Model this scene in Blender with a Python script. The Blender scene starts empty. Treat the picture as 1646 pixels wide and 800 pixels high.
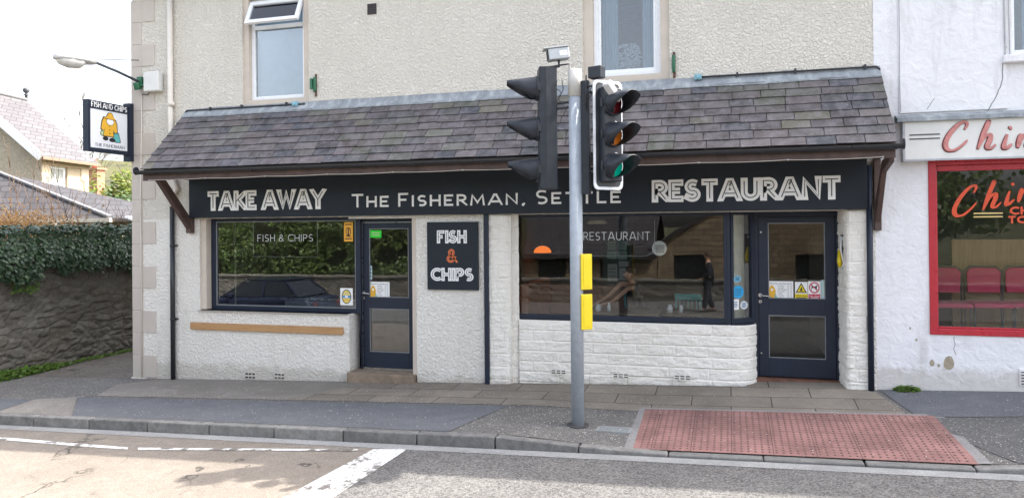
import bpy, bmesh, math, random
from mathutils import Vector, Matrix, noise
R = math.radians
sin, cos, pi = math.sin, math.cos, math.pi
rnd = random.Random(7)
def clampf(v, a, b): return max(a, min(b, v))
sc = bpy.context.scene
COL = sc.collection

# ------------------------------------------------------------------ camera
EYE = 2.3
CAM = Vector((0, -10, EYE))
_a, _pt, _r, _y0, _f = 0.28552552, -0.00492936, -0.00869640, 356.323, 1190.0
_d = Vector((-sin(_a)*cos(_pt), cos(_a)*cos(_pt), -sin(_pt)))
_R = Vector((cos(_a), sin(_a), 0)); _U = _R.cross(_d)
_R2 = _R*cos(_r) + _U*sin(_r); _U2 = _U*cos(_r) - _R*sin(_r)
cd = bpy.data.cameras.new('camera'); cam = bpy.data.objects.new('camera', cd); COL.objects.link(cam)
m = Matrix((( _R2.x, _U2.x, -_d.x, 0), (_R2.y, _U2.y, -_d.y, 0), (_R2.z, _U2.z, -_d.z, 0), (0, 0, 0, 1)))
cam.matrix_world = Matrix.Translation(CAM) @ m
cd.sensor_width = 36; cd.lens = _f/1646*36; cd.shift_y = -(400-_y0)/1646
cd.clip_start = .05; cd.clip_end = 3000
sc.camera = cam

# ------------------------------------------------------------------ light
SUN_EL, SUN_AZ = 50, 57            # azimuth measured from +Y towards +X
w = bpy.data.worlds.new('World'); sc.world = w; w.use_nodes = True
nt = w.node_tree; nt.nodes.clear()
sky = nt.nodes.new('ShaderNodeTexSky'); sky.sky_type = 'NISHITA'; sky.sun_disc = False
sky.sun_elevation = R(SUN_EL); sky.sun_rotation = R(SUN_AZ)
sky.air_density = 0.9; sky.dust_density = 5.0; sky.ozone_density = 0.3
bg = nt.nodes.new('ShaderNodeBackground'); bg.inputs[1].default_value = 0.15
wo = nt.nodes.new('ShaderNodeOutputWorld')
hs_ = nt.nodes.new('ShaderNodeHueSaturation'); hs_.inputs['Saturation'].default_value = .48; nt.links.new(sky.outputs[0], hs_.inputs['Color']); nt.links.new(hs_.outputs[0], bg.inputs[0]); nt.links.new(bg.outputs[0], wo.inputs[0])
sd = bpy.data.lights.new('sun', 'SUN'); sd.energy = 2.25; sd.angle = R(.53); sd.color = (1, .95, .87)
so = bpy.data.objects.new('sun', sd); COL.objects.link(so)
sdir = Vector((sin(R(SUN_AZ))*cos(R(SUN_EL)), cos(R(SUN_AZ))*cos(R(SUN_EL)), sin(R(SUN_EL))))
so.rotation_euler = sdir.to_track_quat('Z', 'Y').to_euler(); so.location = (20, 20, 30)
vs = sc.view_settings; vs.view_transform = 'Standard'; vs.look = 'None'; vs.gamma = 1; vs.exposure = 2.3
sc.cycles.max_bounces = 8; sc.cycles.transparent_max_bounces = 12
sc.cycles.use_denoising = True

# ------------------------------------------------------------------ helpers
def P(px, py, Y=0.0):
    v = _d + (px-823)/_f*_R2 + (_y0-py)/_f*_U2
    t = (Y+10)/v.y
    return CAM + v*t
LOC = {}
def thing(name, label, cat, loc=(0, 0, 0), group=None, kind=None):
    o = bpy.data.objects.new(name, None); COL.objects.link(o); o.empty_display_size = .1
    o.location = loc; LOC[o.name] = Vector(loc)
    o['label'] = label; o['category'] = cat
    if group: o['group'] = group
    if kind: o['kind'] = kind
    return o
def link(name, bm, mt, parent=None, smooth=False, bevel=0, loc=None, label=None, recalc=True):
    """one mesh object; vertices arrive in world space"""
    if parent is not None: base = LOC[parent.name]
    else: base = Vector(loc) if loc is not None else Vector((0, 0, 0))
    if recalc: bmesh.ops.recalc_face_normals(bm, faces=bm.faces)
    if base.length > 0: bmesh.ops.translate(bm, vec=-base, verts=bm.verts)
    me = bpy.data.meshes.new(name); bm.to_mesh(me); bm.free()
    o = bpy.data.objects.new(name, me); COL.objects.link(o)
    for x in (mt if isinstance(mt, (list, tuple)) else [mt]): me.materials.append(x)
    if parent is not None: o.parent = parent
    else: o.location = base
    LOC[o.name] = base
    if smooth:
        for p in me.polygons: p.use_smooth = True
    if bevel:
        b = o.modifiers.new('bevel', 'BEVEL'); b.width = bevel; b.segments = 2; b.limit_method = 'ANGLE'; b.angle_limit = R(40)
    if label: o['label'] = label
    return o
def tag(o, label, cat, group=None, kind=None):
    o['label'] = label; o['category'] = cat
    if group: o['group'] = group
    if kind: o['kind'] = kind
    return o
def struct(o, label=None):
    o['kind'] = 'structure'
    if label: o['label'] = label
    return o
def copy_tree(o, parent=None, loc=None, rz=None):
    c = o.copy(); COL.objects.link(c); c.parent = parent
    LOC[c.name] = LOC.get(o.name, Vector((0, 0, 0)))
    if loc is not None: c.location = loc
    if rz is not None: c.rotation_euler.z = rz
    for ch in list(o.children): copy_tree(ch, c)
    return c
def B(): return bmesh.new()
def box(bm, x0, x1, y0, y1, z0, z1, mi=0):
    vs_ = [bm.verts.new((x, y, z)) for z in (z0, z1) for y in (y0, y1) for x in (x0, x1)]
    fs = []
    for f in ((0, 2, 3, 1), (4, 5, 7, 6), (0, 1, 5, 4), (2, 6, 7, 3), (0, 4, 6, 2), (1, 3, 7, 5)):
        fc = bm.faces.new([vs_[i] for i in f]); fc.material_index = mi; fs.append(fc)
    return vs_
def obox(bm, c, u, v, n, su, sv, sn, mi=0):
    """box centred at c along axes u v n with full sizes"""
    c = Vector(c); vs_ = []
    for k in (-.5, .5):
        for j in (-.5, .5):
            for i in (-.5, .5):
                vs_.append(bm.verts.new(c + u*su*i + v*sv*j + n*sn*k))
    for f in ((0, 2, 3, 1), (4, 5, 7, 6), (0, 1, 5, 4), (2, 6, 7, 3), (0, 4, 6, 2), (1, 3, 7, 5)):
        bm.faces.new([vs_[i] for i in f]).material_index = mi
    return vs_
def beam(bm, a, b, w_, h_, up=Vector((0, 0, 1)), mi=0):
    a, b = Vector(a), Vector(b); n = (b-a); L = n.length; n.normalize()
    u = n.cross(up)
    if u.length < 1e-4: u = n.cross(Vector((0, 1, 0)))
    u.normalize(); v = u.cross(n)
    return obox(bm, (a+b)/2, u, v, n, w_, h_, L, mi)
def tube(bm, pts, r, seg=10, cap=True, mi=0):
    pts = [Vector(p) for p in pts]; rs = r if isinstance(r, (list, tuple)) else [r]*len(pts)
    prev = None; rings = []; u = None
    for i, p in enumerate(pts):
        if i == 0: t = pts[1]-p
        elif i == len(pts)-1: t = p-pts[i-1]
        else: t = (pts[i+1]-p).normalized() + (p-pts[i-1]).normalized()
        t.normalize()
        if u is None:
            u = t.cross(Vector((0, 0, 1)))
            if u.length < .05: u = t.cross(Vector((1, 0, 0)))
        u = (u - t*u.dot(t)).normalized(); v = t.cross(u)
        rings.append([bm.verts.new(p + (u*cos(2*pi*k/seg) + v*sin(2*pi*k/seg))*rs[i]) for k in range(seg)])
    for a, b in zip(rings, rings[1:]):
        for k in range(seg):
            f = bm.faces.new((a[k], a[(k+1) % seg], b[(k+1) % seg], b[k])); f.material_index = mi; f.smooth = True
    if cap:
        bm.faces.new(rings[0][::-1]).material_index = mi; bm.faces.new(rings[-1]).material_index = mi
def lathe(bm, c, axis, prof, seg=24, mi=0, cap=True):
    """prof: list of (distance along axis, radius)"""
    axis = Vector(axis).normalized(); c = Vector(c)
    u = axis.cross(Vector((0, 0, 1)))
    if u.length < .05: u = axis.cross(Vector((1, 0, 0)))
    u.normalize(); v = axis.cross(u)
    rings = [[bm.verts.new(c + axis*h + (u*cos(2*pi*k/seg)+v*sin(2*pi*k/seg))*max(r, 1e-4)) for k in range(seg)] for h, r in prof]
    for a, b in zip(rings, rings[1:]):
        for k in range(seg):
            f = bm.faces.new((a[k], a[(k+1) % seg], b[(k+1) % seg], b[k])); f.material_index = mi; f.smooth = True
    if cap:
        bm.faces.new(rings[0][::-1]).material_index = mi; bm.faces.new(rings[-1]).material_index = mi
class Frame:
    def __init__(s, o, u, v, n): s.o, s.u, s.v, s.n = Vector(o), Vector(u).normalized(), Vector(v).normalized(), Vector(n).normalized()
    def p(s, a, b, c=0): return s.o + s.u*a + s.v*b + s.n*c
def front(Y): return Frame((0, Y, 0), (1, 0, 0), (0, 0, 1), (0, -1, 0))     # a = X, b = Z, c towards the street
def prism(bm, pts, fr, d0, d1, mi=0):
    lo = [bm.verts.new(fr.p(a, b, d0)) for a, b in pts]; hi = [bm.verts.new(fr.p(a, b, d1)) for a, b in pts]
    n = len(pts)
    bm.faces.new(hi).material_index = mi; bm.faces.new(lo[::-1]).material_index = mi
    for i in range(n): bm.faces.new((lo[i], lo[(i+1) % n], hi[(i+1) % n], hi[i])).material_index = mi
def disc(cx, cy, rx, ry=None, n=20, a0=0, a1=360):
    ry = ry or rx
    k = n if a1-a0 >= 360 else n+1
    return [(cx+rx*cos(R(a0+(a1-a0)*i/n)), cy+ry*sin(R(a0+(a1-a0)*i/n))) for i in range(k)]

# ------------------------------------------------------------------ stroke lettering
def arc(cx, cy, rx, ry, a0, a1, n=10): return [(cx+rx*cos(R(a0+(a1-a0)*i/n)), cy+ry*sin(R(a0+(a1-a0)*i/n))) for i in range(n+1)]
G = {   # skeletons in a 1-high box; (advance, strokes)
 'A': (.86, [[(0, 0), (.36, 1), (.50, 1), (.86, 0)], [(.15, .28), (.71, .28)]]),
 'C': (.74, [arc(.5, .5, .5, .5, 48, 312, 16)]),
 'D': (.72, [[(0, 0), (0, 1), (.3, 1)] + arc(.3, .5, .42, .5, 80, -80, 12) + [(.3, 0), (0, 0)]]),
 'E': (.55, [[(.55, 1), (0, 1), (0, 0), (.55, 0)], [(0, .5), (.48, .5)]]),
 'F': (.52, [[(.52, 1), (0, 1), (0, 0)], [(0, .5), (.44, .5)]]),
 'G': (.8, [arc(.5, .5, .5, .5, 48, 350, 16) + [(.55, .42)]]),
 'H': (.66, [[(0, 0), (0, 1)], [(.66, 0), (.66, 1)], [(0, .5), (.66, .5)]]),
 'I': (.04, [[(.02, 0), (.02, 1)]]),
 'K': (.62, [[(0, 0), (0, 1)], [(.6, 1), (.04, .45)], [(.17, .57), (.62, 0)]]),
 'L': (.5, [[(0, 1), (0, 0), (.5, 0)]]),
 'M': (.9, [[(0, 0), (.08, 1), (.45, .2), (.82, 1), (.9, 0)]]),
 'N': (.7, [[(0, 0), (0, 1), (.7, 0), (.7, 1)]]),
 'O': (.9, [arc(.45, .5, .45, .5, 90, 450, 24)]),
 'P': (.56, [[(0, 0), (0, 1), (.28, 1)] + arc(.28, .73, .28, .27, 80, -80, 10) + [(.28, .46), (0, .46)]]),
 'R': (.6, [[(0, 0), (0, 1), (.28, 1)] + arc(.28, .73, .28, .27, 80, -80, 10) + [(.28, .46), (0, .46)], [(.26, .46), (.6, 0)]]),
 'S': (.56, [[(.52, .93)] + arc(.29, .74, .26, .26, 60, 260, 10) + arc(.27, .25, .28, .25, 80, -130, 12)]),
 'T': (.66, [[(0, 1), (.66, 1)], [(.33, 1), (.33, 0)]]),
 'U': (.68, [[(0, 1), (0, .34)] + arc(.34, .34, .34, .34, 180, 360, 12) + [(.68, .34), (.68, 1)]]),
 'W': (1.05, [[(0, 1), (.26, 0), (.52, .9), (.79, 0), (1.05, 1)]]),
 'Y': (.7, [[(0, 1), (.35, .45), (.7, 1)], [(.35, .5), (.35, 0)]]),
 '&': (.72, [[(.72, 0), (.2, .62)] + arc(.32, .78, .18, .22, 190, -60, 10)[0:11] + [(.1, .42)] + arc(.27, .24, .25, .24, 140, 330, 10) + [(.66, .45)]]),
 ',': (.1, [[(.09, .06), (.09, -.02), (.0, -.16)]]),
 ' ': (.3, []),
}
def offset_poly(pts, w_):
    n = len(pts); Lft = []; Rgt = []
    closed = (pts[0][0]-pts[-1][0])**2 + (pts[0][1]-pts[-1][1])**2 < 1e-9
    for i, p in enumerate(pts):
        p = Vector(p)
        def d_(a, b):
            v = Vector(b)-Vector(a); return v.normalized() if v.length > 1e-9 else Vector((1, 0))
        if i == 0: t0 = d_(pts[-2], pts[-1]) if closed else d_(pts[0], pts[1]); t1 = d_(pts[0], pts[1])
        elif i == n-1: t0 = d_(pts[-2], pts[-1]); t1 = d_(pts[0], pts[1]) if closed else t0
        else: t0 = d_(pts[i-1], p); t1 = d_(p, pts[i+1])
        n0 = Vector((-t0.y, t0.x)); n1 = Vector((-t1.y, t1.x)); mm = n0+n1
        if mm.length < .3: mm = n0
        mm.normalize(); k = min(1.35, 1/max(.3, mm.dot(n1)))
        Lft.append(p+mm*w_/2*k); Rgt.append(p-mm*w_/2*k)
    return Lft, Rgt
def stroke(bm, pts, w_, fr, d0, d1, mi=0, band=None, ext=True):
    if band and ext:      # run upright and slanting ends out to the cap line and base line, then trim them level
        pts = list(pts)
        for i, j in ((0, 1), (-1, -2)):
            e_, f_ = Vector(pts[i]), Vector(pts[j]); d_ = e_-f_
            if d_.length > 1e-9 and abs(d_.normalized().y) > .45 and (e_.y < band[0]+w_*.8 or e_.y > band[1]-w_*.8): pts[i] = tuple(e_+d_.normalized()*w_*.75)
            elif d_.length > 1e-9 and abs(d_.normalized().y) < .05 and (e_.y < band[0]+w_*.8 or e_.y > band[1]-w_*.8): pts[i] = tuple(e_+d_.normalized()*w_*.32)
    q = [pts[0]]
    for p in pts[1:]:
        if (p[0]-q[-1][0])**2+(p[1]-q[-1][1])**2 > (w_*.05)**2: q.append(p)
    if len(q) < 2: return
    A_, C_ = offset_poly(q, w_)
    if band:
        for v_ in A_+C_: v_.y = clampf(v_.y, band[0], band[1])
    rings = [[bm.verts.new(fr.p(a.x, a.y, d0)), bm.verts.new(fr.p(a.x, a.y, d1)), bm.verts.new(fr.p(c.x, c.y, d1)), bm.verts.new(fr.p(c.x, c.y, d0))] for a, c in zip(A_, C_)]
    for r0, r1 in zip(rings, rings[1:]):
        for k in (0, 1, 2): bm.faces.new((r0[k], r0[k+1], r1[k+1], r1[k])).material_index = mi
    for r_ in (rings[0], rings[-1]): bm.faces.new(r_).material_index = mi
def text(bm, s, fr, x0, x1, y0, h, wf=.12, gap=.2, d0=0, d1=.004, mi=0, inline=None, small=None, slope=0, per=None):
    """letters between x0 and x1 on the frame, base line y0; wf = stroke width over height"""
    items = []; x = 0
    for i, ch in enumerate(s):
        big = small is None or i == 0 or s[i-1] == ' '
        k = 1 if big or ch in ', ' else small
        adv, st = G[ch]
        items.append((ch, x, k)); x += adv*k + (gap+wf if ch != ' ' else .1)
    tot = x - gap - wf + wf
    sx = (x1-x0)/tot
    cnt = 0
    for ch, gx, k in items:
        if per and ch != ' ': bm = B()
        for st in G[ch][1]:
            pts = [(x0 + (gx+wf/2 + a*k)*sx, y0 + slope*(gx*sx) + h*(wf/2 + b*(k-wf))) for a, b in st]
            cnt += 1
            e = (cnt % 5)*.00025
            stroke(bm, pts, wf*h, fr, d0, d1+e, mi, None if ch == ',' else (y0, y0+h*k))
            if inline: stroke(bm, pts, wf*h*inline[0], fr, d0, d1+.0035+e, inline[1], (y0+h*.06, y0+h*.94), False)
        if per and ch != ' ': per(bm)
def small_text(bm, s, fr, x, y, size, d, align='LEFT', mi=0, bold=0, width=None):
    cu = bpy.data.curves.new('writing', 'FONT'); cu.body = s; cu.size = size; cu.offset = bold; cu.align_x = align; cu.resolution_u = 2
    o = bpy.data.objects.new('writing', cu); COL.objects.link(o)
    bpy.context.view_layer.update()
    me = bpy.data.meshes.new_from_object(o.evaluated_get(bpy.context.evaluated_depsgraph_get()))
    xs = [v.co.x for v in me.vertices] or [0]
    k = 1 if width is None else width/(max(xs)-min(xs)+1e-9)
    vv = [bm.verts.new(fr.p(x+v.co.x*k, y+v.co.y, d)) for v in me.vertices]
    for p in me.polygons:
        try: bm.faces.new([vv[i] for i in p.vertices]).material_index = mi
        except ValueError: pass
    bpy.data.objects.remove(o); bpy.data.curves.remove(cu); bpy.data.meshes.remove(me)

# ------------------------------------------------------------------ materials
class NT:
    def __init__(s, name):
        s.m = bpy.data.materials.new(name); s.m.use_nodes = True; s.t = s.m.node_tree; s.t.nodes.clear()
        s.out = s.t.nodes.new('ShaderNodeOutputMaterial'); s.b = s.t.nodes.new('ShaderNodeBsdfPrincipled')
        s.t.links.new(s.b.outputs[0], s.out.inputs[0]); s.tc = s.t.nodes.new('ShaderNodeTexCoord')
    def n(s, t, **kw):
        nd = s.t.nodes.new(t)
        for k, v in kw.items(): setattr(nd, k, v)
        return nd
    def l(s, a, b): s.t.links.new(a, b)
    def vec(s, scale=(1, 1, 1)):
        mp = s.n('ShaderNodeMapping'); mp.inputs['Scale'].default_value = scale; s.l(s.tc.outputs['Object'], mp.inputs[0]); return mp.outputs[0]
    def noise(s, scale, detail=4, rough=.6, stretch=(1, 1, 1), dist=0):
        nd = s.n('ShaderNodeTexNoise'); nd.inputs['Scale'].default_value = scale; nd.inputs['Detail'].default_value = detail
        nd.inputs['Roughness'].default_value = rough; nd.inputs['Distortion'].default_value = dist
        s.l(s.vec(stretch), nd.inputs['Vector']); return nd.outputs['Fac']
    def voro(s, scale, feature='F1', stretch=(1, 1, 1), out='Distance'):
        nd = s.n('ShaderNodeTexVoronoi', feature=feature); nd.inputs['Scale'].default_value = scale
        s.l(s.vec(stretch), nd.inputs['Vector']); return nd.outputs[out]
    def ramp(s, fac, stops):
        nd = s.n('ShaderNodeValToRGB'); s.l(fac, nd.inputs[0]); e = nd.color_ramp.elements
        while len(e) < len(stops): e.new(.5)
        for x, (p, c) in zip(e, stops):
            x.position = p; x.color = (c, c, c, 1) if isinstance(c, (int, float)) else (*c, 1)
        return nd.outputs[0]
    def mix(s, f, a, b, mode='MIX'):
        nd = s.n('ShaderNodeMix', data_type='RGBA', blend_type=mode)
        for i, v in ((0, f), (6, a), (7, b)):
            if isinstance(v, (int, float)): nd.inputs[i].default_value = v
            elif isinstance(v, tuple): nd.inputs[i].default_value = (*v, 1)
            else: s.l(v, nd.inputs[i])
        return nd.outputs[2]
    def math(s, op, a, b=0, clamp=False):
        nd = s.n('ShaderNodeMath', operation=op, use_clamp=clamp)
        for i, v in ((0, a), (1, b)):
            if isinstance(v, (int, float)): nd.inputs[i].default_value = v
            else: s.l(v, nd.inputs[i])
        return nd.outputs[0]
    def bump(s, h, dist, strength=1):
        nd = s.n('ShaderNodeBump'); nd.inputs['Distance'].default_value = dist; nd.inputs['Strength'].default_value = strength
        s.l(h, nd.inputs['Height']); s.l(nd.outputs[0], s.b.inputs['Normal'])
    def col(s, c):
        if isinstance(c, tuple): s.b.inputs['Base Color'].default_value = (*c, 1)
        else: s.l(c, s.b.inputs['Base Color'])
    def rough(s, r, spec=None, metal=None):
        if isinstance(r, (int, float)): s.b.inputs['Roughness'].default_value = r
        else: s.l(r, s.b.inputs['Roughness'])
        if spec is not None: s.b.inputs['Specular IOR Level'].default_value = spec
        if metal is not None: s.b.inputs['Metallic'].default_value = metal
_simple = {}
def simple(name, c, rough=.6, metal=0, var=.12, scale=8, bump=0, bscale=60, spec=.5):
    if name in _simple: return _simple[name]
    t = NT(name); f = t.noise(scale, 5, .65)
    d = tuple(x*(1-var) for x in c); l_ = tuple(min(1, x*(1+var)) for x in c)
    t.col(t.ramp(f, [(.3, d), (.7, l_)])); t.rough(t.ramp(t.noise(scale*1.7, 3), [(.3, max(.02, rough-.08)), (.7, min(1, rough+.08))]), spec, metal)
    if bump: t.bump(t.noise(bscale, 4), bump)
    _simple[name] = t.m; return t.m

def render_mat(name, c1, c2, dist=.012, scale=26, stain=None):
    t = NT(name)
    big = t.noise(.9, 5, .6); fine = t.noise(14, 4, .6)
    c = t.mix(t.ramp(big, [(.35, 0.), (.7, 1.)]), c1, c2)
    c = t.mix(t.math('MULTIPLY', t.ramp(fine, [(.45, 0.), (.75, 1.)]), .25), c, tuple(x*.82 for x in c1))
    if stain:      # rain streaks and damp patches of their own shape
        st = t.ramp(t.noise(3.2, 5, .7, (1, 1, .18)), [(.56, 0.), (.78, 1.)])
        c = t.mix(t.math('MULTIPLY', st, stain[1]), c, stain[0])
    # splash dirt with a ragged edge near the foot of the wall
    sx_ = t.n('ShaderNodeSeparateXYZ'); t.l(t.tc.outputs['Object'], sx_.inputs[0])
    zed = t.math('ADD', sx_.outputs[2], t.math('MULTIPLY', t.noise(4.5, 7, .8), -.55))
    zm = t.ramp(zed, [(.0, .42), (.10, 0.)])
    c = t.mix(zm, c, (.36, .31, .24))
    t.col(c); t.rough(.88, .25)
    a = t.ramp(t.noise(scale, 3, .55, dist=.6), [(.38, 0.), (.62, 1.)]); b = t.noise(scale*3.2, 3)
    t.bump(t.math('ADD', t.math('MULTIPLY', a, .75), t.math('MULTIPLY', b, .4)), dist, 1)
    return t.m
M = {}
M['dash'] = render_mat('pebbledash', (.80, .75, .665), (.86, .81, .725), .024, 32, ((.50, .46, .39), .22))
M['dash_low'] = render_mat('white_roughcast', (.81, .775, .715), (.87, .84, .785), .018, 26, ((.46, .43, .38), .3))
M['white_render'] = render_mat('smooth_white_render', (.72, .715, .735), (.79, .78, .80), .006, 8, ((.42, .40, .37), .6))
M['stone_paint'] = render_mat('painted_split_stone', (.78, .75, .69), (.84, .81, .76), .006, 30, ((.48, .44, .36), .3))
M['quoin'] = simple('painted_quoin', (.51, .455, .405), .8, var=.06, scale=3, bump=.003, bscale=40)
M['surround'] = simple('window_surround_paint', (.56, .49, .42), .8, var=.07, scale=4, bump=.002)
M['cream_paint'] = simple('cream_pipe_paint', (.66, .61, .54), .5, var=.06)
M['navy'] = simple('navy_grey_paint', (.017, .024, .042), .42, var=.12, scale=3, spec=.3)
M['board'] = simple('sign_board_paint', (.019, .025, .034), .5, var=.15, scale=1.2, spec=.2)
M['black_plastic'] = simple('black_plastic', (.018, .02, .025), .35, var=.2, scale=10)
M['brown_wood'] = simple('dark_brown_timber', (.075, .045, .038), .6, var=.35, scale=6, bump=.002)
M['soffit'] = simple('soffit_paint', (.48, .44, .38), .7)
M['upvc'] = simple('white_upvc', (.80, .81, .83), .3, var=.03)
M['lettering'] = simple('pale_grey_lettering', (.80, .80, .79), .45, var=.04)
M['white'] = simple('white_vinyl', (.80, .80, .80), .4, var=.03)
M['orange'] = simple('orange_paint', (.72, .17, .05), .45, var=.05)
M['teal'] = simple('teal_paint', (.06, .36, .36), .45, var=.08)
M['steel'] = simple('brushed_steel', (.55, .55, .56), .3, 1, var=.08)
M['galv'] = simple('galvanised_pole', (.33, .365, .41), .6, .1, var=.12, scale=14)
M['alu'] = simple('grey_camera_casing', (.42, .44, .46), .4, .3)
M['yellow'] = simple('yellow_plastic', (.70, .54, .012), .35, var=.04)
M['signal'] = simple('signal_housing', (.024, .028, .036), .42, var=.25, scale=9, spec=.3)
M['green_paint'] = simple('dark_green_paint', (.02, .12, .06), .45)
M['step'] = simple('sandstone_step', (.22, .17, .125), .9, var=.3, scale=7, bump=.006, bscale=25)
M['red_paint'] = simple('crimson_gloss', (.42, .02, .035), .32, var=.1, scale=5)
M['black_matt'] = simple('matt_black', (.012, .012, .014), .7)
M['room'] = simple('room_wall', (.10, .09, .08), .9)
M['cream_room'] = simple('cream_room_wall', (.78, .70, .52), .85)
M['dark_floor'] = simple('room_floor', (.05, .042, .035), .6)
M['leather'] = simple('tan_seat', (.42, .12, .045), .5, var=.2)
M['weeds'] = simple('weed_leaf', (.09, .16, .03), .6, var=.4, scale=30)
M['skin'] = simple('skin', (.52, .30, .21), .5, var=.06)
M['jacket'] = simple('dark_navy_jacket', (.012, .014, .022), .8)
M['trousers'] = simple('dark_trousers', (.02, .022, .03), .85)
M['hair'] = simple('brown_hair', (.06, .035, .02), .7)
M['blind'] = simple('blue_grey_blind', (.27, .37, .47), .8, var=.05)
M['plank'] = None
t = NT('weathered_pine'); g = t.noise(6, 5, .7, (.5, 8, 8), .8)
t.col(t.ramp(g, [(.3, (.33, .17, .07)), (.6, (.46, .27, .12)), (.8, (.36, .20, .09))])); t.rough(.6); t.bump(g, .002); M['plank'] = t.m
t = NT('lead_flashing'); g = t.noise(5, 6, .7, (1.6, 1, .35)); h = t.noise(22, 5, .7)
c = t.ramp(g, [(.3, (.17, .185, .20)), (.5, (.24, .26, .28)), (.68, (.38, .41, .42))])
t.col(t.mix(t.ramp(h, [(.6, 0.), (.78, .5)]), c, (.55, .57, .57))); t.rough(.65, .4); t.bump(t.noise(9, 4), .012); M['lead'] = t.m
# slates : per-slate colour comes from a vertex colour laid down per slate
def slate_mat(name, mul=1, vcol=True, spec=.45):
    t = NT(name); g = t.noise(7, 6, .7, (1, 1, .5), .3); h = t.noise(60, 4, .7)
    if vcol:
        at = t.n('ShaderNodeAttribute', attribute_name='Col'); base = at.outputs['Color']
    else: base = (.20*mul, .19*mul, .20*mul)
    if not vcol:
        sx_ = t.n('ShaderNodeSeparateXYZ'); t.l(t.tc.outputs['Object'], sx_.inputs[0]); cx_ = t.n('ShaderNodeCombineXYZ')
        t.l(t.math('ADD', sx_.outputs[0], sx_.outputs[1]), cx_.inputs[0]); t.l(t.math('MULTIPLY', sx_.outputs[2], 1.6), cx_.inputs[1])
        bk_ = t.n('ShaderNodeTexBrick'); t.l(cx_.outputs[0], bk_.inputs['Vector']); bk_.inputs['Scale'].default_value = 1; bk_.inputs['Brick Width'].default_value = .5; bk_.inputs['Row Height'].default_value = .3; bk_.inputs['Mortar Size'].default_value = .018
        bk_.inputs['Color1'].default_value = (*[x*1.1 for x in base], 1); bk_.inputs['Color2'].default_value = (*[x*.8 for x in base], 1); bk_.inputs['Mortar'].default_value = (*[x*.3 for x in base], 1); base = bk_.outputs[0]
    c = t.mix(t.ramp(g, [(.33, .5), (.6, 0.)]), base, tuple(x*mul for x in (.16, .145, .16)))
    li = t.ramp(t.noise(24, 5, .75), [(.60, 0.), (.74, .6)])
    c = t.mix(li, c, tuple(x*mul for x in (.32, .31, .27)))
    t.col(c); t.rough(.62, spec); t.bump(t.math('ADD', t.math('MULTIPLY', g, .7), t.math('MULTIPLY', h, .3)), .007)
    return t.m
M['slate'] = slate_mat('welsh_slate', 1.35)
# glass
def glass(name, refl=1.6, tint=(.93, .95, .95), wob=.0006):
    t = NT(name); t.t.nodes.remove(t.b)
    tr = t.n('ShaderNodeBsdfTransparent'); tr.inputs[0].default_value = (*tint, 1)
    gl = t.n('ShaderNodeBsdfGlossy'); gl.inputs['Roughness'].default_value = .0; gl.inputs[0].default_value = (.97, .98, 1, 1)
    fr = t.n('ShaderNodeFresnel'); fr.inputs[0].default_value = 1.52
    f = t.math('MULTIPLY', fr.outputs[0], refl, True)
    bp = t.n('ShaderNodeBump'); bp.inputs['Distance'].default_value = wob; t.l(t.noise(1.6, 2), bp.inputs['Height']); t.l(bp.outputs[0], gl.inputs['Normal'])
    mx = t.n('ShaderNodeMixShader'); t.l(f, mx.inputs[0]); t.l(tr.outputs[0], mx.inputs[1]); t.l(gl.outputs[0], mx.inputs[2]); t.l(mx.outputs[0], t.out.inputs[0])
    return t.m
M['glass'] = glass('shop_glass', 1.3)
M['glass_r'] = glass('restaurant_glass', 1.0)
M['glass_t'] = glass('takeaway_glass', .8)
M['glass_up'] = glass('upstairs_glass', 1.7)
def ground_mat(name, c1, c2, agg=120, aggamt=.5, bump=.006, patch=.7, crack=0, specks=0, rough=.9):
    t = NT(name); big = t.noise(patch, 6, .65); mid = t.noise(5, 5, .7); a = t.voro(agg, 'F1', out='Color'); sep = t.n('ShaderNodeSeparateColor'); t.l(a, sep.inputs[0])
    c = t.mix(t.ramp(big, [(.35, 0.), (.68, 1.)]), c1, c2)
    c = t.mix(t.ramp(mid, [(.4, .35), (.65, 0.)]), c, tuple(x*.72 for x in c1))
    lum = t.ramp(sep.outputs[0], [(.1, .45), (.9, 1.6)])
    c = t.mix(aggamt, c, t.mix(1, c, lum, 'MULTIPLY'))
    if specks:
        sp = t.ramp(sep.outputs[1], [(1-specks, 0.), (1-specks+.01, 1.)]); c = t.mix(sp, c, (.62, .58, .52))
    hh = t.voro(agg, 'F1')
    h = t.math('ADD', t.math('MULTIPLY', hh, -.6), t.math('MULTIPLY', mid, .5))
    if crack:
        nd = t.n('ShaderNodeTexVoronoi', feature='DISTANCE_TO_EDGE'); nd.inputs['Scale'].default_value = crack
        v = t.n('ShaderNodeVectorMath', operation='ADD'); t.l(t.vec(), v.inputs[0])
        nn = t.n('ShaderNodeTexNoise'); nn.inputs['Scale'].default_value = 3; nn.inputs['Detail'].default_value = 5; t.l(t.vec(), nn.inputs['Vector'])
        sc_ = t.n('ShaderNodeVectorMath', operation='SCALE'); sc_.inputs[3].default_value = .9; t.l(nn.outputs['Color'], sc_.inputs[0]); t.l(sc_.outputs[0], v.inputs[1]); t.l(v.outputs[0], nd.inputs['Vector'])
        ck = t.ramp(nd.outputs['Distance'], [(0, 1.), (.016, 0.)])
        ck = t.math('MULTIPLY', ck, t.ramp(t.noise(.8, 3), [(.48, 0.), (.6, .9)]))
        c = t.mix(ck, c, (.03, .027, .025)); h = t.math('SUBTRACT', h, ck)
    t.col(c); t.rough(rough, .3); t.bump(h, bump); return t.m
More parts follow.
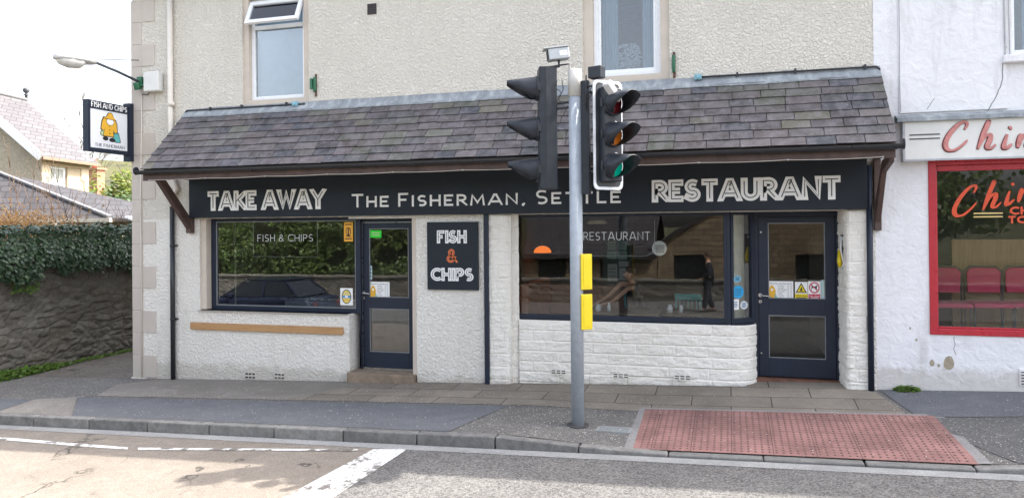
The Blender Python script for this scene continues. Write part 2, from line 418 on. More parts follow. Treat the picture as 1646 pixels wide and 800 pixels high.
# ------------------------------------------------------------------ ground shape
KY = -2.4
def clampf(v, a, b): return max(a, min(b, v))
def zb(X): return -.17 + .0372*(clampf(X, -26, 26)+9.48)                # foot of the buildings
def zr(X, Y): return -.10 + .03*(clampf(X, -32, 26)+2.4) - .03*(KY - clampf(Y, -9.2, KY))     # road
def up(X):
    if X < -2.3 or X > 3.4: return .12
    if X < -1.0: return .12 - .10*(X+2.3)/1.3
    if X > 2.2: return .02 + .10*(X-2.2)/1.2
    return .02
def gz(X, Y):
    if Y >= 0: return zb(X) + .0*Y
    if Y >= KY:
        k = Y/KY; return zb(X)*(1-k) + (zr(X, KY)+up(X))*k
    if Y > -9.2: return zr(X, Y)
    return zr(X, -9.2) + .1
def onground(px, py, dz=0):
    z = 0
    for _ in range(25):
        v = _d + (px-823)/_f*_R2 + (_y0-py)/_f*_U2; t = (z-EYE)/v.z; p = CAM+v*t; z = .5*z+.5*(gz(p.x, p.y)+dz)
    return p
def sheet(name, poly, mt, dz=.004, step=.3, thick=0, zf=gz, label=None):
    bm = B(); f = bm.faces.new([bm.verts.new((x, y, 0)) for x, y in poly])
    xs = [p[0] for p in poly]; ys = [p[1] for p in poly]
    def cut(co, no):
        bmesh.ops.bisect_plane(bm, geom=bm.verts[:]+bm.edges[:]+bm.faces[:], plane_co=co, plane_no=no)
    stx = step; x = math.floor(min(xs)/stx)*stx
    while x < max(xs): cut((x, 0, 0), (1, 0, 0)); x += stx
    y = math.floor(min(ys)/step)*step
    while y < max(ys): cut((0, y, 0), (0, 1, 0)); y += step
    for v in bm.verts: v.co.z = zf(v.co.x, v.co.y)+dz
    for f in bm.faces:
        if f.normal.z < 0: f.normal_flip()
    bm.normal_update()
    for f in bm.faces:
        if f.normal.z < 0: f.normal_flip()
    if thick:
        r_ = bmesh.ops.extrude_face_region(bm, geom=bm.faces[:]); bmesh.ops.translate(bm, vec=(0, 0, -thick), verts=[g for g in r_['geom'] if isinstance(g, bmesh.types.BMVert)])
    return struct(link(name, bm, mt, recalc=bool(thick)), label)

# ================================================================== GROUND
M['tan_road'] = ground_mat('worn_tan_asphalt', (.195, .168, .142), (.235, .205, .176), 150, .45, .006, .9, crack=.55)
M['grey_road'] = ground_mat('coarse_grey_asphalt', (.115, .11, .108), (.165, .16, .152), 75, .8, .012, .5)
M['new_asphalt'] = ground_mat('dark_new_asphalt', (.115, .12, .13), (.135, .14, .15), 170, .5, .003, 1.2, specks=.004)
M['old_asphalt'] = ground_mat('old_footway_asphalt', (.125, .12, .115), (.16, .152, .142), 100, .6, .006, 1.3, specks=.02)
M['alley'] = ground_mat('worn_alley_asphalt', (.13, .115, .10), (.20, .18, .16), 80, .7, .02, .8, crack=.9)
M['concrete'] = ground_mat('worn_concrete', (.20, .185, .165), (.26, .24, .215), 200, .4, .004, 1.0)
M['kerbmat'] = ground_mat('concrete_kerb', (.22, .215, .21), (.28, .27, .265), 180, .4, .004, 1.5)
M['channel'] = ground_mat('pale_channel', (.24, .24, .24), (.30, .30, .295), 160, .4, .004, 1.5)
def slab_mat(name, c1, c2, w_, h_, mortar=.006):
    t = NT(name); br = t.n('ShaderNodeTexBrick'); t.l(t.vec(), br.inputs['Vector'])
    br.inputs['Scale'].default_value = 1; br.inputs['Brick Width'].default_value = w_; br.inputs['Row Height'].default_value = h_
    br.inputs['Mortar Size'].default_value = mortar; br.inputs['Mortar Smooth'].default_value = .1; br.inputs['Bias'].default_value = 0
    br.inputs['Color1'].default_value = (*c1, 1); br.inputs['Color2'].default_value = (*c2, 1); br.inputs['Mortar'].default_value = (.045, .04, .035, 1)
    big = t.ramp(t.noise(1.3, 6, .7), [(.35, .72), (.7, 1.12)]); sm = t.ramp(t.noise(60, 4, .8), [(.3, .8), (.7, 1.15)])
    t.col(t.mix(1, t.mix(1, br.outputs[0], big, 'MULTIPLY'), sm, 'MULTIPLY')); t.rough(.9, .3)
    t.bump(t.math('SUBTRACT', t.math('MULTIPLY', t.noise(30, 5, .7), .4), br.outputs['Fac']), .005); return t.m
M['slabs'] = slab_mat('stone_paving', (.265, .232, .192), (.215, .19, .16), .93, .40)

# far ground and hills: one sheet to the horizon
bm = B(); N = 90
def tz(x, y):
    z = gz(clampf(x, -30, 26), clampf(y, -9.3, 2)) - .32
    r_ = math.hypot(x, y)
    if y > 40: z += 44*max(0, min(1, (y-60)/200))**1.2 * (.75+.35*noise.noise(Vector((x*.006, y*.006, 0)))) + 3*noise.noise(Vector((x*.03, y*.03, 2)))*min(1, (y-40)/60)
    if y < -22: z += 0
    return z
cs = [-900, -600, -400, -300, -220, -160, -120, -90, -70, -55, -45, -38, -32, -26, -20, -14, -9.3, -5, 0, 5, 10, 15, 20, 26, 34, 45, 60, 80, 110, 150, 200, 260, 320, 400, 520, 700, 900]
gv = [[bm.verts.new((x, y, tz(x, y))) for x in cs] for y in cs]
for j in range(len(cs)-1):
    for i in range(len(cs)-1): bm.faces.new((gv[j][i], gv[j][i+1], gv[j+1][i+1], gv[j+1][i]))
t = NT('grass_and_fells'); f_ = t.noise(.05, 8, .7)
t.col(t.ramp(f_, [(.35, (.07, .075, .03)), (.5, (.10, .095, .05)), (.62, (.045, .05, .03)), (.75, (.12, .10, .06))])); t.rough(1, .1)
struct(link('ground', bm, t.m, smooth=True, recalc=False), 'grassy ground rising to fells behind the houses')

road_poly = [(-40, -9.15), (30, -9.15), (30, KY-.01), (-40, KY-.01)]
split = [onground(455, 800), onground(600, 722)]
mid0 = (-3.72, KY-.01); mid1 = (-3.75, -4.6); 
xa = -3.55
# the two surfacings meet along the stop line
sheet('road', [(-3.60, KY-.01), (30, KY-.01), (30, -9.15), (-3.80, -9.15)], M['grey_road'], 0, .5, label='coarse grey asphalt carriageway')
sheet('side_road', [(-40, KY-.01), (-3.60, KY-.01), (-3.80, -9.15), (-40, -9.15)], M['tan_road'], 0, .5, label='worn tan asphalt carriageway with cracks')
sheet('pavement', [(-40, KY+.13), (30, KY+.13), (30, .45), (1.72, .45), (1.72, .05), (-9.48, .05), (-9.48, 0.0), (-40, 0.0)], M['old_asphalt'], 0, .3, label='old asphalt footway')
sheet('opposite_pavement', [(-40, -14), (30, -14), (30, -9.3), (-40, -9.3)], M['old_asphalt'], 0, .6, label='footway on the far side')
sheet('alley', [(-12.4, -.02), (-9.46, -.02), (-9.46, 14), (-12.4, 14)], M['alley'], .002, .4, label='worn alley between the shop and the stone wall')
# channel strip beside the kerb
sheet('channel', [(-40, KY-.01), (30, KY-.01), (30, KY-.17), (-40, KY-.17)], M['channel'], .004, .4, label='pale drainage channel along the kerb')
# kerb stones with open joints
tk_ = NT('kerb_stones'); oi_ = tk_.n('ShaderNodeNewGeometry')
kc = tk_.ramp(oi_.outputs['Random Per Island'], [(0, (.17, .166, .16)), (.5, (.205, .20, .19)), (1, (.24, .232, .22))])
kc = tk_.mix(1, kc, tk_.ramp(tk_.noise(9, 6, .75), [(.3, .6), (.65, 1.15)]), 'MULTIPLY'); kc = tk_.mix(tk_.ramp(tk_.noise(26, 5, .8), [(.6, 0.), (.7, .6)]), kc, (.07, .065, .06)); tk_.col(kc); tk_.rough(.9, .25); tk_.bump(tk_.noise(40, 6, .8), .008); M['kerbstone'] = tk_.m
krn = random.Random(3)
def kerb(name, ya, yb, seg, label, hz):
    bm = B(); x = -39.0
    while x < 29:
        x1 = x+seg-krn.uniform(.008, .018); jz = krn.uniform(-.001, .002); vs_ = box(bm, x, x1, ya+krn.uniform(0, .006), yb, 0, 1)
        for v in vs_:
            v.co.z = hz(v.co.x) + jz + (.008 if v.co.z > .5 else -.25)
        x += seg
    return struct(link(name, bm, M['kerbstone'], bevel=.014), label)
kerb('kerb', KY, KY+.13, .914, 'grey concrete kerb dropped at the crossing', lambda X: zr(X, KY)+up(X))
kerb('opposite_kerb', -9.3, -9.17, .914, 'grey concrete kerb on the far side', lambda X: zr(X, -9.2)+.1)

def pix(*pts): return [tuple(onground(*p))[:2] for p in pts]
# resurfaced strips of the footway
q = onground(120, 641); q2 = onground(65, 687); q3 = onground(735, 700); q4 = onground(815, 653)
Yb = -1.22
yk = KY+.131
sheet('asphalt_patch', [(q2.x+.35, yk), (q3.x-.15, yk), (q4.x, -1.14), (-5.2, Yb), (q.x, -1.36)], M['new_asphalt'], .006, .3, label='smooth dark asphalt strip of the footway')
sheet('asphalt_patch', [(-26, yk), (q2.x-1.0, yk), (-9.85, -1.55), (-26, -1.3)], M['new_asphalt'], .006, .5, label='smooth dark asphalt left of the concrete crossover')
sheet('concrete_patch', [(q2.x-.98, yk), (q2.x+.33, yk), (q.x-.02, -1.38), (-9.1, -1.25), (-9.83, -1.53)], M['concrete'], .005, .3, label='light concrete crossover at the alley mouth')
sheet('concrete_patch', [(-9.0, -1.23), (-5.9, -1.16), (-5.1, -.03), (-8.9, -.03), (-9.35, -.5)], M['concrete'], .005, .3, label='light concrete apron under the left window')
sheet('paving_slabs', [(-5.88, -1.15), (1.9, -1.02), (1.66, -.02), (1.66, .42), (.2, .42), (.2, .05), (-5.08, .05)], M['slabs'], .005, .3, label='worn brown stone paving slabs')
sheet('asphalt_patch', [(1.95, -1.02), (2.0, -1.3), (2.5, yk), (20, yk), (20, -.9)], ground_mat('speckled_asphalt', (.10, .10, .10), (.13, .125, .12), 100, .6, .005, 1.3, specks=.015), .006, .4, label='dark speckled asphalt right of the red paving')
sheet('asphalt_patch', [(1.74, -.02), (1.95, -.98), (20, -.88), (20, -.02)], M['new_asphalt'], .0065, .4, label='smooth dark asphalt strip below the takeaway')
# red tactile paving with its blisters
c = [onground(1035, 657), onground(1500, 668), onground(1568, 738), onground(1015, 718)]
tx0, tx1 = -1.02, 2.06
def tact(u, v): # u 0..1 left-right, v 0..1 back-front
    xb = c[0].x + (c[1].x-c[0].x)*u; xf = c[3].x+.02 + (c[2].x-c[3].x)*u
    return (xb + (xf-xb)*v, c[0].y + (c[1].y-c[0].y)*u + (yk-.0 - c[0].y - (c[1].y-c[0].y)*u)*v)
cp = [(c[0].x, c[0].y), (c[1].x, c[1].y), (c[2].x, yk), (c[3].x, yk)]
sheet('tactile_edging', [(cp[0][0]-.05, cp[0][1]+.04), (cp[1][0]+.09, cp[1][1]+.04), (cp[2][0]+.10, yk-.0), (cp[3][0]-.07, yk)], M['kerbmat'], .0075, .3, label='grey concrete edging round the red paving')
t = NT('red_tactile'); br = t.n('ShaderNodeTexBrick'); t.l(t.vec(), br.inputs['Vector'])
br.offset = 0; br.inputs['Scale'].default_value = 1; br.inputs['Brick Width'].default_value = .4; br.inputs['Row Height'].default_value = .4; br.inputs['Mortar Size'].default_value = .004
br.inputs['Color1'].default_value = (.29, .155, .14, 1); br.inputs['Color2'].default_value = (.25, .135, .122, 1); br.inputs['Mortar'].default_value = (.09, .055, .05, 1)
bb = t.ramp(t.noise(1.8, 5, .7), [(.3, .58), (.62, 1.12)]); b2 = t.ramp(t.noise(90, 4, .8), [(.3, .8), (.7, 1.2)])
t.col(t.mix(1, t.mix(1, br.outputs[0], bb, 'MULTIPLY'), b2, 'MULTIPLY')); t.rough(.85, .3); M['tactile'] = t.m
o_t = sheet('tactile_paving', [(cp[0][0]+.02, cp[0][1]-.02), (cp[1][0]-.0, cp[1][1]-.02), (cp[2][0]-.0, yk-.012), (cp[3][0]+.02, yk-.012)], M['tactile'], .010, .4, label='red blister paving at the dropped kerb')
bm = B()
y = yk+.05
while y < cp[0][1]-.04:
    x = cp[3][0]-.3
    while x < cp[2][0]+.1:
        v = (cp[0][1]-y)/(cp[0][1]-yk); xl = cp[0][0]+(cp[3][0]-cp[0][0])*v+.05; xr = cp[1][0]+(cp[2][0]-cp[1][0])*v-.04
        if xl < x < xr:
            z = gz(x, y)+.0095; k0 = []; k1 = []
            for k in range(7):
                a = 2*pi*k/7; k0.append(bm.verts.new((x+.0145*cos(a), y+.0145*sin(a), z))); k1.append(bm.verts.new((x+.010*cos(a), y+.010*sin(a), z+.0065)))
            bm.faces.new(k1)
            for k in range(7): bm.faces.new((k0[k], k0[(k+1) % 7], k1[(k+1) % 7], k1[k]))
        x += .0667
    y += .0667
bl = struct(link('tactile_blisters', bm, simple('dark_blister', (.13, .07, .065), .8, var=.3, scale=40)), 'raised blisters of the red paving')  # blisters coloured darker than the red slabs

# painted lines
t = NT('road_paint'); wn = t.ramp(t.noise(3.0, 6, .75), [(.515, 0.), (.56, 1.)]); wf2 = t.ramp(t.noise(30, 5, .8), [(.54, 0.), (.62, .8)])
t.col(t.mix(t.math('MAXIMUM', wn, wf2), (.62, .62, .61), (.15, .135, .12))); t.rough(.7); t.bump(t.noise(90, 3), .004); M['paint'] = t.m
a = pix((600, 722), (655, 722), (535, 800), (455, 800))
sl = Vector((a[3][0]-a[0][0], a[3][1]-a[0][1])); 
ext = lambda p, q_, Y: (p[0] + (q_[0]-p[0])*(Y-p[1])/(q_[1]-p[1]), Y)
sheet('road_marking', [a[0], a[1], ext(a[1], a[2], -6.2), ext(a[0], a[3], -6.2)], M['paint'], .006, .5, label='wide white stop line across the carriageway')
a = pix((222, 719.5), (575, 722), (575, 725), (222, 723))
sheet('road_marking', a, M['paint'], .006, .5, label='thin white edge line nearest the stop line')
a = pix((-60, 697.5), (205, 719), (205, 722.5), (150, 719), (-60, 702))
sheet('road_marking', a, M['paint'], .006, .5, label='thin white edge line at the left edge')
# metal cover
a = onground(987, 690)
bm = B(); box(bm, a.x-.19, a.x+.19, a.y-.11, a.y+.11, gz(a.x, a.y)-.02, gz(a.x, a.y)+.009)
for i in range(7): box(bm, a.x-.17, a.x+.17, a.y-.095+i*.029, a.y-.085+i*.029, gz(a.x, a.y)+.009, gz(a.x, a.y)+.013)
tag(link('access_cover', bm, simple('grey_cover', (.24, .25, .25), .7, var=.2, scale=20), bevel=.002, loc=(a.x, a.y, gz(a.x, a.y))), 'small grey ribbed access cover set in the footway by the signal pole', 'access cover')

# ================================================================== SHOP BUILDING
XL, XR = -9.48, 1.72
WT = 6.4; TH = .32
WZ0, WZ1 = 1.02, 2.44
shop = thing('shop_building', 'cream pebbledashed fish and chip shop building with slated lean-to shopfront', 'building', (XL, 0, -.2))
def wall_boxes(bm, rects, y0=0, y1=TH):
    for (x0, x1, z0, z1) in rects: box(bm, x0, x1, y0, y1, z0, z1)
U1 = (-7.34, -6.16, 4.2, 5.93); U2 = (-1.90, -.74, 4.16, 5.75)
bm = B()
wall_boxes(bm, [(XL, U1[0], 2.45, WT), (U1[0], U1[1], 2.45, U1[2]), (U1[0], U1[1], U1[3], WT), (U1[1], U2[0], 2.45, WT),
                (U2[0], U2[1], 2.45, U2[2]), (U2[0], U2[1], U2[3], WT), (U2[1], XR, 2.45, WT)])
link('upper_wall', bm, M['dash'], shop)
bm = B()
GWX = -8.17
wall_boxes(bm, [(XL, GWX, -.5, 2.45), (GWX, -5.50, -.5, .985), (-4.40, -3.36, -.5, 2.45), (-5.50, -4.40, 2.42, 2.45)])
link('lower_wall', bm, M['dash_low'], shop)
# gable and back walls, pitched roof
bm = B(); box(bm, XL, XL+TH, TH, 8, -.5, WT); box(bm, XL, XR, 8, 8.3, -.5, WT); box(bm, XR-TH, XR, TH, 8, -.5, WT)
link('side_wall', bm, M['dash'], shop)
bm = B()
rp = [(-.22, WT-.1), (4.15, 9.0), (8.5, WT-.1), (8.5, WT+.03), (4.15, 9.15), (-.22, WT+.03)]
f2 = Frame((XL-.1, 0, 0), (0, 1, 0), (0, 0, 1), (1, 0, 0)); prism(bm, rp, f2, 0, XR-XL+.1)
link('main_roof', bm, slate_mat('roof_slate_plain', 1, False), shop)
# quoins: painted blocks
for i in range(18):
    z0 = -.14 + i*.365
    if z0 > 5.9: break
    w_ = .47 if i % 2 == 0 else .27
    wd = .47 if i % 2 else .20
    bm = B(); box(bm, XL-.012, XL+.20, -.012, .2 if i % 2 else .45, z0, z0+.362)
    if i % 2 == 0: box(bm, XL+.20, XL+.46, -.012, .2, z0, z0+.362)
    link('quoin', bm, M['quoin'], shop, bevel=.006)
bm = B(); box(bm, XL-.03, XL+.26, -.035, .3, -.3, -.142+.0); link('plinth_block', bm, M['dash_low'], shop, bevel=.015)

# ---- windows upstairs
def upvc_window(U, Y, fx0, fx1, fz0, fz1, label, tilt):
    # painted surround, set back
    s = B(); x0, x1, z0, z1 = U
    box(s, x0, fx0, .03, TH, z0, z1); box(s, fx1, x1, .03, TH, z0, z1); box(s, fx0, fx1, .03, TH, z0, fz0); box(s, fx0, fx1, .03, TH, fz1, z1)
    so_ = link('window_surround', s, M['surround'], shop)
    s = B(); fw = .065
    box(s, fx0, fx0+fw, Y, Y+.07, fz0, fz1); box(s, fx1-fw, fx1, Y, Y+.07, fz0, fz1); box(s, fx0+fw, fx1-fw, Y, Y+.07, fz0, fz0+fw); box(s, fx0+fw, fx1-fw, Y, Y+.07, fz1-fw, fz1)
    zt = fz0 + (fz1-fz0)*.70
    if tilt: box(s, fx0+fw, fx1-fw, Y, Y+.07, zt, zt+fw)
    else:
        for a_, b_ in ((fx0+fw, fx0+fw+.035), (fx1-fw-.035, fx1-fw)): box(s, a_, b_, Y+.012, Y+.06, fz0+fw, fz1-fw)
        box(s, fx0+fw+.035, fx1-fw-.035, Y+.012, Y+.06, fz0+fw, fz0+fw+.035)
    wo_ = link('upstairs_window', s, M['upvc'], shop, bevel=.006, label=label)
    s = B(); box(s, fx0-.03, fx1+.03, Y-.035, Y-.003, fz0-.02, fz0+.0); link('sill', s, M['upvc'], wo_, bevel=.004)
    s = B(); box(s, fx0+fw, fx1-fw, Y+.03, Y+.036, fz0+fw, (zt if tilt else fz1-fw)); link('pane', s, M['glass_up'], wo_)
    if tilt:
        h_ = fz1-fw-zt-fw-.0; an = R(24); top = Vector((0, Y-.01, fz1-fw))
        fr = Frame(((fx0+fx1)/2, top.y, top.z), (1, 0, 0), (0, sin(an), cos(an)), (0, -cos(an), sin(an)))
        W2 = (fx1-fx0)/2-.02; s = B()
        for (a0, a1, b0, b1) in ((-W2, -W2+.06, -h_-.06, 0), (W2-.06, W2, -h_-.06, 0), (-W2+.06, W2-.06, -.06, 0), (-W2+.06, W2-.06, -h_-.06, -h_)):
            prism(s, [(a0, b0), (a1, b0), (a1, b1), (a0, b1)], fr, 0, .05)
        link('opening_sash', s, M['upvc'], wo_, bevel=.005)
        s = B(); prism(s, [(-W2+.06, -h_), (W2-.06, -h_), (W2-.06, -.06), (-W2+.06, -.06)], fr, .02, .026); link('sash_pane', s, M['glass_up'], wo_)
    return wo_, (fx0+fw, fx1-fw, fz0+fw, fz1-fw)
p0 = P(405, 163, .1); p1 = P(493, 163, .1)
w1, r1 = upvc_window(U1, .10, p0.x, p1.x, p0.z, 5.90, 'white window with its top sash tipped open', True)
p0 = P(955, 126, .1); p1 = P(1063, 128, .1)
w2, r2 = upvc_window(U2, .10, p0.x, p1.x, p0.z, 5.72, 'white window with a single fixed pane', False)
# vertical blinds / curtain
s = B(); n_ = 11
for i in range(n_):
    x = r1[0]-.04+(r1[1]-r1[0]+.08)*(i+.5)/n_
    obox(s, (x, .25, (r1[2]+r1[3])/2), Vector((cos(.35), sin(.35), 0)), Vector((-sin(.35), cos(.35), 0)), Vector((0, 0, 1)), .089, .003, r1[3]-r1[2]+.05)
link('vertical_blind', s, M['blind'], w1)
s = B(); 
for side in (0, 1):
    x0, x1 = (r2[0], r2[0]+.24) if side == 0 else (r2[1]-.20, r2[1])
    n_ = 26; prev = None
    for i in range(n_+1):
        x = x0+(x1-x0)*i/n_; y = .30+.025*sin(i*1.3)
        a_, b_ = s.verts.new((x, y, r2[2]-.05)), s.verts.new((x, y, r2[3]+.05))
        if prev: s.faces.new((prev[0], a_, b_, prev[1]))
        prev = (a_, b_)
link('curtain', s, M['blind'], w2, smooth=True)
# flower spray on the inside sill of the second window
fl = thing('vase_of_flowers', 'pale vase of flowers behind the right hand upstairs window', 'flowers', (P(1010, 118, .35).x, .36, P(1010, 118, .35).z-.08))
s = B(); c0 = fl.location; lathe(s, c0, (0, 0, 1), [(0, .03), (.05, .045), (.10, .04), (.16, .02)], 12); link('vase', s, M['white'], fl)
s = B()
for i in range(220):
    a_, h_ = rnd.random()*2*pi, rnd.random(); r_ = .19*math.sqrt(rnd.random())*(1-.5*abs(h_-.4)); ctr = Vector((c0.x+r_*cos(a_), c0.y+r_*sin(a_)*.3, c0.z+.16+h_*.32))
    lathe(s, ctr, (rnd.uniform(-1, 1), -1, rnd.uniform(-1, 1)), [(0, .004), (.006, .018), (.012, .014)], 6)
link('blooms', s, simple('dusty_blue_bloom', (.42, .50, .58), .8, var=.2), fl)
# rooms behind the upstairs windows
def room(x0, x1, y0, y1, z0, z1, mt, parent, name='room', fl_mt=None):
    s = B(); e = .03
    box(s, x0-e, x0, y0, y1, z0, z1); box(s, x1, x1+e, y0, y1, z0, z1); box(s, x0, x1, y1, y1+e, z0, z1); box(s, x0, x1, y0, y1, z1, z1+e); box(s, x0, x1, y0, y1, z0-e, z0, 1)
    return link(name, s, [mt, fl_mt or M['dark_floor']], parent)
room(-8.4, -5.4, TH+.01, 3.4, 3.6, 6.0, simple('bedroom_wall', (.45, .5, .55), .9), shop, 'bedroom')
room(-2.9, .3, TH+.01, 3.4, 3.6, 5.9, simple('bedroom_wall', (.45, .5, .55), .9), shop, 'bedroom')

# ---- shopfront: fascia board, frames
FY = -.12
bm = B(); box(bm, -8.27, 1.62, FY, -.002, 2.462, 3.12); 
bm2 = bm
link('fascia_board', bm, M['board'], shop, bevel=.004)
# left shop window
WY = .15
def frame_rect(bm, x0, x1, z0, z1, y0, y1, fw, bot=None, top=None):
    bot = bot or fw; top = top or fw
    box(bm, x0, x0+fw, y0, y1, z0, z1); box(bm, x1-fw, x1, y0, y1, z0, z1)
    box(bm, x0+fw, x1-fw, y0, y1, z0, z0+bot); box(bm, x0+fw, x1-fw, y0, y1, z1-top, z1)
p0 = P(340, 497, WY); p1 = P(580, 497, WY)
lx0, lx1 = p0.x, p1.x
wz0 = P(340, 497, WY).z; wz1 = 2.462
bm = B(); box(bm, GWX, lx0-.002, .035, TH, 1.0, 2.46); link('window_reveal', bm, M['surround'], shop)
bm = B(); frame_rect(bm, lx0, lx1, wz0, wz1, WY, WY+.08, .085, .07, .06)
sw = link('shop_window', bm, M['navy'], shop, bevel=.005, label='large takeaway window in a dark navy frame')
bm = B(); box(bm, lx0+.085, lx1-.085, WY+.03, WY+.036, wz0+.07, wz1-.06); link('pane', bm, M['glass'], sw)
bm = B(); frame_rect(bm, lx0+.086, lx1-.086, wz0+.071, wz1-.061, WY+.012, WY+.029, .014); link('glazing_bead', bm, simple('grey_bead', (.2, .21, .22), .5), sw)
bm = B(); box(bm, GWX-.03, -5.52, -.045, WY+.02, .985, wz0-.003); link('window_sill', bm, simple('painted_sill', (.50, .47, .42), .7, var=.08, scale=5), shop, bevel=.008)
# right jamb of the bay
# left door
DY = .22
dx0 = P(580, 400, DY).x; dx1 = P(668, 400, DY).x
dz0 = P(625, 594, DY).z; dz1 = P(625, 354, DY).z
def door(name, x0, x1, z0, z1, y, label, handle_left=True, rails=None, stile=.12):
    bm = B(); t_ = .05
    zl0, zl1, zu0, zu1 = rails
    box(bm, x0, x0+stile, y, y+t_, z0, z1); box(bm, x1-stile, x1, y, y+t_, z0, z1)
    box(bm, x0+stile, x1-stile, y, y+t_, z0, zl0); box(bm, x0+stile, x1-stile, y, y+t_, zl1, zu0); box(bm, x0+stile, x1-stile, y, y+t_, zu1, z1)
    d = link(name, bm, M['navy'], shop, bevel=.004, label=label)
    for a_, b_ in ((zl0, zl1), (zu0, zu1)):
        bm = B(); box(bm, x0+stile, x1-stile, y+.02, y+.026, a_, b_); link('pane', bm, M['glass'] if x0 < -2 else glass('door_glass', .7), d)
        bm = B(); frame_rect(bm, x0+stile, x1-stile, a_, b_, y+.004, y+.018, .010); link('glazing_bead', bm, simple('grey_bead', (.2, .21, .22), .5), d)
    return d
def zz(py, px, y): return P(px, py, y).z
dl = door('shop_door', dx0+.035, dx1-.012, dz0+.03, dz1-.03, DY, 'dark navy door with a large glass panel over a smaller one', rails=(zz(566, 625, DY), zz(496, 625, DY), zz(478, 625, DY), zz(367, 625, DY)), stile=.105)
bm = B(); box(bm, lx1+.0, dx0+.03, WY+.0, DY+.08, dz0, 2.46); box(bm, dx1-.008, dx1+.03, DY-.01, DY+.07, dz0, 2.46); box(bm, dx0+.03, dx1-.008, DY-.01, DY+.07, dz1-.028, 2.46)
link('door_frame', bm, M['navy'], shop, bevel=.003)
bm = B(); box(bm, dx0+.03, dx0+.036, DY-.012, DY-.004, dz0+.03, dz1-.028); box(bm, dx1-.014, dx1-.008, DY-.018, DY-.011, dz0+.03, dz1-.028); box(bm, dx0+.036, dx1-.014, DY-.014, DY-.006, dz1-.034, dz1-.028); box(bm, dx0+.03, dx1-.01, DY-.02, DY+.06, dz0, dz0+.028)
link('door_trim', bm, M['steel'], shop)
bm = B(); box(bm, dx1+.03, -4.402, .02, TH, dz0-.02, 2.45); link('door_jamb', bm, M['surround'], shop, bevel=.006)
bm = B(); box(bm, -5.50, -4.42, -.10, TH, -.3, dz0-.003); link('door_step', bm, M['step'], shop, bevel=.014)
# handle helper
def lever(parent, px, py, y, ln=.12, lock=True):
    q_ = P(px, py, y); s = B()
    lathe(s, (q_.x, y-.012, q_.z), (0, 1, 0), [(0, .024), (.012, .026)], 16)
    tube(s, [(q_.x, y-.01, q_.z), (q_.x, y-.055, q_.z), (q_.x+.02, y-.06, q_.z), (q_.x+ln, y-.058, q_.z-.012)], .0085, 8)
    if lock:
        lathe(s, (q_.x, y-.010, q_.z-.085), (0, 1, 0), [(0, .020), (.010, .022)], 16)
    link('handle', s, M['steel'], parent)
    if lock:
        s = B(); box(s, q_.x-.004, q_.x+.004, y-.014, y-.0102, q_.z-.098, q_.z-.072); link('keyhole', s, M['black_matt'], parent)
lever(dl, 584.5, 470, DY)
# vents / airbricks
def airbrick(px, py, w_=.2, h_=.065, name='air_brick', mt=None):
    q_ = P(px, py, -.0); s = B(); y = -.012
    box(s, q_.x-w_/2, q_.x+w_/2, y, .01, q_.z-h_/2, q_.z+h_/2)
    o = link(name, s, mt or M['dash_low'], shop, bevel=.003); s = B()
    n_ = 3
    for r_ in range(2):
        for i in range(n_):
            x = q_.x-w_/2+w_*(i+.5)/n_; z = q_.z-h_/2+h_*(r_+.5)/2; s = B()
            box(s, x-w_*.12, x+w_*.12, y-.0015, y+.005, z-h_*.11, z+h_*.11)
            link('vent_slot', s, M['black_matt'], o)
airbrick(403, 603, .19, .11); airbrick(450, 604, .17, .10)
q = P(598, 15, 0); bm = B(); box(bm, q.x-.075, q.x+.075, -.006, .01, q.z-.08, q.z+.08); o = link('wall_vent', bm, M['brown_wood'], shop)
bm = B()
for i in range(6): box(bm, q.x-.068, q.x+.068, -.016, -.006, q.z-.07+i*.025, q.z-.06+i*.025)
link('vent_louvres', bm, M['black_plastic'], o)

